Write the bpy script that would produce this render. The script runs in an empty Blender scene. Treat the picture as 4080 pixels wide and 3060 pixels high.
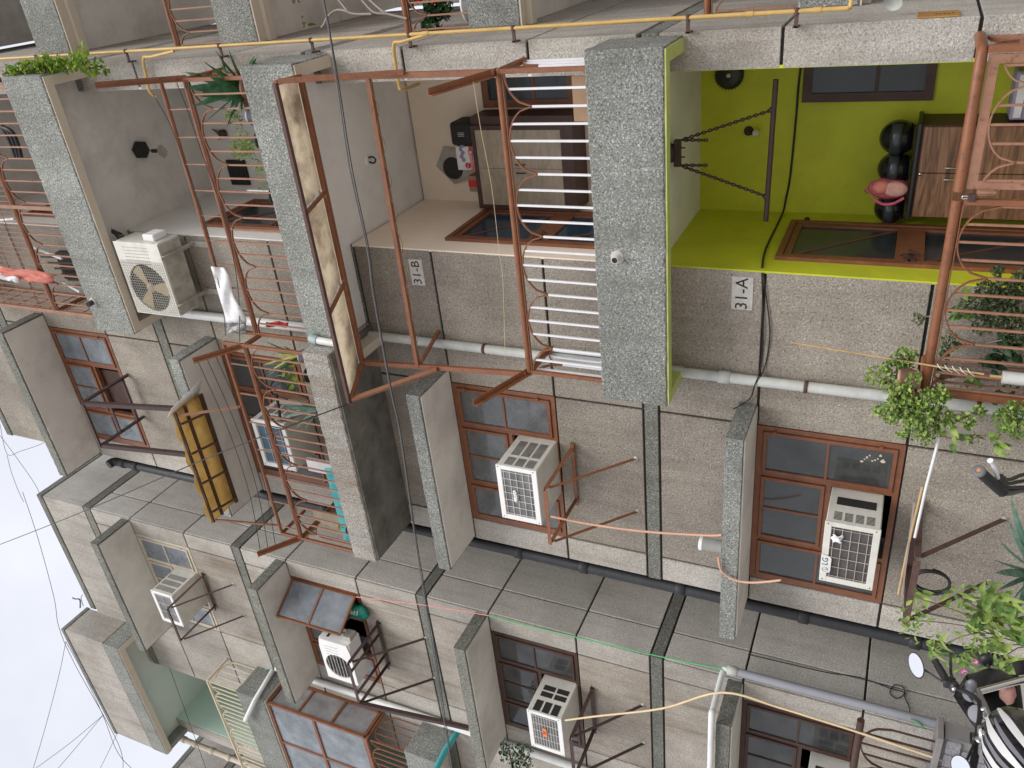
import bpy, math, random
from mathutils import Vector, Matrix
random.seed(7)
S = bpy.context.scene
COL = S.collection
# ------------------------------------------------------------------ camera (phone held upright, picture lying on its side)
RM = Matrix(((-0.1011784, 0.86677344, 0.48833056), (0.410126, 0.48354002, -0.77329536), (-0.90639925, 0.12203627, -0.40441013)))
FPX = 3250.58
EYE = Vector((0, 0, 1.6))
cd = bpy.data.cameras.new('camera'); cam = bpy.data.objects.new('camera', cd); COL.objects.link(cam)
cd.sensor_fit = 'HORIZONTAL'; cd.sensor_width = 36.0; cd.lens = FPX / 4080 * 36.0
cd.clip_start = 0.02; cd.clip_end = 3000
cam.matrix_world = Matrix.Translation(EYE) @ RM.to_4x4()
S.camera = cam
# ------------------------------------------------------------------ bright overcast sky, broad soft sun
SUN_EL, SUN_AZ = math.radians(48), math.radians(150)      # azimuth clockwise from +Y
w = bpy.data.worlds.new('World'); S.world = w; w.use_nodes = True
nt = w.node_tree; nt.nodes.clear()
def N(tree, typ, **kw):
    n = tree.nodes.new(typ)
    for k, v in kw.items():
        if k == 'inp':
            for a, b in v.items(): n.inputs[a].default_value = b
        else: setattr(n, k, v)
    return n
def ramp(t, stops, interp='LINEAR'):
    r = N(t, 'ShaderNodeValToRGB'); r.color_ramp.interpolation = interp
    e = r.color_ramp.elements
    while len(e) < len(stops): e.new(0.5)
    for k, (p, c) in enumerate(stops): e[k].position = p; e[k].color = (*c, 1)
    return r
sky = N(nt, 'ShaderNodeTexSky', sky_type='NISHITA', sun_disc=False, sun_elevation=SUN_EL, sun_rotation=SUN_AZ, air_density=1.2, dust_density=3.0)
tc = N(nt, 'ShaderNodeTexCoord')
cn = N(nt, 'ShaderNodeTexNoise', inp={'Scale': 2.2, 'Detail': 6.0, 'Roughness': 0.55})
cr = N(nt, 'ShaderNodeMapRange', inp={1: 0.3, 2: 0.7, 3: 0.80, 4: 0.97})
cl = ramp(nt, [(0.3, (5.15, 5.3, 5.9)), (0.68, (6.0, 6.1, 6.5))])
mx = N(nt, 'ShaderNodeMixRGB')
bg = N(nt, 'ShaderNodeBackground', inp={'Strength': 0.1})
ow = N(nt, 'ShaderNodeOutputWorld')
L = nt.links.new
L(tc.outputs['Generated'], cn.inputs['Vector']); L(cn.outputs[0], cr.inputs[0]); L(cr.outputs[0], mx.inputs[0])
cn2 = N(nt, 'ShaderNodeTexNoise', inp={'Scale': 3.4, 'Detail': 7.0, 'Roughness': 0.6}); L(tc.outputs['Generated'], cn2.inputs['Vector']); L(cn2.outputs[0], cl.inputs[0])
L(sky.outputs[0], mx.inputs[1]); L(cl.outputs[0], mx.inputs[2]); L(mx.outputs[0], bg.inputs['Color']); L(bg.outputs[0], ow.inputs[0])
sd = bpy.data.lights.new('sun', 'SUN'); sd.energy = 1.5; sd.angle = math.radians(40); sd.color = (1, 0.965, 0.9)
so = bpy.data.objects.new('sun', sd); COL.objects.link(so)
sdir = Vector((math.sin(SUN_AZ) * math.cos(SUN_EL), math.cos(SUN_AZ) * math.cos(SUN_EL), math.sin(SUN_EL)))
so.rotation_euler = sdir.to_track_quat('Z', 'Y').to_euler(); so.location = (0, -6, 20)
S.view_settings.view_transform = 'Standard'; S.view_settings.look = 'None'; S.view_settings.gamma = 1
S.view_settings.use_curve_mapping = False; S.view_settings.exposure = 0.76

# ------------------------------------------------------------------ photo pixel -> point on a plane of the place
def ray(x, y): return RM @ Vector(((x - 2040) / FPX, -(y - 1530) / FPX, -1))
def onY(p, Y): d = ray(*p); return EYE + d * (Y / d.y)
def onX(p, X): d = ray(*p); return EYE + d * (X / d.x)
def onZ(p, Z): d = ray(*p); return EYE + d * ((Z - 1.6) / d.z)
def atD(p, dist): return EYE + ray(*p) * dist
TO = {1: (0, 0), 2: (1000, 0), 3: (2000, 0), 4: (2980, 0), 5: (0, 1000), 6: (1000, 1000), 7: (2000, 1000), 8: (2980, 1000)}
def T(t, x, y):
    if isinstance(t, int): o = TO[t]; s = 1.65909
    else: o = {'b1': (0, 2000), 'b2': (1000, 2000), 'b3': (2000, 2000), 'b4': (2980, 2000)}[t]; s = 1.56545
    return (o[0] + x / s, o[1] + y / s)
def Zm(ox, oy, s): return lambda x, y: (ox + x / s, oy + y / s)

# ------------------------------------------------------------------ materials
MATS = {}
def newmat(name):
    m = bpy.data.materials.new(name); m.use_nodes = True
    t = m.node_tree; t.nodes.clear()
    o = N(t, 'ShaderNodeOutputMaterial'); b = N(t, 'ShaderNodeBsdfPrincipled')
    t.links.new(b.outputs[0], o.inputs[0]); MATS[name] = m
    return m, t, b, o
def paint(name, col, rough=0.6, metal=0.0, var=0.15, scale=6.0, bump=0.0, bscale=40.0, dirt=0.0, dcol=(0.06, 0.05, 0.04), dscale=1.7, spec=0.5, stretch=None, rust=0.0, transl=0.0):
    """flat coloured surface with uneven tone, fine relief, dirt patches and optional rust"""
    m, t, b, o = newmat(name); l = t.links.new
    g = N(t, 'ShaderNodeNewGeometry'); v = g.outputs['Position']
    if stretch:
        mp = N(t, 'ShaderNodeMapping'); mp.inputs['Scale'].default_value = stretch; l(v, mp.inputs[0]); v = mp.outputs[0]
    n = N(t, 'ShaderNodeTexNoise', inp={'Scale': scale, 'Detail': 5.0, 'Roughness': 0.6}); l(v, n.inputs['Vector'])
    r = ramp(t, [(0.25, [c * (1 - var) for c in col]), (0.75, [min(1, c * (1 + var)) for c in col])]); l(n.outputs[0], r.inputs[0])
    c = r.outputs[0]
    if dirt > 0:
        d = N(t, 'ShaderNodeTexNoise', inp={'Scale': dscale, 'Detail': 8.0, 'Roughness': 0.68}); l(v, d.inputs['Vector'])
        dr = ramp(t, [(0.46, (0, 0, 0)), (0.72, (dirt, dirt, dirt))]); l(d.outputs[0], dr.inputs[0])
        x = N(t, 'ShaderNodeMixRGB'); l(dr.outputs[0], x.inputs[0]); l(c, x.inputs[1]); x.inputs[2].default_value = (*dcol, 1); c = x.outputs[0]
    if rust > 0:
        d = N(t, 'ShaderNodeTexNoise', inp={'Scale': 28.0, 'Detail': 6.0, 'Roughness': 0.7}); l(v, d.inputs['Vector'])
        dr = ramp(t, [(0.55, (0, 0, 0)), (0.66, (rust, rust, rust))]); l(d.outputs[0], dr.inputs[0])
        x = N(t, 'ShaderNodeMixRGB'); l(dr.outputs[0], x.inputs[0]); l(c, x.inputs[1]); x.inputs[2].default_value = (0.09, 0.035, 0.018, 1); c = x.outputs[0]
    l(c, b.inputs['Base Color']); b.inputs['Roughness'].default_value = rough; b.inputs['Metallic'].default_value = metal
    b.inputs['Specular IOR Level'].default_value = spec
    if bump > 0:
        bn = N(t, 'ShaderNodeTexNoise', inp={'Scale': bscale, 'Detail': 4.0}); l(g.outputs['Position'], bn.inputs['Vector'])
        bp = N(t, 'ShaderNodeBump', inp={'Strength': bump, 'Distance': 0.01}); l(bn.outputs[0], bp.inputs['Height']); l(bp.outputs[0], b.inputs['Normal'])
    if transl > 0:
        tl = N(t, 'ShaderNodeBsdfTranslucent'); l(c, tl.inputs[0]); ms_ = N(t, 'ShaderNodeMixShader'); ms_.inputs[0].default_value = transl
        l(b.outputs[0], ms_.inputs[1]); l(tl.outputs[0], ms_.inputs[2]); l(ms_.outputs[0], o.inputs[0])
    return m
def pebble(name, stops, scale=62.0, stain=(0.10, 0.075, 0.055), stain_amt=0.5, bump=0.9, streak=0.35, jit=0.25):
    """washed pebble-dash render: stone chips of several tones, weather streaks running down"""
    m, t, b, o = newmat(name); l = t.links.new
    g = N(t, 'ShaderNodeNewGeometry'); P = g.outputs['Position']
    vo = N(t, 'ShaderNodeTexNoise', inp={'Scale': scale, 'Detail': 3.0, 'Roughness': 0.62, 'Distortion': 0.9}); l(P, vo.inputs['Vector'])
    ms = N(t, 'ShaderNodeMapRange', inp={1: 0.30, 2: 0.70, 3: 0.0, 4: 1.0}); l(vo.outputs[0], ms.inputs[0])
    r = ramp(t, stops); l(ms.outputs[0], r.inputs[0])
    # open pits between the chips
    pv = N(t, 'ShaderNodeTexVoronoi', inp={'Scale': scale * 0.42, 'Randomness': 1.0}); l(P, pv.inputs['Vector'])
    mr = N(t, 'ShaderNodeMapRange', inp={1: 0.10, 2: 0.24, 3: 0.55, 4: 0.0}); l(pv.outputs['Distance'], mr.inputs[0])
    mm = N(t, 'ShaderNodeMixRGB'); l(mr.outputs[0], mm.inputs[0]); l(r.outputs[0], mm.inputs[1])
    mm.inputs[2].default_value = (*[c * 0.5 for c in stops[0][1]], 1)
    # patchy tone
    n1 = N(t, 'ShaderNodeTexNoise', inp={'Scale': 1.3, 'Detail': 6.0, 'Roughness': 0.62}); l(P, n1.inputs['Vector'])
    r1 = ramp(t, [(0.28, (1 - jit * 1.25,) * 3), (0.72, (1 + jit * 0.4,) * 3)]); l(n1.outputs[0], r1.inputs[0])
    x1 = N(t, 'ShaderNodeMixRGB', blend_type='MULTIPLY'); x1.inputs[0].default_value = 1; l(mm.outputs[0], x1.inputs[1]); l(r1.outputs[0], x1.inputs[2])
    oi = N(t, 'ShaderNodeObjectInfo'); ro = ramp(t, [(0.0, (0.86, 0.855, 0.85)), (0.5, (1, 1, 1)), (1.0, (1.09, 1.085, 1.07))]); l(oi.outputs['Random'], ro.inputs[0])
    x0_ = N(t, 'ShaderNodeMixRGB', blend_type='MULTIPLY'); x0_.inputs[0].default_value = 1; l(x1.outputs[0], x0_.inputs[1]); l(ro.outputs[0], x0_.inputs[2]); x1 = x0_
    # streaks
    mp = N(t, 'ShaderNodeMapping'); mp.inputs['Scale'].default_value = (7.0, 7.0, 0.5); l(P, mp.inputs[0])
    n2 = N(t, 'ShaderNodeTexNoise', inp={'Scale': 1.0, 'Detail': 7.0, 'Roughness': 0.65}); l(mp.outputs[0], n2.inputs['Vector'])
    r2 = ramp(t, [(0.48, (0, 0, 0)), (0.70, (streak,) * 3)]); l(n2.outputs[0], r2.inputs[0])
    n3 = N(t, 'ShaderNodeTexNoise', inp={'Scale': 0.9, 'Detail': 8.0, 'Roughness': 0.7}); l(P, n3.inputs['Vector'])
    r3 = ramp(t, [(0.48, (0, 0, 0)), (0.72, (stain_amt,) * 3)]); l(n3.outputs[0], r3.inputs[0])
    ad = N(t, 'ShaderNodeMath', operation='ADD', use_clamp=True); l(r2.outputs[0], ad.inputs[0]); l(r3.outputs[0], ad.inputs[1])
    x2 = N(t, 'ShaderNodeMixRGB'); l(ad.outputs[0], x2.inputs[0]); l(x1.outputs[0], x2.inputs[1]); x2.inputs[2].default_value = (*stain, 1)
    l(x2.outputs[0], b.inputs['Base Color']); b.inputs['Roughness'].default_value = 0.93; b.inputs['Specular IOR Level'].default_value = 0.25
    bp = N(t, 'ShaderNodeBump', inp={'Strength': bump, 'Distance': 0.01}); l(vo.outputs[0], bp.inputs['Height']); l(bp.outputs[0], b.inputs['Normal'])
    return m
def glass(name, dust=(0.16, 0.18, 0.21), cover=0.55, rough=0.08):
    """dusty window glass: see-through, mirror-like film and dust patches"""
    m, t, b, o = newmat(name); l = t.links.new
    g = N(t, 'ShaderNodeNewGeometry')
    n = N(t, 'ShaderNodeTexNoise', inp={'Scale': 3.5, 'Detail': 6.0, 'Roughness': 0.65}); l(g.outputs['Position'], n.inputs['Vector'])
    mr = N(t, 'ShaderNodeMapRange', inp={1: 0.3, 2: 0.75, 3: cover - 0.32, 4: min(1, cover + 0.3)}); l(n.outputs[0], mr.inputs[0])
    b.inputs['Base Color'].default_value = (*dust, 1); b.inputs['Roughness'].default_value = rough; b.inputs['IOR'].default_value = 1.5
    tr = N(t, 'ShaderNodeBsdfTransparent'); tr.inputs[0].default_value = (0.75, 0.8, 0.82, 1)
    gl = N(t, 'ShaderNodeBsdfGlossy', inp={'Roughness': 0.04}); fr = N(t, 'ShaderNodeFresnel', inp={'IOR': 1.45})
    m1 = N(t, 'ShaderNodeMixShader'); l(fr.outputs[0], m1.inputs[0]); l(tr.outputs[0], m1.inputs[1]); l(gl.outputs[0], m1.inputs[2])
    m2 = N(t, 'ShaderNodeMixShader'); l(mr.outputs[0], m2.inputs[0]); l(m1.outputs[0], m2.inputs[1]); l(b.outputs[0], m2.inputs[2])
    l(m2.outputs[0], o.inputs[0]); return m
def leafmat(name, c0, c1, rough=0.42):
    m, t, b, o = newmat(name); l = t.links.new
    g = N(t, 'ShaderNodeNewGeometry'); 
    n = N(t, 'ShaderNodeTexNoise', inp={'Scale': 22.0, 'Detail': 2.0}); l(g.outputs['Position'], n.inputs['Vector'])
    ad = N(t, 'ShaderNodeMath', operation='ADD'); l(n.outputs[0], ad.inputs[0])
    mu = N(t, 'ShaderNodeMath', operation='MULTIPLY_ADD'); mu.inputs[1].default_value = 0.5; mu.inputs[2].default_value = -0.25
    l(g.outputs['Random Per Island'], mu.inputs[0]); l(mu.outputs[0], ad.inputs[1])
    r = ramp(t, [(0.3, c0), (0.75, c1)]); l(ad.outputs[0], r.inputs[0]); l(r.outputs[0], b.inputs['Base Color'])
    b.inputs['Roughness'].default_value = rough; b.inputs['Specular IOR Level'].default_value = 0.4
    tl = N(t, 'ShaderNodeBsdfTranslucent'); l(r.outputs[0], tl.inputs[0])
    mx = N(t, 'ShaderNodeMixShader'); mx.inputs[0].default_value = 0.25; l(b.outputs[0], mx.inputs[1]); l(tl.outputs[0], mx.inputs[2]); l(mx.outputs[0], o.inputs[0])
    return m
def stripes(name, ca, cb, axis='X', freq=160.0, rough=0.5, dirt=0.3):
    """fine ribs (heat-exchanger fins, corrugation)"""
    m, t, b, o = newmat(name); l = t.links.new
    g = N(t, 'ShaderNodeNewGeometry')
    wv = N(t, 'ShaderNodeTexWave', wave_type='BANDS', bands_direction=axis, inp={'Scale': freq / 6.2832 * 2, 'Distortion': 1.5, 'Detail': 2.0}); l(g.outputs['Position'], wv.inputs['Vector'])
    r = ramp(t, [(0.2, ca), (0.8, cb)]); l(wv.outputs[0], r.inputs[0])
    n = N(t, 'ShaderNodeTexNoise', inp={'Scale': 9.0, 'Detail': 5.0}); l(g.outputs['Position'], n.inputs['Vector'])
    r2 = ramp(t, [(0.4, (1, 1, 1)), (0.75, (1 - dirt,) * 3)]); l(n.outputs[0], r2.inputs[0])
    x = N(t, 'ShaderNodeMixRGB', blend_type='MULTIPLY'); x.inputs[0].default_value = 1; l(r.outputs[0], x.inputs[1]); l(r2.outputs[0], x.inputs[2])
    l(x.outputs[0], b.inputs['Base Color']); b.inputs['Roughness'].default_value = rough
    return m
def woodgrain(name, ca, cb, cc, rough=0.4, axis=(1.2, 6, 14)):
    m, t, b, o = newmat(name); l = t.links.new
    g = N(t, 'ShaderNodeNewGeometry'); mp = N(t, 'ShaderNodeMapping'); mp.inputs['Scale'].default_value = axis; l(g.outputs['Position'], mp.inputs[0])
    n = N(t, 'ShaderNodeTexNoise', inp={'Scale': 1.6, 'Detail': 7.0, 'Roughness': 0.6, 'Distortion': 1.4}); l(mp.outputs[0], n.inputs['Vector'])
    r = ramp(t, [(0.28, ca), (0.5, cb), (0.72, cc)]); l(n.outputs[0], r.inputs[0]); l(r.outputs[0], b.inputs['Base Color'])
    b.inputs['Roughness'].default_value = rough; return m
pebble('pebble_pale', [(0.0, (0.26, 0.24, 0.21)), (0.35, (0.43, 0.405, 0.37)), (0.65, (0.53, 0.505, 0.465)), (1.0, (0.70, 0.675, 0.63))], scale=75, stain=(0.19, 0.155, 0.12), stain_amt=0.4, streak=0.4, jit=0.2)
pebble('pebble_flank_lifted', [(0.0, (0.36, 0.345, 0.32)), (0.35, (0.54, 0.52, 0.49)), (0.65, (0.64, 0.62, 0.585)), (1.0, (0.80, 0.78, 0.74))], scale=75, stain=(0.24, 0.22, 0.19), stain_amt=0.35, streak=0.3, jit=0.15)  # shaft wall render paled in colour, standing in for missing fill light
pebble('pebble_mid', [(0.0, (0.25, 0.22, 0.185)), (0.3, (0.40, 0.365, 0.32)), (0.65, (0.49, 0.45, 0.40)), (1.0, (0.67, 0.63, 0.57))], scale=75, stain=(0.17, 0.125, 0.085), stain_amt=0.45, streak=0.55)
pebble('pebble_beige', [(0.0, (0.165, 0.142, 0.118)), (0.3, (0.31, 0.277, 0.238)), (0.65, (0.385, 0.347, 0.30)), (1.0, (0.58, 0.535, 0.475))], scale=75, stain_amt=0.3, streak=0.25)
pebble('pebble_grey', [(0.0, (0.075, 0.085, 0.078)), (0.35, (0.225, 0.235, 0.22)), (0.65, (0.34, 0.35, 0.33)), (1.0, (0.72, 0.725, 0.70))], scale=72, stain=(0.13, 0.13, 0.115), stain_amt=0.4, streak=0.35)
pebble('pebble_band', [(0.0, (0.06, 0.065, 0.055)), (0.3, (0.16, 0.165, 0.145)), (0.65, (0.26, 0.265, 0.24)), (1.0, (0.50, 0.50, 0.46))], scale=72, stain=(0.06, 0.06, 0.05), stain_amt=0.35, streak=0.2)
pebble('pebble_rust', [(0.0, (0.12, 0.115, 0.10)), (0.3, (0.31, 0.30, 0.275)), (0.6, (0.44, 0.43, 0.40)), (1.0, (0.76, 0.75, 0.71))], scale=72, stain=(0.20, 0.12, 0.06), stain_amt=0.35, streak=0.55)
paint('groove', (0.045, 0.04, 0.036), 0.9, var=0.3, scale=20)
paint('plaster_soffit', (0.68, 0.655, 0.62), 0.9, var=0.08, scale=3, bump=0.15, bscale=25, dirt=0.35, dcol=(0.16, 0.14, 0.12))
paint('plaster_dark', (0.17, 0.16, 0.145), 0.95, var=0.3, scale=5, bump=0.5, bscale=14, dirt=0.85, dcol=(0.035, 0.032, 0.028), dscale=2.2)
paint('ceiling_white', (0.83, 0.825, 0.815), 0.85, var=0.05, scale=2, dirt=0.2, dcol=(0.25, 0.23, 0.2))
paint('paint_cream', (0.86, 0.75, 0.63), 0.75, var=0.05, scale=2, dirt=0.12, dcol=(0.3, 0.25, 0.2))
paint('trim_cream', (0.60, 0.53, 0.44), 0.8, var=0.1, scale=5, dirt=0.3, dcol=(0.3, 0.25, 0.2), dscale=5)
paint('paint_lime', (0.54, 0.575, 0.025), 0.62, var=0.1, scale=1.5, dirt=0.35, dcol=(0.27, 0.28, 0.03), dscale=2.2, bump=0.08, bscale=14)
paint('paint_lime_pale', (0.46, 0.52, 0.15), 0.7, var=0.12, scale=6, dirt=0.3, dcol=(0.5, 0.5, 0.42), dscale=3)
paint('paint_offwhite', (0.72, 0.70, 0.67), 0.8, var=0.06, scale=2, dirt=0.15, dcol=(0.3, 0.27, 0.24))
paint('paint_seafoam', (0.50, 0.64, 0.56), 0.8, var=0.05, scale=2, dirt=0.15, dcol=(0.5, 0.55, 0.52))
paint('paint_grey_green', (0.58, 0.62, 0.59), 0.8, var=0.05, scale=2)
paint('paint_orange', (0.62, 0.10, 0.04), 0.7)
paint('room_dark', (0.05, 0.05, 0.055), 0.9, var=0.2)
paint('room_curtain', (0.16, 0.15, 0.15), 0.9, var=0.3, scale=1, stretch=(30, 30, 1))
paint('steel_brown', (0.225, 0.085, 0.038), 0.42, var=0.18, scale=9, rust=0.6, bump=0.2, bscale=90)
paint('steel_brown_light', (0.30, 0.15, 0.095), 0.5, var=0.2, scale=9, rust=0.5)
paint('steel_dark', (0.055, 0.03, 0.028), 0.6, var=0.3, scale=12, rust=0.6)
paint('steel_rust', (0.095, 0.05, 0.042), 0.75, var=0.3, scale=16, rust=0.7)
paint('steel_white', (0.74, 0.74, 0.77), 0.45, var=0.06, scale=14, rust=0.12)
paint('steel_cream', (0.62, 0.54, 0.40), 0.55, var=0.12, scale=9, rust=0.25)
paint('ac_white', (0.66, 0.65, 0.60), 0.5, var=0.07, scale=5, dirt=0.3, dcol=(0.32, 0.27, 0.2), dscale=7)
paint('ac_bright', (0.80, 0.80, 0.80), 0.45, var=0.04, scale=5, dirt=0.15, dcol=(0.4, 0.36, 0.3), dscale=7)
paint('ac_dirty', (0.44, 0.42, 0.37), 0.7, var=0.2, scale=8, dirt=0.55, dcol=(0.13, 0.10, 0.08), dscale=6)
stripes('ac_fins', (0.10, 0.10, 0.108), (0.25, 0.25, 0.265), 'X', 300, dirt=0.5)
stripes('ac_fins_brown', (0.05, 0.04, 0.042), (0.13, 0.11, 0.115), 'X', 300, dirt=0.5)
stripes('ac_fins_blue', (0.03, 0.08, 0.13), (0.10, 0.20, 0.28), 'X', 240, dirt=0.5)
stripes('ac_mesh', (0.10, 0.10, 0.095), (0.34, 0.33, 0.31), 'Y', 300, dirt=0.4)
paint('black_plastic', (0.018, 0.018, 0.02), 0.38, var=0.3, scale=8)
paint('black_gloss', (0.008, 0.008, 0.01), 0.12, var=0.2, scale=8)
paint('black_matt', (0.02, 0.02, 0.02), 0.8, var=0.3, scale=20, bump=0.3, bscale=90)
paint('iron_black', (0.022, 0.024, 0.028), 0.55, var=0.35, scale=7, bump=0.35, bscale=30)
paint('pvc_white', (0.72, 0.74, 0.74), 0.4, var=0.06, scale=6, dirt=0.3, dcol=(0.36, 0.33, 0.28), dscale=5)
paint('pvc_old', (0.52, 0.54, 0.52), 0.5, var=0.12, scale=6, dirt=0.45, dcol=(0.28, 0.26, 0.22), dscale=5)
paint('pvc_grey', (0.30, 0.31, 0.355), 0.45, var=0.06, scale=5, dirt=0.2, dcol=(0.15, 0.15, 0.15))
paint('pvc_joint', (0.33, 0.42, 0.43), 0.5, var=0.1)
paint('gas_yellow', (0.55, 0.36, 0.115), 0.42, var=0.1, scale=8, dirt=0.35, dcol=(0.28, 0.17, 0.06), dscale=9)
paint('terracotta', (0.36, 0.15, 0.075), 0.8, var=0.25, scale=12, dirt=0.4, dcol=(0.4, 0.34, 0.3), dscale=9)
paint('copper_hose', (0.62, 0.36, 0.25), 0.45, var=0.1)
paint('hose_cream', (0.66, 0.52, 0.32), 0.5, var=0.1)
paint('wire_black', (0.015, 0.015, 0.016), 0.55)
paint('wire_grey', (0.12, 0.12, 0.125), 0.55)
paint('wire_pink', (0.72, 0.28, 0.25), 0.5); paint('wire_green', (0.10, 0.46, 0.17), 0.5)
woodgrain('wood_laminate', (0.045, 0.02, 0.011), (0.20, 0.098, 0.05), (0.33, 0.185, 0.105))
woodgrain('wood_tan', (0.27, 0.22, 0.155), (0.35, 0.29, 0.21), (0.42, 0.35, 0.25), axis=(3, 6, 9))
paint('wood_frame', (0.20, 0.075, 0.035), 0.5, var=0.25, scale=10, rust=0.3)
paint('wood_dark', (0.06, 0.028, 0.02), 0.55, var=0.3, scale=10)
paint('wood_frame_cream', (0.52, 0.47, 0.38), 0.6, var=0.15, scale=10, rust=0.4)
paint('bamboo', (0.46, 0.31, 0.15), 0.5, var=0.25, scale=7)
paint('tin_rust', (0.86, 0.79, 0.67), 0.7, var=0.06, scale=5, dirt=0.85, dcol=(0.30, 0.22, 0.165), dscale=3.2, transl=0.62)
paint('fibre_yellow', (0.66, 0.51, 0.25), 0.55, var=0.12, scale=7, dirt=0.4, dcol=(0.38, 0.24, 0.08), dscale=6, transl=0.6)
glass('glass_dusty', (0.20, 0.205, 0.21), 0.6); glass('glass_dark', (0.11, 0.112, 0.112), 0.5); glass('glass_sky_tint', (0.28, 0.31, 0.345), 0.68, 0.12); glass('glass_blue', (0.02, 0.065, 0.12), 0.8, 0.2); glass('glass_frost', (0.34, 0.335, 0.34), 0.8, 0.3)  # the pale blue-grey sky panes carry a sky reflection in their film colour
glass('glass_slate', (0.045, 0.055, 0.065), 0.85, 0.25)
paint('cloth_white', (0.74, 0.74, 0.76), 0.9, var=0.1, scale=14, bump=0.6, bscale=24)
paint('cloth_red', (0.58, 0.20, 0.16), 0.9, var=0.25, scale=12, bump=0.5, bscale=30)
paint('cloth_crimson', (0.50, 0.02, 0.035), 0.8, var=0.3, scale=20, bump=0.6, bscale=40)
paint('cloth_pink', (0.55, 0.10, 0.16), 0.8, var=0.3, scale=18, bump=0.4, bscale=50)
paint('cloth_rose', (0.60, 0.33, 0.28), 0.9, var=0.2, scale=18, bump=0.5, bscale=30)
paint('tarp_teal', (0.06, 0.36, 0.38), 0.55, var=0.2, scale=10, bump=0.3, bscale=20)
paint('bag_green', (0.0, 0.22, 0.15), 0.4, var=0.2, scale=12); paint('text_white', (0.8, 0.8, 0.8), 0.6); paint('text_black', (0.012, 0.012, 0.012), 0.7)
paint('plaque_white', (0.52, 0.50, 0.47), 0.85, var=0.2, scale=22, bump=0.5, bscale=90)
paint('label_orange', (0.80, 0.19, 0.06), 0.6); paint('label_brown', (0.40, 0.20, 0.05), 0.5)
paint('cardboard', (0.36, 0.235, 0.15), 0.85, var=0.1); paint('box_red', (0.62, 0.03, 0.04), 0.6); paint('box_white', (0.70, 0.69, 0.70), 0.6); paint('print_grey', (0.30, 0.27, 0.38), 0.7)
paint('chrome', (0.75, 0.75, 0.77), 0.14, metal=1.0, var=0.03); paint('steel_bare', (0.42, 0.42, 0.43), 0.3, metal=0.8, var=0.1)
paint('mirror', (0.9, 0.92, 0.95), 0.02, metal=1.0, var=0.0)
paint('decal_white', (0.75, 0.75, 0.76), 0.25, var=0.03); paint('decal_grey', (0.20, 0.20, 0.23), 0.3); paint('rubber', (0.02, 0.02, 0.02), 0.75, var=0.2)
paint('asphalt', (0.42, 0.39, 0.35), 0.95, var=0.3, scale=12, bump=0.5, bscale=60); paint('concrete', (0.44, 0.42, 0.39), 0.95, var=0.2, scale=6, bump=0.3, bscale=40)
paint('soil', (0.06, 0.042, 0.03), 0.95, var=0.3, scale=30); paint('stem', (0.16, 0.12, 0.06), 0.8); paint('stem_grey', (0.30, 0.26, 0.23), 0.85, var=0.2)
paint('flower_pink', (0.72, 0.16, 0.46), 0.6); paint('flower_red', (0.7, 0.03, 0.03), 0.6)
paint('bird_black', (0.02, 0.022, 0.027), 0.5); paint('fan_tan', (0.40, 0.31, 0.18), 0.5, var=0.15); paint('bulb', (0.62, 0.60, 0.52), 0.2)
paint('stone_clad', (0.22, 0.215, 0.235), 0.9, var=0.5, scale=55, bump=1.0, bscale=60); paint('stone_frame', (0.20, 0.19, 0.19), 0.8, var=0.2)
leafmat('leaf_vine', (0.09, 0.17, 0.03), (0.34, 0.46, 0.11)); leafmat('leaf_dark', (0.012, 0.04, 0.014), (0.045, 0.11, 0.035)); leafmat('leaf_agave', (0.05, 0.12, 0.085), (0.14, 0.24, 0.18))
leafmat('leaf_lance', (0.08, 0.17, 0.03), (0.32, 0.42, 0.10)); leafmat('leaf_shrub', (0.05, 0.075, 0.03), (0.16, 0.19, 0.09)); leafmat('leaf_fresh', (0.11, 0.22, 0.02), (0.33, 0.44, 0.06)); leafmat('leaf_strap', (0.012, 0.06, 0.02), (0.05, 0.15, 0.06)); leafmat('leaf_yellow', (0.28, 0.30, 0.03), (0.50, 0.46, 0.08))
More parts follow.
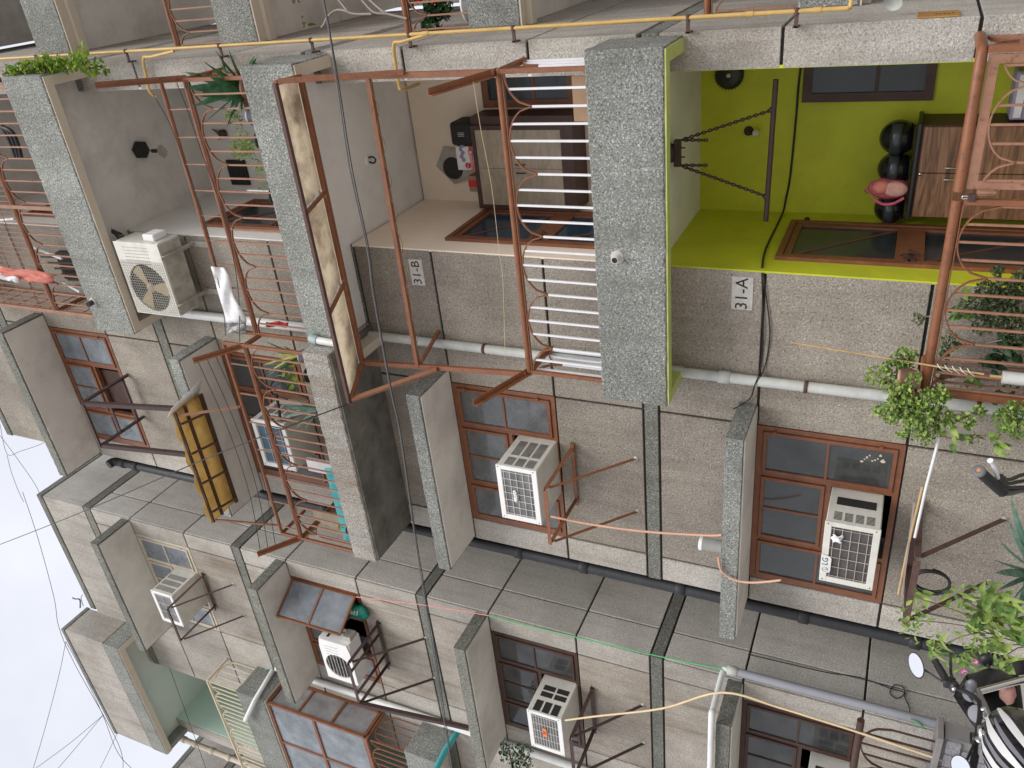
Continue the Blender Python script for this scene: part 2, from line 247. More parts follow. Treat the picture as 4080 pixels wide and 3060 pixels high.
# ------------------------------------------------------------------ mesh helpers
ORG = {}
V = Vector
class MB:
    def __init__(s): s.v = []; s.f = []; s.sm = []
    def add(s, vs, fs, smooth=False):
        o = len(s.v); s.v += [tuple(a) for a in vs]
        for f in fs: s.f.append(tuple(i + o for i in f)); s.sm.append(smooth)
        return s
    def box(s, x0, x1, y0, y1, z0, z1):
        x0, x1 = sorted((x0, x1)); y0, y1 = sorted((y0, y1)); z0, z1 = sorted((z0, z1))
        return s.add([(x0, y0, z0), (x1, y0, z0), (x1, y1, z0), (x0, y1, z0), (x0, y0, z1), (x1, y0, z1), (x1, y1, z1), (x0, y1, z1)],
                     [(0, 3, 2, 1), (4, 5, 6, 7), (0, 1, 5, 4), (1, 2, 6, 5), (2, 3, 7, 6), (3, 0, 4, 7)])
    def cbox(s, x0, x1, y0, y1, z0, z1, b=0.01):
        """box with chamfered edges along all 12 edges"""
        x0, x1 = sorted((x0, x1)); y0, y1 = sorted((y0, y1)); z0, z1 = sorted((z0, z1))
        b = min(b, (x1 - x0) * .45, (y1 - y0) * .45, (z1 - z0) * .45)
        c = V(((x0 + x1) / 2, (y0 + y1) / 2, (z0 + z1) / 2)); h = V(((x1 - x0) / 2, (y1 - y0) / 2, (z1 - z0) / 2))
        return s.obox(c, V((1, 0, 0)), V((0, 1, 0)), V((0, 0, 1)), h, b)
    def obox(s, c, ax, ay, az, h, b=0.0):
        c = V(c)
        if b <= 0:
            vs = [c + ax * (h[0] * i) + ay * (h[1] * j) + az * (h[2] * k) for k in (-1, 1) for j, i in ((-1, -1), (-1, 1), (1, 1), (1, -1))]
            return s.add(vs, [(0, 3, 2, 1), (4, 5, 6, 7), (0, 1, 5, 4), (1, 2, 6, 5), (2, 3, 7, 6), (3, 0, 4, 7)])
        vs = []; idx = {}
        for i in (-1, 1):
            for j in (-1, 1):
                for k in (-1, 1):
                    for a in range(3):
                        q = [h[0] * i, h[1] * j, h[2] * k]
                        for m in range(3):
                            if m != a: q[m] -= b * (i, j, k)[m]
                        idx[(i, j, k, a)] = len(vs); vs.append(c + ax * q[0] + ay * q[1] + az * q[2])
        fs = []
        def key(a, sa, b1, sb, c1, sc, ax_): d = [0, 0, 0]; d[a] = sa; d[b1] = sb; d[c1] = sc; return idx[(d[0], d[1], d[2], ax_)]
        for a in range(3):
            p, q = (a + 1) % 3, (a + 2) % 3
            for sa in (-1, 1):
                f = [key(a, sa, p, -1, q, -1, a), key(a, sa, p, 1, q, -1, a), key(a, sa, p, 1, q, 1, a), key(a, sa, p, -1, q, 1, a)]
                fs.append(tuple(f if sa > 0 else f[::-1]))
            for sp in (-1, 1):
                for sq in (-1, 1):
                    f = [key(a, -1, p, sp, q, sq, p), key(a, 1, p, sp, q, sq, p), key(a, 1, p, sp, q, sq, q), key(a, -1, p, sp, q, sq, q)]
                    fs.append(tuple(f if sp * sq < 0 else f[::-1]))
        for i in (-1, 1):
            for j in (-1, 1):
                for k in (-1, 1):
                    f = [idx[(i, j, k, 0)], idx[(i, j, k, 1)], idx[(i, j, k, 2)]]
                    fs.append(tuple(f if i * j * k > 0 else f[::-1]))
        return s.add(vs, fs)
    def rbox(s, x0, x1, y0, y1, z0, z1, b=.012, jit=.006, step=.06):
        """long cast block with worn, slightly chipped edges; runs along X or Y, whichever is longer"""
        alongx = (x1 - x0) >= (y1 - y0); L0, L1 = (x0, x1) if alongx else (y0, y1); a0, a1 = (y0, y1) if alongx else (x0, x1); n = max(2, int((L1 - L0) / step)); rows = []
        for i in range(n + 1):
            u = L0 + (L1 - L0) * i / n; r = []
            for (p, q, sp, sq) in ((a0, z0, 1, 0), (a1, z0, -1, 0), (a1, z0, 0, 1), (a1, z1, 0, -1), (a1, z1, -1, 0), (a0, z1, 1, 0), (a0, z1, 0, -1), (a0, z0, 0, 1)):
                c = b * random.uniform(.5, 1.3) + (random.random() < .06) * random.uniform(0, .02); pp = p + sp * c; qq = q + sq * c
                if not sp: pp += (1 if p == a0 else -1) * random.uniform(0, jit * .5)
                if not sq: qq += (1 if q == z0 else -1) * random.uniform(0, jit * .5)
                r.append((u, pp, qq) if alongx else (pp, u, qq))
            rows.append(r)
        fs = [(i * 8 + k, i * 8 + (k + 1) % 8, (i + 1) * 8 + (k + 1) % 8, (i + 1) * 8 + k) for i in range(n) for k in range(8)]
        if alongx: fs = [f[::-1] for f in fs]
        ends = [tuple(range(8)), tuple(range(n * 8 + 7, n * 8 - 1, -1))]
        if not alongx: ends = [e[::-1] for e in ends]
        return s.add([v for r in rows for v in r], fs + ends)
    def bar(s, p, q, wd, dp=None, up=(0, 0, 1), b=0.0):
        p, q = V(p), V(q); d = q - p; l = d.length
        if l < 1e-6: return s
        d /= l; up = V(up)
        if abs(d.dot(up)) > 0.95: up = V((0, 1, 0)) if abs(d.y) < .9 else V((1, 0, 0))
        a = d.cross(up).normalized(); c = a.cross(d)
        return s.obox((p + q) / 2, d, a, c, (l / 2, wd / 2, (dp or wd) / 2), b)
    def angle(s, p, q, wd=0.035, t=0.005, up=(0, 0, 1)):
        """rolled steel angle section"""
        p, q = V(p), V(q); d = (q - p).normalized(); up = V(up)
        if abs(d.dot(up)) > 0.95: up = V((0, 1, 0))
        a = d.cross(up).normalized(); c = a.cross(d)
        s.bar(p + c * (wd / 2 - t / 2), q + c * (wd / 2 - t / 2), wd, t, up); s.bar(p + a * (wd / 2 - t / 2) - c * t * .6, q + a * (wd / 2 - t / 2) - c * t * .6, t, wd - t * 1.2, up); return s
    def tube(s, pts, r, n=8, cap=True, closed=False):
        pts = [V(p) for p in pts]; m = len(pts)
        if m < 2: return s
        rs = r if isinstance(r, (list, tuple)) else [r] * m
        vs = []; fs = []
        def tang(i):
            a = pts[(i - 1) % m] if (closed or i > 0) else pts[i]; b = pts[(i + 1) % m] if (closed or i < m - 1) else pts[i]
            d = b - a; return d.normalized() if d.length > 1e-9 else V((0, 0, 1))
        t0 = tang(0); u = t0.orthogonal().normalized()
        for i in range(m):
            t = tang(i); u = u - t * u.dot(t)
            u = u.normalized() if u.length > 1e-6 else t.orthogonal().normalized()
            w_ = t.cross(u)
            for k in range(n): a = 6.28318530718 * k / n; vs.append(pts[i] + (u * math.cos(a) + w_ * math.sin(a)) * rs[i])
        for i in range(m if closed else m - 1):
            j = (i + 1) % m
            for k in range(n): fs.append((i * n + k, i * n + (k + 1) % n, j * n + (k + 1) % n, j * n + k))
        s.add(vs, fs, True)
        if cap and not closed:
            s.add(vs[:n], [tuple(range(n - 1, -1, -1))]); s.add(vs[-n:], [tuple(range(n))])
        return s
    def lathe(s, c, prof, n=20, axis=(0, 0, 1), smooth=True):
        c = V(c); ax = V(axis).normalized(); u = ax.orthogonal().normalized(); w_ = ax.cross(u); vs = []; fs = []
        for r, h in prof:
            for k in range(n): a = 6.28318530718 * k / n; vs.append(c + ax * h + (u * math.cos(a) + w_ * math.sin(a)) * max(r, 1e-4))
        for i in range(len(prof) - 1):
            for k in range(n): fs.append((i * n + k, i * n + (k + 1) % n, (i + 1) * n + (k + 1) % n, (i + 1) * n + k))
        return s.add(vs, fs, smooth)
    def ball(s, c, rx, ry=None, rz=None, n=14, m=9, ax=None, noise=0.0):
        ry = ry or rx; rz = rz or rx; c = V(c); ax = ax or (V((1, 0, 0)), V((0, 1, 0)), V((0, 0, 1))); vs = []; fs = []
        for i in range(m + 1):
            t = math.pi * i / m
            for k in range(n):
                a = 6.28318530718 * k / n; q = 1 + noise * (random.random() - .5)
                vs.append(c + ax[0] * (rx * math.sin(t) * math.cos(a) * q) + ax[1] * (ry * math.sin(t) * math.sin(a) * q) + ax[2] * (rz * math.cos(t) * q))
        for i in range(m):
            for k in range(n): fs.append((i * n + k, (i + 1) * n + k, (i + 1) * n + (k + 1) % n, i * n + (k + 1) % n))
        return s.add(vs, fs, True)
    def prism(s, pts, vec):
        """flat outline pushed along vec"""
        pts = [V(p) for p in pts]; vec = V(vec); n = len(pts); o = [p + vec for p in pts]
        return s.add(pts + o, [tuple(range(n)), tuple(range(2 * n - 1, n - 1, -1))] + [(i, i + n, (i + 1) % n + n, (i + 1) % n) for i in range(n)])
    def grid(s, P, smooth=True):
        """P[i][j] rows of points"""
        n, m = len(P), len(P[0])
        return s.add([p for r in P for p in r], [(i * m + j, i * m + j + 1, (i + 1) * m + j + 1, (i + 1) * m + j) for i in range(n - 1) for j in range(m - 1)], smooth)
    def leaf(s, p, d, ln, wd, bend=0.3, up=None, seg=3, shape='lance'):
        p, d = V(p), V(d).normalized(); up = V(up) if up else V((0, 0, 1))
        a = d.cross(up)
        if a.length < 1e-3: a = V((1, 0, 0))
        a.normalize(); nn = a.cross(d); L_ = []; prof = {'lance': (0.25, 0.9, 1.0, 0.62, 0.03), 'round': (0.35, 1.0, 1.0, 0.7, 0.1), 'strap': (0.7, 1.0, 0.92, 0.6, 0.03)}[shape]
        for i in range(seg + 1):
            t = i / seg; q = p + d * (ln * t) - V((0, 0, 1)) * (bend * ln * t * t)
            x = t * 4; k = min(3, int(x)); wv = (prof[k] * (1 - (x - k)) + prof[k + 1] * (x - k)) * wd / 2
            L_.append([q - a * wv + nn * wv * .35, q, q + a * wv + nn * wv * .35])
        return s.grid(L_, True)
    def build(s, name, mat, parent=None, kind=None, thick=None):
        me = bpy.data.meshes.new(name); o = bpy.data.objects.new(name, me); COL.objects.link(o)
        org = ORG[parent.name] if parent else V((0, 0, 0))
        if not parent and s.v:
            xs, ys, zs = zip(*s.v); org = V(((min(xs) + max(xs)) / 2, (min(ys) + max(ys)) / 2, min(zs))); o.location = org
        me.from_pydata([(a[0] - org[0], a[1] - org[1], a[2] - org[2]) for a in s.v], [], s.f)
        if any(s.sm): me.polygons.foreach_set('use_smooth', s.sm)
        me.materials.append(MATS[mat] if isinstance(mat, str) else mat); me.update()
        if parent: o.parent = parent
        ORG[o.name] = org
        if kind: o['kind'] = kind
        if thick:
            md = o.modifiers.new('thickness', 'SOLIDIFY'); md.thickness = thick; md.offset = 0
        return o
def tag(o, label, cat=None, group=None, kind=None):
    o['label'] = label
    if cat: o['category'] = cat
    if group: o['group'] = group
    if kind: o['kind'] = kind
    return o
def thing(name, label, cat, loc, group=None):
    o = bpy.data.objects.new(name, None); COL.objects.link(o); o.empty_display_size = 0.1
    o.location = V(loc); ORG[o.name] = V(loc); return tag(o, label, cat, group)
def box(name, mat, parent, *a, b=0.0):
    m = MB(); (m.cbox(*a, b=b) if b else m.box(*a)); return m.build(name, mat, parent)
def catenary(a, b, sag, n=14, wob=0.0):
    a, b = V(a), V(b); out = []
    for i in range(n + 1):
        t = i / n; p = a.lerp(b, t); p.z -= sag * 4 * t * (1 - t); out.append(p + V((random.uniform(-wob, wob), random.uniform(-wob, wob), random.uniform(-wob, wob))))
    return out
def smooth(pts, k=4):
    """Catmull-Rom through the points"""
    pts = [V(p) for p in pts]; out = []
    for i in range(len(pts) - 1):
        p0 = pts[max(0, i - 1)]; p1 = pts[i]; p2 = pts[i + 1]; p3 = pts[min(len(pts) - 1, i + 2)]
        for j in range(k):
            t = j / k; out.append(0.5 * ((2 * p1) + (p2 - p0) * t + (2 * p0 - 5 * p1 + 4 * p2 - p3) * t * t + (3 * p1 - p0 - 3 * p2 + p3) * t ** 3))
    out.append(pts[-1]); return out
def text(name, body, mat, parent, at, right, up, size, depth=0.002):
    c = bpy.data.curves.new(name, 'FONT'); c.body = body; c.size = size; c.extrude = depth; c.align_x = 'CENTER'; c.align_y = 'CENTER'; c.resolution_u = 2
    o = bpy.data.objects.new(name, c); COL.objects.link(o)
    dg = bpy.context.evaluated_depsgraph_get(); me = bpy.data.meshes.new_from_object(o.evaluated_get(dg)); bpy.data.objects.remove(o); bpy.data.curves.remove(c)
    r, u = V(right).normalized(), V(up).normalized(); n = r.cross(u); at = V(at); m = MB()
    m.add([at + r * v.co.x + u * v.co.y + n * v.co.z for v in me.vertices], [tuple(p.vertices) for p in me.polygons]); bpy.data.meshes.remove(me)
    return m.build(name, mat, parent)

# ------------------------------------------------------------------ ground
g = MB().box(-400, 400, -400, 400, -0.3, 0.0).build('ground', 'asphalt'); tag(g, 'paved ground in front of the flats, paled to bounce light upwards', kind='structure')  # pale tone chosen so the ground bounces light up to the soffits
g = MB().box(-40, 30, 4.55, 11.0, 0.004, 0.12).build('pavement', 'concrete'); tag(g, 'concrete apron along the foot of the flats', kind='structure')

# ------------------------------------------------------------------ levels of the flats
SILL = [1.32, 4.31, 7.30, 10.245]; LINT = [2.467, 5.415, 8.42, 11.31]
BLO = [3.31, 6.26, 9.205, 12.135]; BHI = [3.455, 6.405, 9.36, 12.29]
FLOOR = [0.41, 3.42, 6.38, 9.38]; CEIL = [3.29, 6.27, 9.31]
PAR = [(3.09, 3.65), (6.09, 6.65), (9.05, 9.64)]
ROOF = 13.32
G = 0.011            # half of a joint
FY = 6.0             # facade plane
def lv(k): return (0.12 if k == 0 else BHI[k - 1]), SILL[k], LINT[k], BLO[k]
def panels(par, cols, wincol, y0=FY, skip=None, mats=('pebble_beige',) * 3):
    """pebble-dash panels between open joints, window bay left free"""
    for k in range(4):
        z = lv(k)
        for r in range(3):
            for c, (xa, xb) in enumerate(cols):
                if c == wincol and r == 1: continue
                if skip and skip(k, r, c): continue
                MB().cbox(xa + G, xb - G, y0, y0 + 0.024, z[r] + G, z[r + 1] - G, b=0.004).build('wall_panel', mats[c], par)
        x0 = min(a for a, b in cols); x1 = max(b for a, b in cols)
        MB().cbox(x0, x1, y0 - 0.002, y0 + 0.024, BLO[k] + G, BHI[k] - G, b=0.004).build('band', 'pebble_band', par)
def window(par, x0, x1, k, fmat='wood_frame', gm='glass_dusty', ac=True, open_right=0.0, grill=False, mirror=False, y=FY):
    """steel window: casement of two panes at each side, two small panes over the opening in the middle"""
    z0, z1 = SILL[k] + 0.004, LINT[k] - 0.004; d0, d1 = y + 0.004, y + 0.06
    wdw = box('window', fmat, par, x0, x1, d0, d1, z1 - 0.05, z1)
    ORG[wdw.name] = ORG[par.name]
    fr = MB()
    fr.box(x0, x1, d0, d1, z0, z0 + 0.045); fr.box(x0, x0 + 0.045, d0 + .001, d1, z0 + .045, z1 - .05); fr.box(x1 - 0.045, x1, d0 + .001, d1, z0 + .045, z1 - .05)
    w_ = x1 - x0; xl, xr = x0 + w_ * 0.285, x1 - w_ * 0.29
    for xm in (xl, xr): fr.box(xm - 0.02, xm + 0.02, d0 + .002, d1, z0 + .045, z1 - .05)
    zm = z0 + (z1 - z0) * 0.47
    fr.box(xl + .02, xr - .02, d0 + .003, d1, zm - 0.022, zm + 0.022)
    fr.build('frame', fmat, wdw)
    def sash(a, b, c, d, split, nm=gm):
        f = MB(); y0, y1 = d0 - 0.014, d0 + 0.02; t = 0.03
        f.box(a, b, y0, y1, d - t, d); f.box(a, b, y0, y1, c, c + t); f.box(a, a + t, y0 + .001, y1, c + t, d - t); f.box(b - t, b, y0 + .001, y1, c + t, d - t)
        cells = []
        if split == 'h': m_ = (c + d) / 2; f.box(a + t, b - t, y0 + .002, y1, m_ - .01, m_ + .01); cells = [(a + t, b - t, c + t, m_ - .01), (a + t, b - t, m_ + .01, d - t)]
        else: m_ = (a + b) / 2; f.box(m_ - .01, m_ + .01, y0 + .002, y1, c + t, d - t); cells = [(a + t, m_ - .01, c + t, d - t), (m_ + .01, b - t, c + t, d - t)]
        f.build('sash', fmat, wdw)
        for q in cells: MB().box(q[0], q[1], y0 + .014, y0 + .018, q[2], q[3]).build('pane', nm, wdw)
    a0, a1, c0, c1 = x0 + .05, x1 - .05, z0 + .05, z1 - .055
    if mirror: sash(a0, xl - .024, c0, c1, 'h')
    else: sash(a0, xl - .024, c0, c1, 'h')
    sash(xl + .024, xr - .024, zm + .026, c1, 'v')
    if not open_right: sash(xr + .024, a1, c0, c1, 'h')
    if not ac: sash(xl + .024, xr - .024, c0, zm - .026, 'v')
    hg = MB()
    for zz in (z0 + .16, z1 - .16): hg.box(x1 - .062, x1 - .034, d0 - .022, d0 - .0145, zz, zz + .03)
    hg.build('hinge', fmat, wdw)
    if grill:
        gb = MB()
        for i in range(9): zz = z0 + .1 + i * (z1 - z0 - .2) / 8; gb.box(x0 + .05, x1 - .05, y + .09, y + .1, zz, zz + .012)
        for i in range(5): xx = x0 + .1 + i * (w_ - .2) / 4; gb.box(xx, xx + .012, y + .085, y + .09, z0 + .05, z1 - .05)
        gb.build('grille', 'steel_white', wdw)
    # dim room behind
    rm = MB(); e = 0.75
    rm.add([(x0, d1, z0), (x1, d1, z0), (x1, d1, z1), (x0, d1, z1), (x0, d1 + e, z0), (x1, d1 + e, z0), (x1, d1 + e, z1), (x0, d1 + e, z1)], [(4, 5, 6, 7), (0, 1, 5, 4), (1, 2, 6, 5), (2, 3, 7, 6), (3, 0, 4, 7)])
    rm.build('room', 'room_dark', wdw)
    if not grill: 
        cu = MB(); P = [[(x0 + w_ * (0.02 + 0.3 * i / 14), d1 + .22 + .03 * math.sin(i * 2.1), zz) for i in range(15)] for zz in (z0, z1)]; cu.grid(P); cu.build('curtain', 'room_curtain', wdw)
    return wdw
def sunshade(par, x0, x1, k, yf=5.43, mt='pebble_band'):
    z = LINT[k]; m = MB()
    m.rbox(x0, x1, yf, FY, z + 0.012, z + 0.155, b=0.007); o = m.build('sunshade', mt, par)
    MB().box(x0 + 0.025, x1 - 0.025, yf + 0.025, FY, z, z + 0.012).build('soffit', 'plaster_soffit', o)
    return o
# ------------------------------------------------------------------ main block
main = thing('apartment_block', 'beige pebble-dash block of flats with house numbers 31-A and 31-B', 'building', (-3.3, 7.5, 0))
# backing wall behind the panels, with window openings left out
def backing(par, xa, xb, wx0, wx1, y0=FY + 0.024, y1=FY + 0.2):
    m = MB()
    m.box(xa, wx0, y0, y1, 0, ROOF - .12); m.box(wx1, xb, y0, y1, 0, ROOF - .12)
    zs = [0] + [z for k in range(4) for z in (SILL[k], LINT[k])] + [ROOF - .12]
    for i in range(0, len(zs), 2): m.box(wx0, wx1, y0, y1, zs[i], zs[i + 1])
    return m.build('wall', 'groove', par)
backing(main, -5.85, -2.5, -5.56, -3.87)
colsM = [(-5.86, -5.56), (-5.56, -3.87), (-3.87, -2.48)]
panels(main, colsM, 1, mats=('pebble_pale', 'pebble_beige', 'pebble_beige'))
MB().cbox(-5.86, -2.48, FY, FY + .024, BHI[3] + G, ROOF - .13, b=.004).build('wall_panel', 'pebble_beige', main)
MB().cbox(-5.87, -0.75, FY - .012, FY + .2, ROOF - .12, ROOF, b=.008).build('coping', 'pebble_band', main)
MB().box(-5.85, -5.65, FY + .2, 9.5, 0, ROOF - .12).build('wall', 'pebble_beige', main)     # flank towards the shaft
MB().box(-5.85, -0.76, 9.0, 9.2, 0, ROOF).build('wall', 'pebble_beige', main)
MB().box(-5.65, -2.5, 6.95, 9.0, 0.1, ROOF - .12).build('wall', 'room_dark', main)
for k in range(4):
    sunshade(main, -5.84, (-3.66, -3.70, -3.70, -3.68)[k], k, mt=('pebble_grey', 'pebble_grey', 'pebble_grey', 'pebble_band')[k])
    window(main, -5.56, -3.87, k, 'wood_frame', ('glass_dark', 'glass_dusty', 'glass_dark', 'glass_sky_tint')[k], ac=(k < 3) or True, grill=(k == 1))
wn = [o for o in main.children if o.name.startswith('window')][0]
for i in range(9):
    q = onY(Zm(3400, 1700, 2.074)(70 + 22 * i, 300 - 12 * (i % 4) + random.uniform(-30, 20)), 5.995); n_ = 7; rr = random.uniform(.006, .014) * (2.0 if i in (7, 8) else 1)
    MB().prism([(q.x + rr * random.uniform(.5, 1.2) * math.cos(6.283 * k / n_), 5.999, q.z + rr * random.uniform(.5, 1.2) * math.sin(6.283 * k / n_)) for k in range(n_)], (0, -.001, 0)).build('peeled_film', 'trim_cream', wn)
# right pillar, its panels and its flank
MB().box(-1.0, -0.785, FY + .024, 9.0, 0, ROOF - .12).build('wall', 'groove', main)
for k in range(4):
    z = lv(k)
    for r in range(3):
        MB().cbox(-1.02, -0.76, FY, FY + .022, z[r] + G - .03, z[r + 1] - G - .03, b=.004).build('wall_panel', 'pebble_pale', main)
        for ya, yb in ((FY + .022, 7.6), (7.6, 9.0)):
            MB().cbox(-0.785, -0.76, ya + (G if ya > 6.5 else .002), yb - G, z[r] + G - .03, z[r + 1] - G - .03, b=.004).build('wall_panel', 'pebble_pale', main)
    MB().cbox(-1.02, -0.758, FY - .002, 9.0, BLO[k] + G - .05, BHI[k] - G - .05, b=.004).build('band', 'pebble_band', main)
# verandah recesses: walls, ceilings, floors
XL, XR, YB = -2.48, -1.02, 7.4
paints = [('paint_lime', 'ceiling_white', 'paint_lime_pale'), ('paint_cream', 'ceiling_white', 'trim_cream'), ('paint_offwhite', 'plaster_soffit', 'trim_cream'), ('paint_offwhite', 'plaster_soffit', 'trim_cream')]
for k in range(4):
    z0 = FLOOR[k]; z1 = CEIL[k] if k < 3 else 12.2; pm = paints[k]
    MB().box(XL, XR, YB, YB + .1, z0, z1).build('verandah_wall', pm[0], main)
    dy0, dy1, dz1 = 6.24, 7.12, LINT[k] - .03
    m = MB(); m.box(XL - .02, XL, FY + .002, dy0, z0, z1); m.box(XL - .02, XL, dy1, YB, z0, z1); m.box(XL - .02, XL, dy0, dy1, dz1, z1); m.build('verandah_wall', pm[0], main)
    MB().box(XR, XR + .02, FY + .002, YB, z0, z1).build('verandah_wall', pm[0], main)
    # door in the left wall
    dr = MB(); dr.box(XL - .02, XL + .03, dy0, dy1, dz1 - .05, dz1); dr.box(XL - .02, XL + .03, dy0, dy0 + .05, z0, dz1 - .05); dr.box(XL - .02, XL + .03, dy1 - .05, dy1, z0, dz1 - .05)
    door = dr.build('door', 'wood_frame', main); ORG[door.name] = ORG[main.name]
    st = MB(); a, b = dy0 + .055, dy1 - .055; t = .05; zl = z0 + .98; zm = zl + .16
    st.box(XL - .01, XL + .02, a, a + t, z0 + .03, dz1 - .055); st.box(XL - .01, XL + .02, b - t, b, z0 + .03, dz1 - .055)
    for q, h in ((z0 + .03, .1), (zl, .2), (dz1 - .055 - t, t)): st.box(XL - .009, XL + .019, a + t, b - t, q, q + h)
    st.bar((XL + .004, a + t, dz1 - .11), (XL + .004, b - t, zl + .2), .008, .014, (1, 0, 0)); st.bar((XL + .004, a + t, zl), (XL + .004, b - t, z0 + .13), .008, .014, (1, 0, 0))
    st.build('leaf_frame', 'wood_frame', door)
    for q0, q1 in ((z0 + .13, zl), (zl + .2, dz1 - .105)): MB().box(XL - .002, XL + .002, a + t, b - t, q0, q1).build('pane', 'glass_blue' if k == 1 else 'glass_slate', door)
    hn = MB(); hn.bar((XL + .03, a + .02, zl + .1), (XL + .03, a + .22, zl + .1), .018); hn.tube([(XL + .02, a + .13, zl + .03), (XL + .05, a + .13, zl + .05), (XL + .05, a + .13, zl + .15), (XL + .02, a + .13, zl + .17)], .006, 6); hn.box(XL + .02, XL + .036, a + .02, a + .07, zl + .06, zl + .14)
    hn.build('bolt', 'steel_dark', door)
    # window in the back wall, half hidden by the pillar
    f = MB(); wx0, wx1, wz0, wz1 = -1.53, -1.03, SILL[k] + .15, LINT[k] + (.0 if k else -.02)
    f.box(wx0, wx1, YB - .03, YB, wz1 - .07, wz1); f.box(wx0, wx1, YB - .03, YB, wz0, wz0 + .07); f.box(wx0, wx0 + .07, YB - .03, YB, wz0 + .07, wz1 - .07)
    f.box(wx0 + .07, wx1, YB - .02, YB, wz0 + .4, wz0 + .43); f.box(wx0 + .3, wx0 + .33, YB - .021, YB, wz0 + .07, wz1 - .07)
    wd_ = f.build('window', 'wood_dark' if k == 0 else 'wood_frame', main); ORG[wd_.name] = ORG[main.name]
    for q0, q1 in ((wx0 + .07, wx0 + .3), (wx0 + .33, wx1)): MB().box(q0, q1, YB - .014, YB - .002, wz0 + .07, wz1 - .07).build('pane', 'glass_slate', wd_)
# balcony floors, hanging parapets with painted soffits
def balcony(par, x0, x1, k, trim, ceil, zz=None, xback0=None, xback1=None, yback=YB, pmat='pebble_grey', yf=5.5):
    z0, z1 = zz or PAR[k]; ce = z0 + .2
    m = MB(); t = .1
    m.rbox(x0, x1, yf, yf + t, z0 + .012, z1, b=.012); o = m.build('parapet', pmat, par); ORG[o.name] = ORG[par.name]
    MB().rbox(x0, x0 + t, yf + t - .006, FY, z0 + .012, z1 - .004, b=.01).build('side_parapet', pmat, o); MB().rbox(x1 - t, x1, yf + t - .006, FY, z0 + .012, z1 - .004, b=.01).build('side_parapet', pmat, o)
    s = MB(); s.box(x0 + .014, x1 - .014, yf + .014, yf + t, z0, z0 + .012); s.box(x0 + .014, x0 + t, yf + t, FY - .002, z0, z0 + .012); s.box(x1 - t, x1 - .014, yf + t, FY - .002, z0, z0 + .012)
    s.box(x0 + t, x1 - t, yf + t, yf + t + .006, z0, ce); s.box(x0 + t, x0 + t + .006, yf + t + .006, FY - .002, z0, ce); s.box(x1 - t - .006, x1 - t, yf + t + .006, FY - .002, z0, ce)
    s.build('soffit_trim', trim, o)
    fl = MB(); fl.box(x0 + t, x1 - t, yf + t, FY, ce, ce + .1); fl.build('slab', ceil, par)
    return o
for k in range(3):
    balcony(main, -3.49, -0.78, k, paints[k][2], paints[k][1])
    MB().box(XL - .02, XR + .02, FY, YB + .1, PAR[k][0] + .2, PAR[k][0] + .3).build('slab', paints[k][1], main)
    lp = MB().box(-3.3, -0.95, FY - .006, FY, CEIL[k] - .04, CEIL[k]) if False else None
MB().box(-3.49, -0.78, 5.5, YB + .1, 12.1, 12.25).build('slab', 'plaster_soffit', main)
MB().box(XL, XR, 5.6, YB, 0.1, 0.41).build('plinth', 'concrete', main); MB().box(-3.4, -0.78, 5.5, FY - .01, 0.1, 0.36).build('plinth', 'pebble_grey', main)
# second-floor ledge balcony in front of the window, weathered, with a sooty underside
lb = MB().rbox(-5.82, -3.295, 5.275, 5.36, 6.245, 6.55, b=.016, jit=.012).build('ledge_parapet', 'pebble_rust', main)
MB().cbox(-3.38, -3.295, 5.354, FY - .002, 6.25, 6.545, b=.01).build('ledge_parapet', 'pebble_rust', main); MB().cbox(-5.82, -5.74, 5.354, FY - .002, 6.25, 6.545, b=.01).build('ledge_parapet', 'pebble_rust', main)
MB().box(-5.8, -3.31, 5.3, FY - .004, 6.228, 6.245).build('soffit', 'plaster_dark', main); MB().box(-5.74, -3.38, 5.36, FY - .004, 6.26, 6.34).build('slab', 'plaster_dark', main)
# roof
MB().box(-5.65, -0.8, FY + .2, 9.0, ROOF - .6, ROOF - .5).build('roof', 'concrete', main)

# ------------------------------------------------------------------ left block (mirror image beyond the shaft)
left = thing('apartment_block', 'lighter beige block of flats beyond the narrow shaft, with sea-green top verandah', 'building', (-9.5, 7.5, 0))
backing(left, -10.38, -7.024, -8.95, -7.28)
panels(left, [(-10.38, -8.95), (-8.95, -7.28), (-7.28, -7.0)], 1, mats=('pebble_pale', 'pebble_mid', 'pebble_pale'))
MB().cbox(-10.38, -7.0, FY, FY + .024, BHI[3] + G, ROOF - .13, b=.004).build('wall_panel', 'pebble_pale', left)
MB().cbox(-9.42, -6.99, FY - .012, FY + .2, ROOF - .12, ROOF, b=.008).build('coping', 'pebble_band', left)
MB().box(-7.2, -7.024, FY + .2, 9.5, 0, ROOF - .12).build('wall', 'groove', left)
for k in range(4):
    z = lv(k)
    for r in range(3):
        for ya, yb in ((FY + .024, 6.42), (6.42, 8.0)):
            MB().cbox(-7.024, -7.0, ya + (G if ya > 6.2 else .001), yb - G, z[r] + G, z[r + 1] - G, b=.004).build('wall_panel', 'pebble_flank_lifted', left)
    MB().cbox(-7.024, -6.998, FY + .026, 8.0, BLO[k] + G, BHI[k] - G, b=.004).build('band', 'pebble_band', left)
MB().cbox(-7.024, -7.0, FY + .024, 8.0, BHI[3] + G, ROOF - .13, b=.004).build('wall_panel', 'pebble_flank_lifted', left)
MB().cbox(-7.2, -6.99, FY + .2, 9.0, ROOF - .12, ROOF, b=.008).build('coping', 'pebble_band', left)
MB().box(-7.1, -5.7, 8.0, 8.1, 0, ROOF).build('wall', 'pebble_pale', left)
MB().box(-10.2, -7.2, 6.95, 9.0, 0.1, ROOF - .12).build('wall', 'room_dark', left)
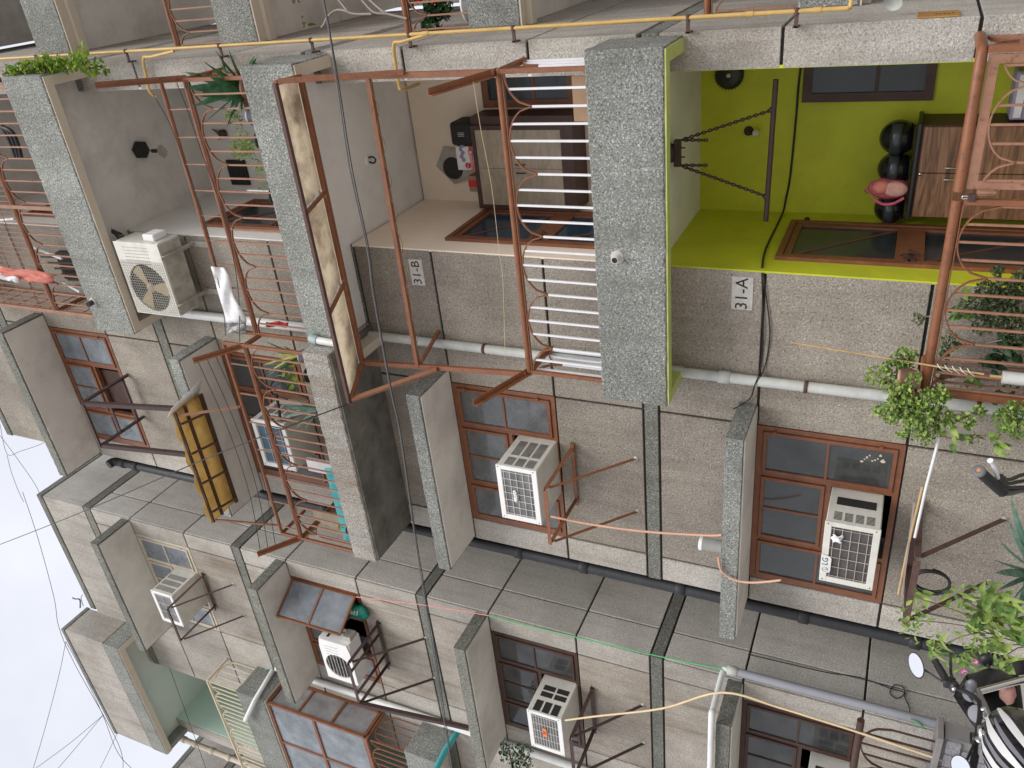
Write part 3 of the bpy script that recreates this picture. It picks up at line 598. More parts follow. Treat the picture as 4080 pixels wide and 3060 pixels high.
for k in range(4):
    sunshade(left, -9.17, -7.02, k, 5.42)
    window(left, -8.95, -7.28, k, ('wood_dark', 'wood_dark', 'wood_frame', 'wood_frame_cream')[k], ('glass_dark', 'glass_dark', 'glass_dusty', 'glass_sky_tint')[k], open_right=(1 if k == 2 else 0))
# left block balconies
LXa, LXb = -12.13, -9.49
LP = [(3.2, 3.74), (6.24, 6.76), (9.16, 9.70)]
lpaint = [('paint_offwhite', 'ceiling_white', 'trim_cream')] * 2 + [('paint_seafoam', 'paint_grey_green', 'trim_cream')] * 2
for k in range(3):
    balcony(left, LXa, LXb, k, 'trim_cream', 'plaster_soffit', zz=LP[k])
for k in range(4):
    z0 = (0.41, LP[0][0] + .3, LP[1][0] + .3, LP[2][0] + .3)[k]; z1 = (LP[0][0] + .2, LP[1][0] + .2, LP[2][0] + .2, 12.36)[k]; pm = lpaint[k]
    MB().box(-11.85, -10.38, YB, YB + .1, z0, z1).build('verandah_wall', pm[0], left); MB().box(-10.4, -10.38, FY + .02, YB, z0, z1).build('verandah_wall', pm[0], left)
    MB().box(-11.87, -11.85, FY + .02, YB, z0, z1).build('verandah_wall', pm[0], left)
    if k: MB().box(-11.87, -10.36, FY, YB + .1, LP[k - 1][0] + .2, LP[k - 1][0] + .3).build('slab', lpaint[k - 1][1], left)
MB().cbox(-12.13, -11.87, FY, FY + .024, 0.12, 12.36, b=.004).build('wall_panel', 'pebble_pale', left); MB().box(-12.11, -11.87, FY + .024, 9, 0, 12.36).build('wall', 'groove', left)
# roof balcony slab with its tall parapet
rb = MB().cbox(LXa, LXb, 5.5, 5.62, 12.53, 13.42, b=.01).build('roof_parapet', 'pebble_pale', left); ORG[rb.name] = ORG[left.name]
MB().cbox(LXb - .12, LXb, 5.615, FY + .02, 12.53, 13.418, b=.01).build('side_parapet', 'pebble_pale', rb); MB().cbox(LXa, LXa + .12, 5.615, 7.5, 12.53, 13.418, b=.01).build('side_parapet', 'pebble_pale', rb)
MB().cbox(LXa - .01, LXb + .01, 5.49, FY + .03, 13.42, 13.5, b=.008).build('coping', 'pebble_band', rb)
MB().cbox(LXa, LXb, 5.488, 5.6, 12.17, 12.52, b=.01).build('parapet_band', 'pebble_grey', rb); MB().cbox(LXb - .1, LXb + .002, 5.594, FY, 12.17, 12.52, b=.01).build('parapet_band', 'pebble_grey', rb); MB().cbox(LXa, LXa + .1, 5.594, FY, 12.17, 12.52, b=.01).build('parapet_band', 'pebble_grey', rb)
m = MB(); m.box(LXa + .01, LXb - .01, 5.5, 5.6, 12.158, 12.17); m.box(LXa + .1, LXb - .1, 5.6, 5.606, 12.16, 12.36); m.box(LXb - .1, LXb - .01, 5.6, FY - .002, 12.158, 12.17); m.build('soffit_trim', 'trim_cream', rb)
MB().box(LXa + .1, LXb - .1, 5.606, YB + .1, 12.36, 12.45).build('slab', 'paint_grey_green', left)
MB().box(-11.9, -7.2, FY + .2, 9.0, ROOF - .6, ROOF - .5).build('roof', 'concrete', left)

# ------------------------------------------------------------------ stair bay to the right of the pillar
bay = thing('apartment_block', 'stair landings with grey parapets right of the yellow gas pipe', 'building', (0.8, 8, 0))
RP = [(2.03, 2.46), (4.70, 5.20), (7.55, 8.05), (10.25, 10.80)]
for k, (a, b) in enumerate(RP):
    o = MB().cbox(-0.757, 3.2, 6.86, 6.97, a + .01, b, b=.01).build('parapet', 'pebble_grey', bay)
    MB().box(-0.757, 3.2, 6.87, 6.97, a - .004, a + .01).build('soffit_trim', 'trim_cream', bay)
    MB().box(-0.757, 3.2, 6.97, 9.6, a + .06, a + .16).build('slab', 'plaster_soffit', bay)
    MB().box(-0.757, 3.2, 6.97, 7.06, a - .06 , a - .004).build('beam', 'trim_cream', bay)
    MB().box(1.3, 3.2, 8.4, 8.5, a + .16, (RP[k + 1][0] if k < 3 else 13.0)).build('wall', 'paint_orange' if k == 1 else 'paint_offwhite', bay)
MB().box(-0.757, 3.2, 9.6, 9.7, 0, ROOF).build('wall', 'paint_offwhite', bay); MB().box(3.2, 3.3, 6.86, 9.7, 0, ROOF).build('wall', 'pebble_beige', bay); MB().box(-0.757, 3.2, 6.86, 9.7, ROOF - .1, ROOF).build('roof', 'concrete', bay)
MB().box(-0.757, 3.2, 6.9, 7.0, 0, 1.0).build('wall', 'pebble_grey', bay)
# ------------------------------------------------------------------ a farther block glimpsed past the left one
far = thing('apartment_block', 'weathered far block seen past the sea-green verandah', 'building', (-15.5, 7.5, 0))
MB().box(-22, -13.82, 6.03, 12, 0, ROOF - .12).build('wall', 'groove', far); MB().cbox(-22, -13.79, 6.0, 12, ROOF - .12, ROOF, b=.01).build('coping', 'pebble_band', far)
for k in range(4):
    z = lv(k)
    for r in range(3):
        MB().cbox(-13.82, -13.795, 6.0, 6.45, z[r] + G, z[r + 1] - G, b=.004).build('wall_panel', 'pebble_pale', far); MB().cbox(-13.82, -13.795, 6.47, 8.6, z[r] + G, z[r + 1] - G, b=.004).build('wall_panel', 'pebble_pale', far); MB().cbox(-16, -13.82, 6.0, 6.03, z[r] + G, z[r + 1] - G, b=.004).build('wall_panel', 'pebble_pale', far)
    MB().cbox(-16, -13.79, 5.996, 8.6, BLO[k] + G, BHI[k] - G, b=.004).build('band', 'pebble_band', far)
    MB().cbox(-15.9, -13.83, 5.43, 6.0, LINT[k], LINT[k] + .15, b=.01).build('sunshade', 'pebble_band', far); MB().box(-15.7, -14.1, 5.985, 5.999, SILL[k], LINT[k] - .01).build('window', 'glass_slate', far)
MB().cbox(-13.82, -13.795, 6.0, 8.6, BHI[3] + G, ROOF - .13, b=.004).build('wall_panel', 'pebble_pale', far)
MB().box(-13.8, -12.1, 8.6, 8.7, 0, 12.6).build('wall', 'pebble_mid', far); MB().cbox(-13.79, -12.13, 7.3, 8.6, 11.0, 11.12, b=.01).build('landing', 'plaster_soffit', far); MB().cbox(-13.79, -12.13, 7.25, 7.35, 11.0, 11.5, b=.01).build('parapet', 'pebble_grey', far)
# ------------------------------------------------------------------ iron railings
def arcz(s, zt, h): return zt - h + h * math.sqrt(max(0, 1 - (2 * s - 1) ** 2))
def run(par, A, B, zb, zt, n, cusp0, step, h, bm, am, bw=.014, skip=()):
    """bars standing between the parapet and a row of half-round hoops"""
    A, B = V((*A, 0)), V((*B, 0)); cs = list(range(cusp0 - 3 * step, n + step + 1, step))
    def at(i, z): p = A.lerp(B, i / n); return V((p.x, p.y, z))
    for i in range(n + 1):
        if i in skip: continue
        c = max(c for c in cs if c <= i); s = (i - c) / step
        MB().bar(at(i, zb), at(i, arcz(s, zt, h)), bw, bw, (1, 0, 0)).build('bar', bm, par)
    for c in cs:
        pts = []
        for q in range(17):
            s = q / 16; i = c + s * step
            if -1e-6 <= i <= n + 1e-6: pts.append(at(i, arcz(s, zt, h)))
        if len(pts) > 2:
            m = MB(); d = (B - A).normalized(); nr = V((-d.y, d.x, 0)) * .009
            rows = [[p - nr for p in pts], [p + nr for p in pts]]
            for a, b in zip(pts, pts[1:]): m.bar(a, b, .009, .021, (-d.y, d.x, 0))
            m.build('hoop', am, par)
def rails(par, pts, z, r, mat, flat=True):
    m = MB(); P = [V((*p, z)) for p in pts]
    for a, b in zip(P, P[1:]): m.tube([a, b], r, 10)
    for p in P[1:-1]: m.ball(p, r * 1.02, n=10, m=6)
    m.build('top_rail', mat, par)
    if flat:
        m = MB()
        for a, b in zip(P, P[1:]): o = V((0, 0, -r - .006)); m.bar(a + o, b + o, .03, .006)
        m.build('flat_rail', mat, par)
def post(par, p, z0, z1, mat, wd=.035): MB().bar((*p, z0), (*p, z1), wd, wd * .9, (1, 0, 0), b=.003).build('post', mat, par)
B_, L_ = 'steel_brown', 'steel_brown_light'
# first floor, white bars
r = thing('balcony_railing', 'brown iron railing with white bars on the balcony of flat 31-B', 'railing', (-2.1, 5.54, 3.65))
run(r, (-.9, 5.54), (-3.345, 5.54), 3.64, 4.275, 20, 2, 4, .2, 'steel_white', B_, .0155)
rails(r, [(-.9, FY), (-.9, 5.54), (-3.345, 5.54), (-3.345, FY)], 4.315, .024, B_)
for x in (-.9, -3.345):
    run(r, (x, 5.6), (x, 5.95), 3.64, 4.275, 3, 1, 4, .2, 'steel_white', B_, .0155); post(r, (x, 5.54), 3.64, 4.3, B_)
# second floor main balcony
r = thing('balcony_railing', 'two-rail brown iron railing of the second-floor balcony beside the outdoor air conditioner', 'railing', (-2.1, 5.54, 6.65))
run(r, (-.875, 5.54), (-3.31, 5.54), 6.64, 7.275, 20, 2, 4, .2, L_, B_)
rails(r, [(-.875, FY), (-.875, 5.54), (-3.31, 5.54)], 7.315, .022, B_); rails(r, [(-.875, 5.54), (-3.31, 5.54)], 7.60, .02, B_, False)
for x in (-.875,): run(r, (x, 5.6), (x, 5.95), 6.64, 7.275, 3, 1, 4, .2, L_, B_)
post(r, (-.875, 5.54), 6.64, 7.6, B_); post(r, (-3.31, 5.54), 6.64, 7.6, B_)
for i in range(2, 20, 2): x = -.875 - 2.435 * i / 20; MB().bar((x, 5.54, 7.33), (x, 5.54, 7.59), .011, .011, (1, 0, 0)).build('bar', L_, r)
m = MB(); m.angle((-.86, 5.54, 7.28), (-.80, 4.97, 7.72), .05, .006); m.build('clothesline_arm', B_, r)
# second floor ledge balcony
r = thing('balcony_railing', 'long two-rail brown railing on the rust-streaked ledge over the window', 'railing', (-4.55, 5.32, 6.55))
run(r, (-3.33, 5.32), (-5.78, 5.32), 6.54, 7.255, 21, 4, 4, .22, L_, B_)
rails(r, [(-3.33, 5.54), (-3.33, 5.32), (-5.78, 5.32), (-5.78, FY)], 7.29, .022, B_); rails(r, [(-3.33, 5.32), (-5.78, 5.32), (-5.78, 5.75)], 7.56, .02, B_, False)
run(r, (-5.78, 5.4), (-5.78, 5.95), 6.54, 7.255, 4, 0, 4, .2, L_, B_)
for x in (-3.33, -5.78): post(r, (x, 5.32), 6.54, 7.56, B_)
for i in range(2, 21, 3): x = -3.33 - 2.45 * i / 21; MB().bar((x, 5.32, 7.3), (x, 5.32, 7.55), .011, .011, (1, 0, 0)).build('bar', L_, r)
for x in (-3.33, -5.78):
    MB().angle((x, 5.32, 7.29), (x - .02, 4.95, 7.62), .045, .006).build('clothesline_arm', B_, r)
# third floor, caged to the ceiling
r = thing('balcony_cage', 'brown welded grille caging the third-floor balcony with red cloth', 'grille', (-2.1, 5.54, 9.64))
run(r, (-.87, 5.54), (-3.345, 5.54), 9.63, 10.25, 21, 2, 4, .2, L_, B_)
rails(r, [(-.87, FY), (-.87, 5.54), (-3.345, 5.54), (-3.345, FY)], 10.295, .024, B_)
for x in (-.87, -2.1, -3.345): post(r, (x, 5.54), 9.63, 12.1, L_, .045)
post(r, (-3.345, 5.96), 9.63, 12.1, L_)
for i in range(1, 42): x = -.87 - 2.475 * i / 42; MB().bar((x, 5.545, 10.32), (x, 5.545, 12.1), .007, .007, (1, 0, 0)).build('bar', L_, r)
for i in range(1, 7): z = 10.3 + i * .27; MB().bar((-.87, 5.556, z), (-3.345, 5.556, z), .007, .007).build('bar', L_, r)
for i in range(1, 5): MB().bar((-3.35, 5.54 + .09 * i, 9.63), (-3.35, 5.54 + .09 * i, 12.1), .008, .008, (1, 0, 0)).build('bar', L_, r)
for i in range(1, 9): z = 9.63 + i * .28; MB().bar((-3.345, 5.54, z), (-3.345, 5.96, z), .008, .008).build('bar', L_, r)
# ground floor: fixed part and gate
r = thing('verandah_railing', 'brown ground-floor railing with thick round top rail, left of the gate', 'railing', (-2.4, 5.52, .36))
run(r, (-1.77, 5.52), (-3.05, 5.52), .36, 1.245, 11, 0, 4, .2, L_, B_); m = MB().tube([(-1.735, 5.52, 1.288), (-3.085, 5.52, 1.292)], .031, 14); m.build('top_rail', B_, r)
MB().bar((-1.76, 5.52, 1.252), (-3.08, 5.52, 1.252), .03, .006).build('flat_rail', B_, r); MB().bar((-1.76, 5.52, .44), (-3.05, 5.52, .44), .03, .02).build('bottom_rail', B_, r)
post(r, (-1.745, 5.52), .36, 1.25, B_, .04)
MB().tube([(-3.085, 5.52, 1.292), (-3.085, FY, 1.292)], .031, 12).build('top_rail', B_, r); run(r, (-3.085, 5.57), (-3.085, 5.97), .36, 1.245, 4, 2, 4, .15, L_, B_); MB().bar((-3.085, 5.52, .36), (-3.085, 5.52, 1.26), .05, .05, (1, 0, 0)).build('post', B_, r)
MB().bar((-3.075, 5.53, .44), (-3.075, 5.99, .44), .03, .04).build('bottom_rail', B_, r)
gt = thing('verandah_gate', 'brown iron gate with flat frame and padlock on the ground-floor verandah', 'gate', (-1.3, 5.52, .4))
MB().tube([(-.87, 5.97, 1.288), (-.87, 5.57, 1.288), (-.882, 5.53, 1.288), (-.92, 5.518, 1.288), (-1.68, 5.52, 1.288)], .032, 14).build('top_rail', B_, gt)
m = MB(); m.box(-1.665, -.9, 5.515, 5.527, 1.195, 1.25); m.box(-.95, -.9, 5.515, 5.527, .42, 1.195); m.box(-1.665, -1.615, 5.515, 5.527, .42, 1.195); m.box(-1.615, -.95, 5.515, 5.527, .42, .47); m.build('frame', L_, gt)
run(gt, (-.96, 5.512), (-1.61, 5.512), .45, 1.19, 6, 5, 4, .17, L_, L_)
run(gt, (-.87, 5.62), (-.87, 5.95), .36, 1.245, 3, 1, 4, .15, L_, B_); MB().bar((-.872, 5.525, .36), (-.872, 5.525, 1.26), .04, .04, (1, 0, 0)).build('post', B_, gt)
m = MB().cbox(-1.735, -1.69, 5.485, 5.51, 1.19, 1.235, b=.004); m.build('padlock', 'steel_dark', gt); m = MB().tube(smooth([(-1.72, 5.497, 1.235), (-1.72, 5.497, 1.262), (-1.705, 5.497, 1.262), (-1.705, 5.497, 1.235)]), .004, 6); m.build('shackle', 'chrome', gt)
m = MB(); m.box(-1.70, -1.665, 5.5, 5.514, 1.10, 1.19); m.tube([(-1.68, 5.495, 1.18), (-1.68, 5.495, 1.09)], .011, 8); m.build('hinge', L_, gt)
# stair landings on the right
for k, zr in enumerate((3.14, 5.86, 8.70)):
    r = thing('landing_railing', ('brown railing of the lowest stair landing beside the gas pipe', 'brown railing of the landing with the white paint bucket', 'brown railing of the upper stair landing by the grey wall')[k], 'railing', (.5, 6.9, RP[k][1]), 'railings of the stair landings')
    run(r, (-.74, 6.92), (2.6, 6.92), RP[k][1] - .01, zr - .04, 30, 1, 4, .18, L_, B_); MB().tube([(-.755, 6.92, zr), (2.6, 6.92, zr)], .028, 10).build('top_rail', B_, r); MB().bar((-.755, 6.92, zr - .034), (2.6, 6.92, zr - .034), .03, .006).build('flat_rail', B_, r)
# left block top balcony: cream railing
r = thing('balcony_railing', 'cream painted iron railing of the sea-green top verandah', 'railing', (-10.8, 5.54, 9.7))
run(r, (-9.55, 5.54), (-12.05, 5.54), 9.69, 10.27, 24, 2, 4, .17, 'steel_cream', 'steel_cream', .014); MB().bar((-9.55, 5.54, 10.31), (-12.05, 5.54, 10.31), .035, .02).build('top_rail', 'steel_cream', r)
run(r, (-9.55, 5.56), (-9.55, 5.97), 9.69, 10.27, 4, 0, 4, .17, 'steel_cream', 'steel_cream', .012); MB().tube([(-9.55, 5.54, 10.31), (-9.55, 5.985, 10.31)], .02, 8).build('top_rail', 'steel_cream', r)
# left block second floor: brown railing and glazed enclosure above it
r = thing('balcony_railing', 'rusty brown railing under the glazed second-floor balcony', 'railing', (-10.8, 5.54, 6.76))
run(r, (-9.58, 5.54), (-12.05, 5.54), 6.75, 7.36, 20, 1, 4, .18, B_, B_, .015); run(r, (-9.58, 5.56), (-9.58, 5.97), 6.75, 7.36, 4, 0, 4, .18, B_, B_, .012)
MB().tube([(-9.58, 5.985, 7.4), (-9.58, 5.54, 7.4), (-12.05, 5.54, 7.4)], .022, 8).build('top_rail', B_, r)
e = thing('balcony_glazing', 'brown framed dusty glass screen closing the second-floor balcony', 'glazing', (-10.8, 5.55, 7.43))
zs = [7.44, 8.32, 9.14]; xs = [-9.57, -10.43, -11.3, -12.05]; m = MB()
for x in xs: m.box(x - .022, x + .022, 5.53, 5.57, zs[0], zs[2])
for z in zs: m.box(xs[-1], xs[0], 5.527, 5.573, z - .022, z + .022)
m.box(-9.592, -9.548, 5.573, 5.985, zs[0] - .022, zs[0] + .022); m.box(-9.592, -9.548, 5.573, 5.985, zs[2] - .03, zs[2] + .02); m.box(-9.592, -9.548, 5.95, 5.99, zs[0], zs[2])
for z in (8.02, 8.6): m.box(-9.588, -9.552, 5.573, 5.95, z - .018, z + .018)
m.build('frame', 'wood_frame', e)
for i in range(3):
    for j in range(2): MB().box(xs[i + 1] + .022, xs[i] - .022, 5.547, 5.553, zs[j] + .022, zs[j + 1] - .022).build('pane', 'glass_sky_tint', e)
for a, b in ((7.466, 8.0), (8.04, 8.58), (8.62, 9.1)): MB().box(-9.573, -9.567, 5.575, 5.95, a, b).build('pane', 'glass_frost', e)
# ------------------------------------------------------------------ awning frame over flat 31-B
a = thing('awning', 'brown steel awning frame with rust-stained cream panels over balcony 31-B', 'awning', (-2.2, 5.5, 4.32))
A0, A1 = V((-.86, 5.14, 6.0)), V((-3.70, 5.14, 6.0)); Bp0, Bp1 = V((-.875, 5.5, 6.04)), V((-3.46, 5.5, 6.04))
def ab(p, q, wd, dp=None, nm='tube', mt=B_): MB().bar(p, q, wd, dp or wd, b=.003).build(nm, mt, a)
ab(A0, A1, .035, nm='front_beam', mt='steel_rust'); ab(Bp0, Bp1, .04, nm='rear_beam'); ab(A0, Bp0, .035, nm='rafter'); ab(A1, Bp1, .035, nm='rafter')
ts = (0.0, .36, .68, 1.0)
for t in ts[1:3]: ab(A0.lerp(A1, t), Bp0.lerp(Bp1, t), .03, nm='rafter')
for t0, t1 in zip(ts, ts[1:]):
    P = []
    for i in range(7):
        t = t0 + .01 + (t1 - t0 - .02) * i / 6; P.append([A0.lerp(A1, t) + V((0, .02, .026)), (A0.lerp(A1, t) + Bp0.lerp(Bp1, t)) / 2 + V((0, 0, .024 + .012 * math.sin(i * 1.7))), Bp0.lerp(Bp1, t) + V((0, -.02, .03))])
    MB().grid(P).build('panel', 'tin_rust', a, thick=.006)
ab((-.89, 5.5, 6.02), (-.9, 5.515, 4.33), .042, nm='upright'); ab((-3.455, 5.5, 6.02), (-3.36, 5.515, 4.33), .042, nm='upright')
ab((-.89, 5.5, 5.40), (-3.42, 5.5, 5.42), .04, nm='cross_beam')
ab((-.85, 5.16, 5.98), (-.87, 5.475, 5.06), .04, nm='brace'); ab((-3.66, 5.16, 5.98), (-3.41, 5.475, 5.2), .04, nm='brace')
ab((-3.42, 5.52, 5.42), (-3.3, 5.99, 5.45), .03, nm='wall_stay')
m = MB(); pts = [(-.92 - 2.45 * i / 90, 5.5 - .02, 5.36 + .018 * math.sin(i * .62)) for i in range(91)]; m.tube(pts, .003, 5); m.build('cable', 'stem', a)
for x, s in ((-.9, 1), (-3.345, -1)): m = MB().angle((x, 5.54, 4.31), (x - s * .03 if s > 0 else x - .05, 5.0, 4.58), .05, .006); m.build('clothesline_arm', B_, a)
# ------------------------------------------------------------------ yellow fibre awning over the ledge balcony
a = thing('awning', 'small sloping awning of translucent yellow corrugated sheet on brown angles', 'awning', (-4.8, 5.2, 7.56))
xA, zA = -4.06, 8.25
P = []
for i in range(31):
    x = xA - 1.48 * i / 30; c = .004 * math.sin(i * 2.2); j = .02 * math.sin(i * .9) ; P.append([(x, 4.96 + j, zA - .03 + c), (x, 5.1, zA - .02 + c), (x, 5.25, zA - .01 + c), (x, 5.40, zA + c)])
MB().grid(P).build('sheet', 'fibre_yellow', a, thick=.003)
for yy, wd in ((5.0, .02), (5.14, .025), (5.38, .04)): MB().bar((xA, yy, zA - .05), (xA - 1.46, yy, zA - .05), wd, .03).build('purlin', 'wood_dark', a)
for t in (.1, .36, .63, .9): x = xA - 1.46 * t; MB().bar((x, 5.0, zA - .075), (x - .08, 5.38, zA - .07), .02, .02).build('rafter', 'steel_rust', a)
MB().bar((xA - .05, 5.02, zA - .06), (xA - .01, 5.3, 7.575), .026, .02, (1, 0, 0)).build('prop', L_, a); MB().bar((xA - 1.44, 5.02, zA - .06), (xA - 1.6, 5.31, 7.575), .02, .02, (1, 0, 0)).build('prop', L_, a)
m = MB().grid([[(xA + .03, 5.02, zA - .0), (xA + .06, 5.3, zA + .02), (xA + .15, 5.5, zA - .03)], [(xA - .04, 4.95, zA + .02), (xA - .04, 5.2, zA + .03), (xA - .04, 5.42, zA + .03)]]); m.build('flap', 'cloth_white', a, thick=.004)
# teal roll under the glazed balcony
m = MB().tube(smooth([(-9.43, 6.0, 6.17), (-9.43, 5.7, 6.19), (-9.44, 5.35, 6.18), (-9.45, 4.95, 6.15)]), [.045] * 13, 10); o = m.build('rolled_tarpaulin', 'tarp_teal'); tag(o, 'teal tarpaulin rolled under the glazed balcony corner', 'tarpaulin')
# ------------------------------------------------------------------ window air conditioners
def window_ac(name, label, x0, x1, z0, z1, yf, body='ac_white', face='ac_bright', fins='ac_fins', grid=(4, 6), side='vents', group=None):
    """box through the window: outer face with fins behind wire grid, louvred flank on the right"""
    t = thing(name, label, 'air conditioner', ((x0 + x1) / 2, yf + .3, z0), group)
    MB().cbox(x0, x1, yf + .02, 6.35, z0, z1, b=.008).build('casing', body, t)
    fr = MB(); e = .05
    fr.cbox(x0 - .004, x1 + .004, yf, yf + .022, z1 - e, z1 + .004, b=.004); fr.cbox(x0 - .004, x1 + .004, yf, yf + .022, z0 - .004, z0 + e, b=.004)
    fr.cbox(x0 - .004, x0 + e, yf + .001, yf + .022, z0 + e - .002, z1 - e + .002, b=.003); fr.cbox(x1 - e * .8, x1 + .004, yf + .001, yf + .022, z0 + e - .002, z1 - e + .002, b=.003)
    fr.build('face_frame', face, t)
    a, b, c, d = x0 + e, x1 - e * .8, z0 + e, z1 - e
    f = MB().box(a, b, yf + .012, yf + .0195, c, d).build('fin_coil', fins, t)
    gr = MB(); ny, nx = grid[0], grid[1]
    for i in range(nx + 1): x = a + .02 + (b - a - .04) * i / nx; gr.tube([(x, yf + .003, c - .006), (x, yf + .003, d + .006)], .003, 5)
    for j in range(ny + 1): z = c + .03 + (d - c - .05) * j / ny; gr.tube([(a + .005, yf + .002, z), (b - .005, yf + .002, z)], .003, 5)
    gr.build('wire_guard', 'ac_white' if face == 'ac_bright' else 'ac_dirty', t)
    yb = 5.97; dz = z1 - z0; dy = yb - yf
    if side == 'six':
        for i in range(3):
            za = z0 + dz * (.12 + .26 * i); zb = za + dz * .2
            for ya, yc in ((.08, .32), (.4, .88)): MB().box(x1 + .0005, x1 + .003, yf + dy * ya, yf + dy * yc, za, zb).build('vent', 'ac_mesh', t)
    elif side == 'lattice':
        for i in range(3): za = z0 + dz * (.14 + .26 * i); MB().box(x1 + .0005, x1 + .003, yf + dy * .06, yf + dy * .36, za, za + dz * .2).build('vent', 'black_matt', t)
        for i in range(2):
            for j in range(2): za = z0 + dz * (.1 + .4 * i); ya = yf + dy * (.48 + .19 * j); MB().box(x1 + .0005, x1 + .003, ya, ya + dy * .14, za, za + dz * .34).build('vent', 'black_matt', t)
    elif side == 'slots':
        for i in range(4):
            za = z0 + dz * (.12 + .2 * i); m = MB()
            for j in range(7): ya = yf + dy * (.12 + .036 * j); m.box(x1 + .0005, x1 + .002, ya, ya + dy * .018, za, za + dz * .15)
            m.build('vent', 'black_matt', t)
        MB().box(x1 + .0005, x1 + .002, yf + dy * .58, yf + dy * .82, z0 + dz * .12, z0 + dz * .86).build('vent', 'black_matt', t)
    elif side == 'three':
        for i in range(3):
            ya = yf + dy * (.12 + .24 * i); m = MB().box(x1 + .0005, x1 + .0015, ya, ya + dy * .17, z0 + dz * .12, z0 + dz * .9); v = m.build('vent', 'black_matt', t); ORG[v.name] = ORG[t.name]
            s = MB()
            for j in range(16): zz_ = z0 + dz * (.14 + .047 * j); s.box(x1 + .0015, x1 + .004, ya + .002, ya + dy * .17 - .002, zz_, zz_ + dz * .018)
            s.build('slat', body, v)
    sc = MB()
    for q in ((x1 - .012, z1 - .02), (x1 - .012, z0 + .03), (x0 + .02, z0 + .02), (x0 + .02, z1 - .02)): sc.lathe((q[0], yf - .002, q[1]), [(0, 0), (.006, 0), (.006, .004)], 8, (0, 1, 0))
    sc.build('screw', 'steel_rust', t)
    return t
def bracket(label, x0, x1, k, yf=5.29, mat='steel_brown', drop=.62, zoff=-.155, long_strut=None, wd=.035):
    z = SILL[k] + zoff; t = thing('air_conditioner_bracket', label, 'bracket', ((x0 + x1) / 2, 5.9, z - drop))
    def A(p, q, nm, up=(0, 0, 1)): MB().angle(p, q, wd, .005, up).build(nm, mat, t)
    A((x0, yf, z), (x1, yf, z), 'front_bar'); A((x1, yf, z), (x1, 6.0, z), 'side_bar'); A((x0, yf, z), (x0, 6.0, z), 'side_bar'); A((x0 - .06, 5.975, z - .003), (x1 + .06, 5.975, z - .003), 'rear_bar')
    for x in (x0, x1):
        MB().bar((x, yf + .04, z - .02), (x - .015, 5.995, z - drop), wd * .8, .008, (1, 0, 0)).build('strut', mat, t); MB().lathe((x - .015, 5.985, z - drop), [(0, 0), (.02, 0), (.025, .014)], 10, (0, 1, 0)).build('anchor', 'concrete', t)
    return t
ac1 = window_ac('window_air_conditioner', 'white window air conditioner with wire guard in the first-floor window of flat 31-B', -4.99, -4.37, 4.325, 4.735, 5.475, side='six', grid=(4, 6))
m = MB()
for i in range(16): z = 4.56 + .012 * math.sin(i * 1.9); m.ball((-4.63 - .008 * i, 5.466, z), .012, n=6, m=4)
m.build('badge', 'box_white', ac1)
window_ac('window_air_conditioner', 'white window air conditioner low in the dark ground-floor window, clear gap to its left', 0, 0, 0, 0, 0) if False else None
ac0 = window_ac('window_air_conditioner', 'cream window air conditioner with brown fins and white corner badge on the ground floor', -5.01, -4.39, 1.425, 1.83, 5.537, body='ac_white', face='ac_white', fins='ac_fins_brown', side='slots', grid=(4, 5))
MB().prism([(-4.92, 5.532, 1.835), (-4.72, 5.532, 1.835), (-4.735, 5.532, 1.765), (-4.755, 5.532, 1.755), (-4.885, 5.532, 1.755), (-4.905, 5.532, 1.765)], (0, -.004, 0)).build('badge', 'box_white', ac0)
text('badge_text', 'LG', 'text_black', ac0, (-4.79, 5.5275, 1.80), (1, 0, 0), (0, 0, 1), .065, .001)
m = MB().tube([(-4.875 + .022 * math.cos(a * .5), 5.527, 1.797 + .022 * math.sin(a * .5)) for a in range(13)], .003, 5); m.bar((-4.875, 5.527, 1.805), (-4.875, 5.527, 1.787), .004); m.bar((-4.875, 5.527, 1.787), (-4.863, 5.527, 1.787), .004); m.build('badge_ring', 'steel_bare', ac0)
P = [[(-4.5 - .07 * i / 5 + .012 * math.sin(j * 2 + i), 5.528 - .008 * math.sin(i * 1.3 + j), 1.77 - .075 * j / 4 - .012 * math.sin(i * 1.7)) for i in range(6)] for j in range(5)]; MB().grid(P).build('paper_scrap', 'cloth_white', ac0, thick=.002)
MB().box(-4.98, -4.78, 5.56, 5.57, 1.36, 1.42).build('energy_label', 'box_white', ac0) if False else None
acl1 = window_ac('window_air_conditioner', 'off-white air conditioner with orange sticker in the far first-floor window', -8.43, -7.80, 4.345, 4.765, 5.48, side='lattice', grid=(8, 4))
MB().box(-8.17, -8.03, 5.470, 5.473, 4.54, 4.59).build('sticker', 'label_orange', acl1); text('sticker_mark', '787', 'text_black', acl1, (-8.10, 5.4695, 4.565), (1, 0, 0), (0, 0, 1), .045, .0005)
acl3 = window_ac('window_air_conditioner', 'white air conditioner with slatted flank under the top left sunshade', -8.345, -7.755, 10.265, 10.675, 5.49, side='three', grid=(2, 3), face='ac_bright', fins='ac_fins')
acm2 = window_ac('window_air_conditioner', 'cream air conditioner with blue fins behind the ledge railing', -5.02, -4.41, 7.31, 7.765, 5.55, side='six', fins='ac_fins_blue', grid=(3, 3))
aclg = window_ac('window_air_conditioner', 'cream air conditioner in the dark lowest left window', -8.5, -7.85, 1.34, 1.75, 5.6, side='lattice', fins='ac_fins', grid=(4, 5))
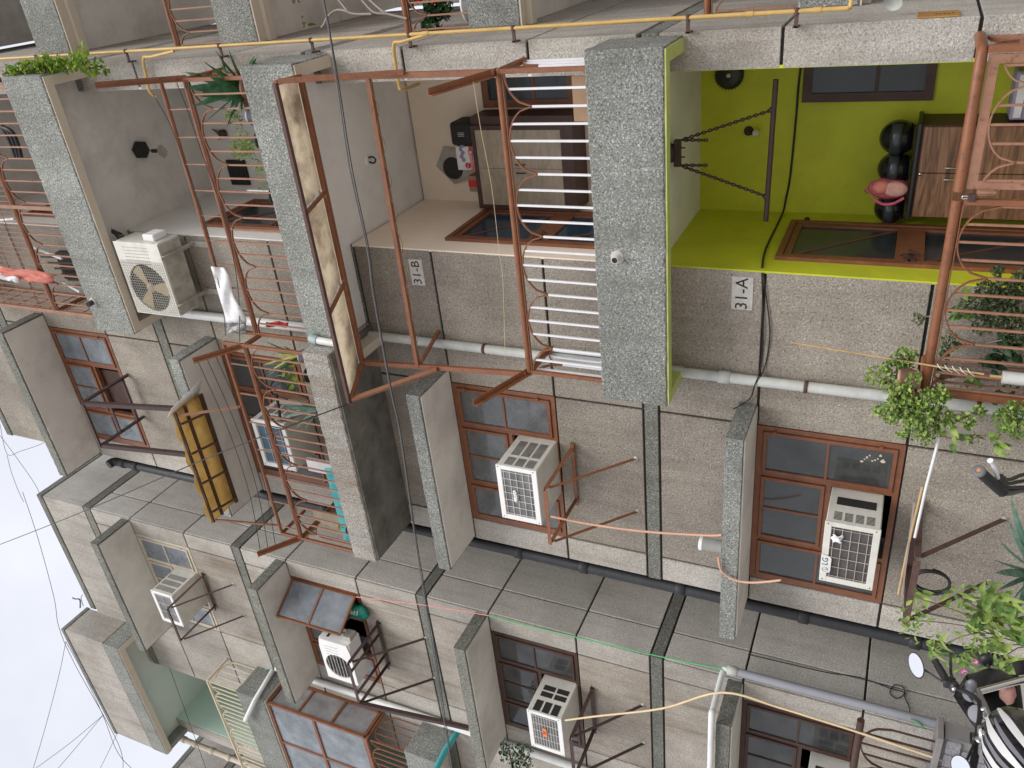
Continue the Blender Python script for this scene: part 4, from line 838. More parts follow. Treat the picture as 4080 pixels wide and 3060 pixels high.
# brackets
bracket('brown angle-iron bracket under the white air conditioner of flat 31-B', -5.02, -4.40, 1)
bracket('rusty bracket under the ground-floor window carrying bamboo poles', -5.05, -4.40, 0, 5.30, 'steel_rust', .60, -.16, wd=.045)
bracket('dark bracket under the air conditioner with the orange sticker', -8.46, -7.80, 1, 5.30, 'steel_dark', .60, -.16, wd=.042)
bracket('thin rusty bracket under the top left air conditioner', -8.36, -7.75, 3, 5.28, 'steel_rust', .55, -.13)
b2 = bracket('dark bracket below the open casement carrying the split outdoor unit', -8.46, -7.72, 2, 5.30, 'steel_dark', .70, -.22, wd=.045)
MB().angle((-8.42, 5.28, SILL[2] - .22), (-8.52, 5.5, 5.62), .05, .006, (1, 0, 0)).build('long_strut', 'steel_dark', b2)
for x in (-8.3, -7.9): MB().angle((x, 5.30, SILL[2] - .2), (x, 6.0, SILL[2] - .2), .04, .005).build('side_bar', 'steel_dark', b2)
# empty bracket of the third floor, hanging from the window
z = 10.12; t = thing('air_conditioner_bracket', 'empty dark angle-iron bracket at the third-floor window', 'bracket', (-4.7, 5.9, 9.4))
zz5 = lambda x, y: T(5, x, y)
def A(p, q, wd=.045): MB().angle(p, q, wd, .006).build('bar', 'steel_dark', t)
A((-5.04, 5.30, z), (-4.42, 5.30, z)); A((-4.42, 5.30, z), (-4.42, 6.0, z)); A((-5.04, 5.30, z), (-5.04, 6.0, z)); A((-5.04, 5.9, z), (-4.42, 5.9, z)); A((-5.04, 5.62, z), (-4.42, 5.62, z), .03)
MB().angle((-4.43, 5.31, z), (-4.36, 5.46, 8.60), .05, .006, (1, 0, 0)).build('leg', 'steel_dark', t); MB().angle((-5.03, 5.31, z), (-5.0, 5.46, 8.60), .05, .006, (1, 0, 0)).build('leg', 'steel_dark', t)
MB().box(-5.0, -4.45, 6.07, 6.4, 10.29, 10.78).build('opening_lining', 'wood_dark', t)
# ------------------------------------------------------------------ split outdoor units
def split_unit(label, x0, x1, y0, y1, z0, z1, fanx, mesh, tanfan=True, body='ac_white'):
    t = thing('outdoor_air_conditioner', label, 'air conditioner', ((x0 + x1) / 2, (y0 + y1) / 2, z0)); MB().cbox(x0, x1, y0 + .02, y1, z0, z1, b=.012).build('casing', body, t)
    r = min((z1 - z0) * .43, (x1 - x0) * .33); cz = (z0 + z1) / 2
    n = 28; m = MB(); vs = [];  X0, X1, Z0, Z1 = x0 - .003, x1 + .003, z0 - .003, z1 + .003
    for k in range(n):
        a = 6.28318 * k / n; c, s = math.cos(a), math.sin(a); vs.append((fanx + r * c, y0, cz + r * s))
    sq = []
    for k in range(n):
        a = 6.28318 * k / n; c, s = math.cos(a), math.sin(a); tx = ((X1 - fanx) if c > 0 else (fanx - X0)) / max(abs(c), 1e-6); tz = ((Z1 - cz) if s > 0 else (cz - Z0)) / max(abs(s), 1e-6); q = min(tx, tz); sq.append((fanx + c * q, y0, cz + s * q))
    sq2 = [(p[0], y0 + .022, p[2]) for p in sq]; ins = [(p[0], y0 + .018, p[2]) for p in vs]
    m.add(vs + sq, [(i, (i + 1) % n, (i + 1) % n + n, i + n) for i in range(n)]); m.add(vs + ins, [(i, i + n, (i + 1) % n + n, (i + 1) % n) for i in range(n)]); m.add(sq + sq2, [(i, (i + 1) % n, (i + 1) % n + n, i + n) for i in range(n)])
    for cx_, cz_ in ((X0, Z0), (X1, Z0), (X0, Z1), (X1, Z1)):
        near = sorted(range(n), key=lambda i: (sq[i][0] - cx_) ** 2 + (sq[i][2] - cz_) ** 2)[:2]; m.add([sq[near[0]], sq[near[1]], (cx_, y0, cz_)], [(0, 1, 2)])
    m.build('front_panel', body, t)
    MB().lathe((fanx, y0 + .017, cz), [(r, 0), (r * .99, .002), (0, .0025)], n, (0, 1, 0)).build('fan_well', 'black_matt', t)
    f = MB(); f.lathe((fanx, y0 + .002, cz), [(0, 0), (r * .17, .001), (r * .22, .012)], 16, (0, 1, 0)); hub = f.build('fan_hub', 'fan_tan' if tanfan else 'black_plastic', t); ORG[hub.name] = ORG[t.name]
    for b in range(3):
        a0 = b * 2.094 + .5; P = []
        for i in range(6):
            rr = r * (.18 + .76 * i / 5); P.append([(fanx + rr * math.cos(a0 + w * (.75 - .04 * i)), y0 + .005 + .008 * (w + 1) / 2, cz + rr * math.sin(a0 + w * (.75 - .04 * i))) for w in (-.55, -.2, .2, .6)])
        MB().grid(P).build('fan_blade', 'fan_tan' if tanfan else 'black_plastic', hub)
    g_ = MB()
    if mesh:
        nx = int((x1 - x0) * .8 / .028)
        for i in range(nx): x = x0 + .015 + i * .028; g_.bar((x, y0 - .006, z0 + .01), (x, y0 - .006, z1 - .01), .0028)
        for j in range(int((z1 - z0) / .028)): zq = z0 + .012 + j * .028; g_.bar((x0 + .012, y0 - .009, zq), (x0 + .012 + (nx - 1) * .028, y0 - .009, zq), .0028)
    else:
        for j in range(9): zq = cz - r + 2 * r * j / 8; h = math.sqrt(max(0, r * r - (zq - cz) ** 2)); g_.tube([(fanx - h, y0 - .004, zq), (fanx + h, y0 - .004, zq)], .004, 5)
    g_.build('fan_guard', 'ac_dirty' if mesh else 'ac_white', t)
    return t
u = split_unit('white outdoor unit with tan fan behind wire mesh on the second-floor verandah wall', -3.235, -2.43, 5.56, 5.86, 8.335, 8.955, -2.93, True)
MB().box(-3.22, -2.445, 5.58, 5.85, 8.326, 8.335).build('base_plate', 'ac_dirty', u); MB().cbox(-2.43, -2.36, 5.62, 5.80, 8.42, 8.58, b=.01).build('valve_cover', 'ac_bright', u)
for j in range(6): MB().box(-2.66 + .035 * j, -2.655 + .035 * j, 5.556, 5.5595, 8.5, 8.85).build('rib', 'ac_dirty', u)
b = thing('air_conditioner_bracket', 'pair of grey rails holding the white outdoor unit to the wall', 'bracket', (-2.8, 5.9, 8.3))
for x in (-3.12, -2.58): MB().angle((x, 5.55, 8.302), (x, 6.0, 8.302), .045, .006).build('rail', 'ac_dirty', b); MB().box(x - .03, x + .03, 5.985, 6.0, 8.1, 8.34).build('plate', 'ac_dirty', b)
u = split_unit('white split outdoor unit standing on the dark bracket below the open casement', -8.40, -7.69, 5.50, 5.76, 7.235, 7.71, -8.13, False, False, 'ac_bright')
m = MB().box(-7.6895, -7.684, 5.56, 5.64, 7.58, 7.61); m.build('handle_slot', 'black_matt', u); MB().cbox(-7.69, -7.62, 5.58, 5.72, 7.24, 7.36, b=.006).build('valve_box', 'ac_dirty', u)
MB().tube(smooth([(-7.66, 5.66, 7.35), (-7.64, 5.66, 7.45), (-7.63, 5.72, 7.5), (-7.6, 5.85, 7.44), (-7.6, 6.03, 7.46)]), .012, 7).build('refrigerant_line', 'wire_grey', u)
text('badge_text', 'LG', 'print_grey', u, (-8.3, 5.4985, 7.65), (1, 0, 0), (0, 0, 1), .06, .0008) if False else None
for j in range(4): MB().box(-7.94 + .05 * j, -7.936 + .05 * j, 5.4965, 5.4995, 7.42, 7.62).build('rib', 'ac_dirty', u)
# open casement
sw = thing('open_casement', 'two-pane window casement swung outwards above the split outdoor unit', 'window', (-7.45, 5.7, 7.35))
hx, hy = -7.315, 5.985; d = V((-.48, -.52, 0)).normalized(); d = V((-.36, -.63, 0)).normalized(); Ln = .50
tl = .0
def sp(u_, z_): p = V((hx, hy, 0)) + d * (u_ * Ln); return V((p.x, p.y, z_))
za, zb = SILL[2] + .06, LINT[2] - .06; m = MB()
for a_, b_ in (((0, za), (1, za)), ((0, zb), (1, zb)), ((0, za), (0, zb)), ((1, za), (1, zb)), ((0, (za + zb) / 2), (1, (za + zb) / 2))): m.bar(sp(*a_), sp(*b_), .03, .028)
m.build('frame', 'wood_frame', sw)
for a_, b_ in ((za, (za + zb) / 2), ((za + zb) / 2, zb)): MB().prism([sp(.03, a_ + .015), sp(.97, a_ + .015), sp(.97, b_ - .015), sp(.03, b_ - .015)], V((-d.y, d.x, 0)) * .004).build('pane', 'glass_sky_tint', sw)
# green bag stuffed in the opening
m = MB().ball((-7.52, 5.93, 7.33), .105, .07, .17, n=16, m=12, noise=.34); o = thing('plastic_bag', 'dark green plastic bag with white lettering beside the outdoor unit', 'bag', (-7.52, 5.93, 7.2)); m.build('sack', 'bag_green', o)
for i in range(7): MB().bar((-7.43 - .02 * (i % 2), 5.87 - .004 * i, 7.27 + .02 * i), (-7.50, 5.855, 7.28 + .02 * i), .009, .004).build('lettering', 'text_white', o)
# ------------------------------------------------------------------ drain and gas pipes
def pipe(name, label, cat, pts, r, mat, clamps=(), joints=(), cm='steel_rust', n=14, jm=None):
    t = thing(name, label, cat, V(pts[0])); MB().tube(pts, r, n).build('pipe', mat, t)
    for c in clamps:
        c = V(c); m = MB(); m.lathe(c - V((0, 0, .015)), [(r + .001, 0), (r + .007, .002), (r + .007, .028), (r + .001, .03)], n); m.box(c.x - .012, c.x + .012, c.y, 5.998, c.z - .012, c.z + .012) if c.y < 5.99 else None; m.build('clamp', cm, t)
    for c in joints: MB().lathe(V(c) - V((0, 0, .05)), [(r, 0), (r * 1.22, .004), (r * 1.22, .09), (r * 1.08, .1), (r, .102)], n).build('joint', jm or mat, t)
    return t
pb = pipe('drain_pipe', 'black cast-iron soil pipe down the shaft corner', 'pipe', [(-5.945, 6.03, 0), (-5.945, 6.03, 11.06)], .058, 'iron_black', joints=[(-5.945, 6.03, z) for z in (1.0, 1.95, 3.12, 4.15, 4.9, 7.5, 9.1, 10.7, 10.95)])
MB().tube(smooth([(-5.945, 6.03, 11.04), (-5.945, 6.0, 11.12), (-5.95, 5.93, 11.14)]), .062, 14).build('cowl', 'iron_black', pb)
pw = pipe('drain_pipe', 'old white rainwater pipe between window and verandah wall of the main block', 'pipe', [(-3.41, 5.94, 0), (-3.41, 5.94, 3.3), (-3.405, 5.94, 6.25)], .044, 'pvc_old', clamps=[(-3.41, 5.94, 2.10), (-3.41, 5.94, .9), (-3.405, 5.94, 4.95)], joints=[(-3.41, 5.94, 2.74)])
pipe('drain_pipe', 'bright white rainwater pipe behind the second-floor balcony railing', 'pipe', [(-3.40, 5.93, 6.3), (-3.40, 5.93, 9.06)], .05, 'pvc_white', clamps=[(-3.40, 5.93, 7.95)])
t = thing('overflow_pipe', 'short white overflow elbow with grey collar on the second-floor parapet', 'pipe', (-3.2, 5.45, 6.2))
MB().tube(smooth([(-3.23, 5.52, 6.53), (-3.235, 5.45, 6.53), (-3.24, 5.44, 6.46)]), .045, 12).build('elbow', 'pvc_joint', t); MB().tube([(-3.24, 5.44, 6.46), (-3.25, 5.44, 6.24)], .037, 12).build('pipe', 'pvc_white', t); MB().tube([(-3.249, 5.44, 6.25), (-3.252, 5.44, 6.2)], .043, 12).build('collar', 'pvc_joint', t)
for lab, q, r_, k in (('short grey spout in the first-floor parapet', T(7, 755, 50), .028, 0), ('broken black spout hole in the third-floor parapet', onY and (362, 1208), .03, 2)):
    c = onY(q, 5.47); t = thing('drain_spout', lab, 'pipe', c); MB().lathe((c.x, 5.43, c.z), [(r_ * .8, .0), (r_, 0), (r_, .09)], 14, (0, 1, 0)).build('spout', 'pvc_old' if k == 0 else 'iron_black', t); MB().lathe((c.x, 5.435, c.z), [(0, 0), (r_ * .8, 0)], 14, (0, 1, 0)).build('bore', 'black_matt', t); MB().ball((c.x, 5.5, c.z), .055, .012, .05, noise=.3).build('mortar_patch', 'concrete', t)
p0, p1 = onY(T('b4', 0, 1095), 5.93), onY(T('b4', 1400, 1425), 5.93); xg = (p0.x + p1.x) / 2
ztop = onY(T('b3', 1400, 1055), 5.93).z
pipe('drain_pipe', 'grey plastic pipe down the corner of the left block', 'pipe', [(xg, 5.93, 0.02), (xg, 5.93, ztop - .05)], .043, 'pvc_grey', joints=[(xg, 5.93, ztop - .06)], jm='pvc_old')
e = onY(T('b3', 1310, 1659), 5.40)
pipe('drain_pipe', 'white plastic pipe laid along the lowest left sunshade', 'pipe', smooth([(xg, 5.93, ztop - .08), (xg, 5.93, ztop), (xg - .02, 5.90, ztop + .03), (xg - .03, 5.6, ztop + .03), (xg - .05, 5.42, ztop + .03), (xg - .12, 5.375, ztop + .03), (-8.0, 5.37, ztop + .03), (-9.4, 5.37, ztop + .05)]), .03, 'pvc_white')
q0, q1 = onY(T('b2', 620, 1195), 5.9), onY(T('b2', 1270, 1430), 5.9)
pipe('drain_pipe', 'white rainwater pipe beside the glazed balcony of the left block', 'pipe', [(-9.27, 5.93, 0), (-9.27, 5.93, 9.2)], .047, 'pvc_white', joints=[(-9.27, 5.93, 5.86), (-9.27, 5.93, 9.1)])
zz6 = Zm(600, 2500, 2.963); t = thing('overflow_pipe', 'white angled waste pipe across the sea-green balcony parapet', 'pipe', (-9.5, 5.45, 9.4))
P = [onX(zz6(1440, 510), -9.45), onY(zz6(1230, 860), 5.45), onY(zz6(1120, 1090), 5.42)]; MB().tube([P[0], P[1], P[2]], .035, 10).build('pipe', 'pvc_white', t); MB().tube([P[0] + V((0, .06, .02)), P[0] + V((0, .02, .14))], .04, 10).build('joint', 'pvc_joint', t)
pipe('drain_pipe', 'jointed cream pipe in the gap before the far block', 'pipe', [(-12.45, 6.0, 0), (-12.45, 6.0, 12.5)], .05, 'trim_cream', joints=[(-12.45, 6.0, z) for z in (10.9, 11.3, 11.7, 12.1, 12.4)])
# gas pipe
gx, gy = -.665, 5.93
gp = thing('gas_pipe', 'yellow gas riser with side branches on the corner of the pillar', 'pipe', (gx, gy, 2.0))
MB().tube([(gx, gy, 2.06), (gx, gy, 12.6)], .0145, 10).build('riser', 'gas_yellow', gp)
MB().tube(smooth([(gx, gy, 2.08), (gx + .005, gy, 2.035), (gx + .05, gy + .02, 2.03), (gx + .4, gy + .25, 2.03)]), .0145, 8).build('branch', 'gas_yellow', gp)
def branch(pp, Ys): 
    P = [onY(p, y) for p, y in zip(pp, Ys)]; MB().tube(smooth(P, 5), .0145, 8).build('branch', 'gas_yellow', gp)
branch([T(1, 1150, 338), T(1, 1000, 375), T(1, 948, 385), T(1, 965, 500), T(1, 990, 605), T(1, 1035, 640)], [5.93, 5.93, 5.94, 5.95, 5.95, 5.98])
branch([T(2, 1160, 228), T(2, 1000, 275), T(2, 945, 290), T(2, 955, 420), T(2, 980, 570), T(2, 1000, 590), T(2, 1110, 555)], [5.93, 5.93, 5.94, 5.95, 5.96, 6.0, 6.5])
for z in (2.35, 3.05, 4.35, 5.25, 6.2, 7.2, 8.35, 9.6, 10.4):
    m = MB(); m.tube([(gx - .02, gy, z), (gx + .02, gy, z)], .018, 8); m.box(gx - .1, gx - .012, gy + .0, gy + .012, z - .012, z + .012); m.box(gx - .1, gx - .088, gy, 6.0, z - .02, z + .02); m.build('clip', 'steel_rust', gp)
for z in (2.2, 2.62, 5.07): MB().tube([(gx, gy, z), (gx, gy, z + .05)], .019, 10).build('coupling', 'gas_yellow', gp)
# ------------------------------------------------------------------ wires
def wire(label, pts, r, mat, name='cable', k=5, group=None):
    m = MB().tube(smooth(pts, k), r, 6); o = m.build(name, mat); return tag(o, label, 'cable', group)
def py(L_, Y): return [onY(q, Y) for q in L_]
wire('thick pair of grey cables sagging across the whole front', py([T(2, 470, -40), T(2, 515, 200), T(2, 570, 560), T(2, 650, 1100), T(2, 770, 1659), T(6, 810, 300), T(6, 920, 900), T(6, 985, 1200), T(6, 1050, 1659), T('b2', 1040, 330), T('b2', 1100, 700), T('b2', 1165, 1100), T('b2', 1210, 1400), T('b2', 1270, 1759)], 4.7), .006, 'wire_grey')
wire('thinner black cable running alongside the sagging pair', py([T(2, 476, -40), T(2, 520, 200), T(2, 582, 560), T(2, 666, 1100), T(2, 782, 1659), T(6, 820, 300), T(6, 926, 900), T(6, 990, 1200), T(6, 1058, 1659), T('b2', 1048, 330), T('b2', 1112, 700), T('b2', 1175, 1100), T('b2', 1220, 1400), T('b2', 1272, 1759)], 4.72), .004, 'wire_black')
wire('black line stretched from the awning corner to the far roofs', [(-3.69, 5.12, 6.0)] + [atD(q, d) for q, d in ((T(5, 1825, 1190), 7.4), (T(5, 1320, 1390), 8.4), (T(5, 700, 1659), 10), (T('b1', 320, 140), 12.5), (T('b1', 0, 265), 14), (T('b1', -200, 340), 16))], .006, 'wire_black')
wire('thin black wire past the leafy corner of the third-floor balcony', [atD(q, 8.6) for q in (T(1, -40, 527), T(1, 500, 512), T(1, 1040, 490))], .004, 'wire_black')
skyw = [[(-20, 1600), (250, 1790), (455, 2000), (560, 2350), (690, 2700), (820, 3060)], [(90, 1960), (150, 2140), (215, 2380), (235, 2500), (300, 2650), (470, 2960), (490, 3080)], [(262, 2556), (235, 2690), (180, 2900), (130, 3070)], [(262, 2556), (330, 2680), (410, 2850), (470, 3000), (545, 3080)], [(410, 2850), (280, 2960), (130, 3070)], [(410, 2850), (310, 2970), (215, 3080)], [(470, 2915), (430, 3000), (395, 3070)], [(0, 1735), (60, 1815), (140, 1930), (165, 1990)], [(0, 1690), (28, 1808), (80, 1798), (150, 1775), (182, 1760)], [(28, 1812), (45, 1880), (75, 1960), (95, 2000)]]
skyl = ('long black wire sagging past the roof hook to the bottom left', 'thin wire curving close along the stepped left roofline', 'wire dropping from the roof corner towards the bottom left', 'wire hugging the tall roof parapet of the left block', 'upper of the two wires fanning out from the roof parapet', 'lower of the two wires fanning out from the roof parapet', 'short wire at the end of the tall roof parapet', 'straight thin wire at the top left edge of the sky', 'knotted wire tied to the corner of the top sunshade', 'short wire below the knot in the top left sky')
for i, s in enumerate(skyw): wire(skyl[i], [atD(q, 14 + .3 * i) for q in s], .0045, 'wire_black', group='wires against the sky')
wire('pink and white cord from the open casement to the green line', py([T('b2', 655, 592), T('b2', 900, 620), T('b2', 1200, 660), T('b2', 1480, 708)], 5.85), .006, 'wire_pink')
wire('bright green cord running down the corner to the grey pipe', py([T('b2', 1480, 708), T('b2', 1722, 772), T('b3', 400, 828), T('b3', 900, 945), T('b3', 1380, 1046)], 5.85), .007, 'wire_green')
wire('loose tail of bright green cord below the grey pipe', py([T('b4', 1015, 1355), T('b4', 1060, 1375), T('b4', 1100, 1415)], 5.87), .008, 'wire_green')
wire('cream drain hose from the stickered air conditioner down past the lowest sunshade', py([T('b3', 395, 1362), T('b3', 600, 1335), T('b3', 1000, 1288), T('b3', 1370, 1188), T('b3', 1722, 1280), T('b4', 400, 1345), T('b4', 700, 1440), T('b4', 1290, 1640), T('b4', 1400, 1690)], 5.33), .011, 'hose_cream', 'drain_hose')
wire('copper coloured hose from the 31-B air conditioner to the sunshade below', py([T('b3', 305, 90), T('b3', 560, 140), T('b3', 900, 185), T('b3', 1280, 208), T('b3', 1370, 205)], 5.42), .011, 'copper_hose', 'drain_hose')
wire('short copper hose hanging over the ground-floor sunshade', py([T('b3', 1350, 345), T('b3', 1370, 430), T('b3', 1450, 485), T('b3', 1560, 503), T('b3', 1722, 490), T('b4', 200, 485)], 5.40), .011, 'copper_hose', 'drain_hose')
t = thing('plastic_tub', 'small white tub with lid lying on the ground-floor sunshade', 'tub', (-5.2, 5.46, 2.63))
c = onY(T('b3', 1300, 275), 5.46); MB().lathe((c.x, 5.48, 2.625), [(.0, 0), (.055, 0), (.06, .17), (.062, .17)], 20).build('tub', 'pvc_white', t); MB().lathe((c.x, 5.48, 2.79), [(.066, 0), (.066, .025), (.06, .03), (0, .03)], 20).build('lid', 'box_white', t)
# cables clipped along the joint over the number 31-A
for i, lab in enumerate(('upper of the two black cables along the joint above 31-A', 'lower sagging black cable along the joint above 31-A')):
    wire(lab, [(-2.49, 5.985, 2.49 - .01 * i), (-2.7, 5.985, 2.475 - .03 * i), (-3.0, 5.985, 2.455 - .05 * i), (-3.3, 5.985, 2.46 - .03 * i), (-3.42, 5.885, 2.485), (-3.6, 5.97, 2.53), (-3.68, 5.9, 2.65)], .005, 'wire_black')
wire('black cable clipped across the lime wall', [(-1.05, 7.39, 2.46)] + [onY(q, 7.385) for q in (T(4, 335, 560), T(4, 320, 760), T(4, 280, 1160), T(4, 252, 1310))] + [onX(T(4, 225, 1420), -2.465), onX(T(4, 120, 1640), -2.465), (-2.47, 6.05, 2.5)], .009, 'wire_black')
wire('thin coiled black wire looped on the shaft wall', [onX(T('b4', *q), -6.985) for q in ((0, 950), (300, 1020), (500, 1065), (700, 1095), (880, 1160), (975, 1190), (930, 1225), (885, 1190), (920, 1140), (975, 1165), (980, 1220), (1010, 1290), (1000, 1330))], .005, 'wire_black')
wire('slim wire on the shaft wall from floor to floor', [onX(q, -6.985) for q in (T('b3', 0, 600), T('b3', 600, 740), T('b3', 1200, 880), T('b3', 1722, 1000))], .004, 'wire_grey') if False else None
wire('upper clothesline wire sagging inside the second-floor railing', py([T(1, 1010, 620), T(1, 1130, 835), T(1, 1255, 1180), T(1, 1335, 1400), T(1, 1405, 1659), T(5, 1430, 130), T(5, 1480, 420), T(5, 1490, 560)], 5.5), .004, 'wire_black')
wire('lower clothesline wire sagging inside the second-floor railing', py([T(1, 1168, 545), T(1, 1240, 730), T(1, 1330, 1000), T(1, 1440, 1300), T(1, 1500, 1500), T(5, 1545, 60), T(5, 1578, 300), T(5, 1585, 600)], 5.48), .004, 'wire_black')
for i in range(3): wire(('outermost clothesline wire in front of the ledge railing', 'middle clothesline wire in front of the ledge railing', 'innermost clothesline wire in front of the ledge railing')[i], [(-3.36, 5.0 + .07 * i, 7.62 - .05 * i), (-4.2, 5.0 + .07 * i, 7.5 - .05 * i), (-5.0, 5.0 + .07 * i, 7.5 - .05 * i), (-5.82, 5.0 + .07 * i, 7.62 - .05 * i)], .004, 'wire_black', group='clotheslines of the ledge balcony')
wire('pale string across the first-floor balcony', py([T(2, 1470, 540), T(2, 1520, 860), T(2, 1590, 1230), T(2, 1640, 1659), T(6, 1665, 200), T(6, 1680, 720)], 5.25), .0018, 'hose_cream')
o = MB().tube([(-4.72 + .11 * math.cos(a * .35), 5.45 + .02 * math.sin(a * .2), 1.03 + .13 * math.sin(a * .35)) for a in range(37)], .011, 7).build('cable_coil', 'wire_black'); tag(o, 'black cable coil hung on the ground-floor bracket', 'cable')
# ------------------------------------------------------------------ house numbers
def plaque(body, lab, q, size):
    c = sum((onY(p, 5.99) for p in q), V((0, 0, 0))) / 4; t = thing('house_number', lab, 'sign', c)
    xs = [onY(p, 5.99).x for p in q]; zs = [onY(p, 5.99).z for p in q]; MB().cbox(min(xs), max(xs), 5.992, 6.002, min(zs), max(zs), b=.003).build('plate', 'plaque_white', t)
    text('numerals', body, 'text_black', t, (c.x, 5.991, c.z), (1, 0, 0), (0, 0, 1), size, .001)
plaque('31-A', 'painted plate 31-A on the ground-floor verandah wall', [T(7, 1520, 175), T(7, 1665, 178), T(7, 1515, 385), T(7, 1650, 395)], .135)
plaque('31-B', 'painted plate 31-B on the first-floor verandah wall', [T(6, 1040, 60), T(6, 1125, 60), T(6, 1065, 225), T(6, 1150, 225)], .125)
q = [onX(p, -.755) for p in (T(4, 1125, 85), T(4, 1125, 118), T(4, 1395, 70), T(4, 1395, 105))]
t = thing('meter_sign', 'small brown enamel sign on the pillar flank', 'sign', q[0]); ys = [p.y for p in q]; zs = [p.z for p in q]; MB().box(-.757, -.75, min(ys), max(ys), min(zs), max(zs)).build('plate', 'label_brown', t)
for i in range(5): zc = min(zs) + (max(zs) - min(zs)) * (.12 + .1 * i); MB().box(-.7495, -.749, min(ys) + .1, max(ys) - .12 - .05 * (i % 2), zc, zc + .014).build('print', 'text_black', t)
# ------------------------------------------------------------------ furnishings of verandah 31-A
cab = thing('shoe_cabinet', 'walnut laminate cabinet with dark top on the lime verandah', 'cabinet', (-2.0, 7.2, .41))
cx0, cx1, cy0, cz1 = -2.36, -1.635, 7.0, 1.55
MB().cbox(cx0, cx1, cy0 + .02, 7.39, .42, cz1 - .03, b=.004).build('carcass', 'wood_dark', cab); MB().cbox(cx0 - .02, cx1 + .02, cy0 - .015, 7.395, cz1 - .03, cz1, b=.006).build('top', 'black_plastic', cab)
xm = (cx0 + cx1) / 2
for a_, b_ in ((cx0 + .012, xm - .003), (xm + .003, cx1 - .012)): MB().cbox(a_, b_, cy0, cy0 + .02, .46, cz1 - .045, b=.003).build('door', 'wood_laminate', cab)
for x in (xm - .045, xm + .045): MB().tube([(x, cy0 - .012, 1.32), (x, cy0 - .016, 1.27), (x, cy0 - .012, 1.20)], .006, 8).build('handle', 'chrome', cab)
MB().lathe((xm - .01, cy0 - .003, 1.49), [(0, 0), (.012, 0), (.012, .004)], 12, (0, 1, 0)).build('lock', 'chrome', cab)
def helmet(label, c, r):
    t = thing('motorcycle_helmet', label, 'helmet', (c[0], c[1], c[2] - r * .9), 'helmets on the cabinet'); m = MB(); P = []
    for i in range(11):
        th = math.pi * .76 * i / 10; P.append([(c[0] + r * .92 * math.sin(th) * math.cos(a * .3927), c[1] + r * math.sin(th) * math.sin(a * .3927), c[2] + r * .98 * math.cos(th)) for a in range(17)])
    m.grid(P); m.build('shell', 'black_gloss', t, thick=.01)
    v = MB(); v.grid([[(c[0] + r * 1.0 * math.cos(a) * math.sin(th), c[1] - r * .98 * abs(math.sin(a)) * math.sin(th) - .012, c[2] + r * 1.0 * math.cos(th)) for a in [.35 + 2.44 * i / 10 for i in range(11)]] for th in (1.15, 1.35, 1.55, 1.75)]); v.build('visor', 'glass_slate', t, thick=.003)
    MB().lathe((c[0], c[1], c[2] - r * .8), [(r * .68, 0), (r * .7, .02), (r * .6, .03)], 20).build('rim', 'rubber', t)
h1 = onY(T(4, 985, 905), 7.17); h2 = onY(T(4, 960, 1110), 7.17); h3 = onY(T(4, 920, 1380), 7.17)
helmet('large black helmet nearest the window on the cabinet', (h1.x, 7.17, cz1 + .125), .14); helmet('middle black helmet next to the pink rucksack', (h2.x, 7.17, cz1 + .12), .132); helmet('black helmet at the left end behind the pink rucksack', (h3.x, 7.2, cz1 + .115), .128)
c = onY(T(4, 880, 1250), 7.05); bag = thing('rucksack', 'pink school rucksack standing between the black helmets', 'bag', (c.x, 7.1, cz1))
MB().ball((c.x, 7.08, cz1 + .15), .085, .1, .155, n=18, m=12, noise=.05).build('body', 'cloth_pink', bag); MB().ball((c.x + .02, 6.985, cz1 + .10), .062, .035, .09, n=14, m=9, noise=.04).build('front_pocket', 'cloth_rose', bag); MB().ball((c.x + .03, 7.0, cz1 + .2), .055, .05, .07, noise=.04).build('flap', 'cloth_red', bag)
MB().tube(smooth([(c.x - .06, 7.0, cz1 + .26), (c.x - .1, 6.98, cz1 + .18), (c.x - .09, 6.97, cz1 + .1), (c.x - .05, 6.99, cz1 + .03)]), .012, 7).build('strap', 'cloth_pink', bag); MB().tube(smooth([(c.x, 7.08, cz1 + .3), (c.x - .02, 7.08, cz1 + .33), (c.x - .05, 7.08, cz1 + .3)]), .006, 6).build('loop', 'cloth_pink', bag)
# exercise bar on chains
yc = 6.35; sb = thing('hanging_bar', 'dark steel bar slung on two chains from a ceiling plate', 'bar', (-1.75, yc, 2.6)); sc = Zm(2650, 480, 3.19)
b0, b1 = onY(T(4, 185, 525), yc), onY(T(4, 118, 1460), yc); MB().tube([b0, b1], .02, 12).build('bar', 'steel_dark', sb)
pl0, pl1 = onY(sc(160, 245), yc), onY(sc(155, 580), yc); zc_ = (pl0.z + pl1.z) / 2; MB().cbox(pl1.x, pl0.x, yc - .03, yc + .03, zc_ - .025, zc_ + .025, b=.004).build('bracket', 'steel_dark', sb); MB().lathe(((pl0.x + pl1.x) / 2, yc, zc_ + .02), [(.0, 0), (.07, .0), (.08, .06), (.06, CEIL[0] - zc_ - .03)], 16).build('ceiling_mount', 'black_plastic', sb)
def chain(par, a, b, lk=.032):
    a, b = V(a), V(b); d = b - a; n = int(d.length / (lk * .78)); d.normalize(); s1 = d.cross(V((0, 1, 0))).normalized(); s2 = d.cross(s1); m = MB()
    for i in range(n):
        c_ = a + d * (lk * .78 * (i + .5)); s_ = s1 if i % 2 else s2; m.tube([c_ + d * (lk * .5 * math.cos(q)) + s_ * (lk * .3 * math.sin(q)) for q in [6.283 * j / 10 for j in range(10)]], .0062, 5, closed=True)
    m.build('chain', 'steel_dark', par)
for a_, b_ in ((sc(200, 250), T(4, 160, 727)), (sc(200, 575), T(4, 120, 1298))): chain(sb, onY(a_, yc), onY(b_, yc)); MB().ball(onY(b_, yc), .026, n=8, m=6).build('hook', 'steel_dark', sb)
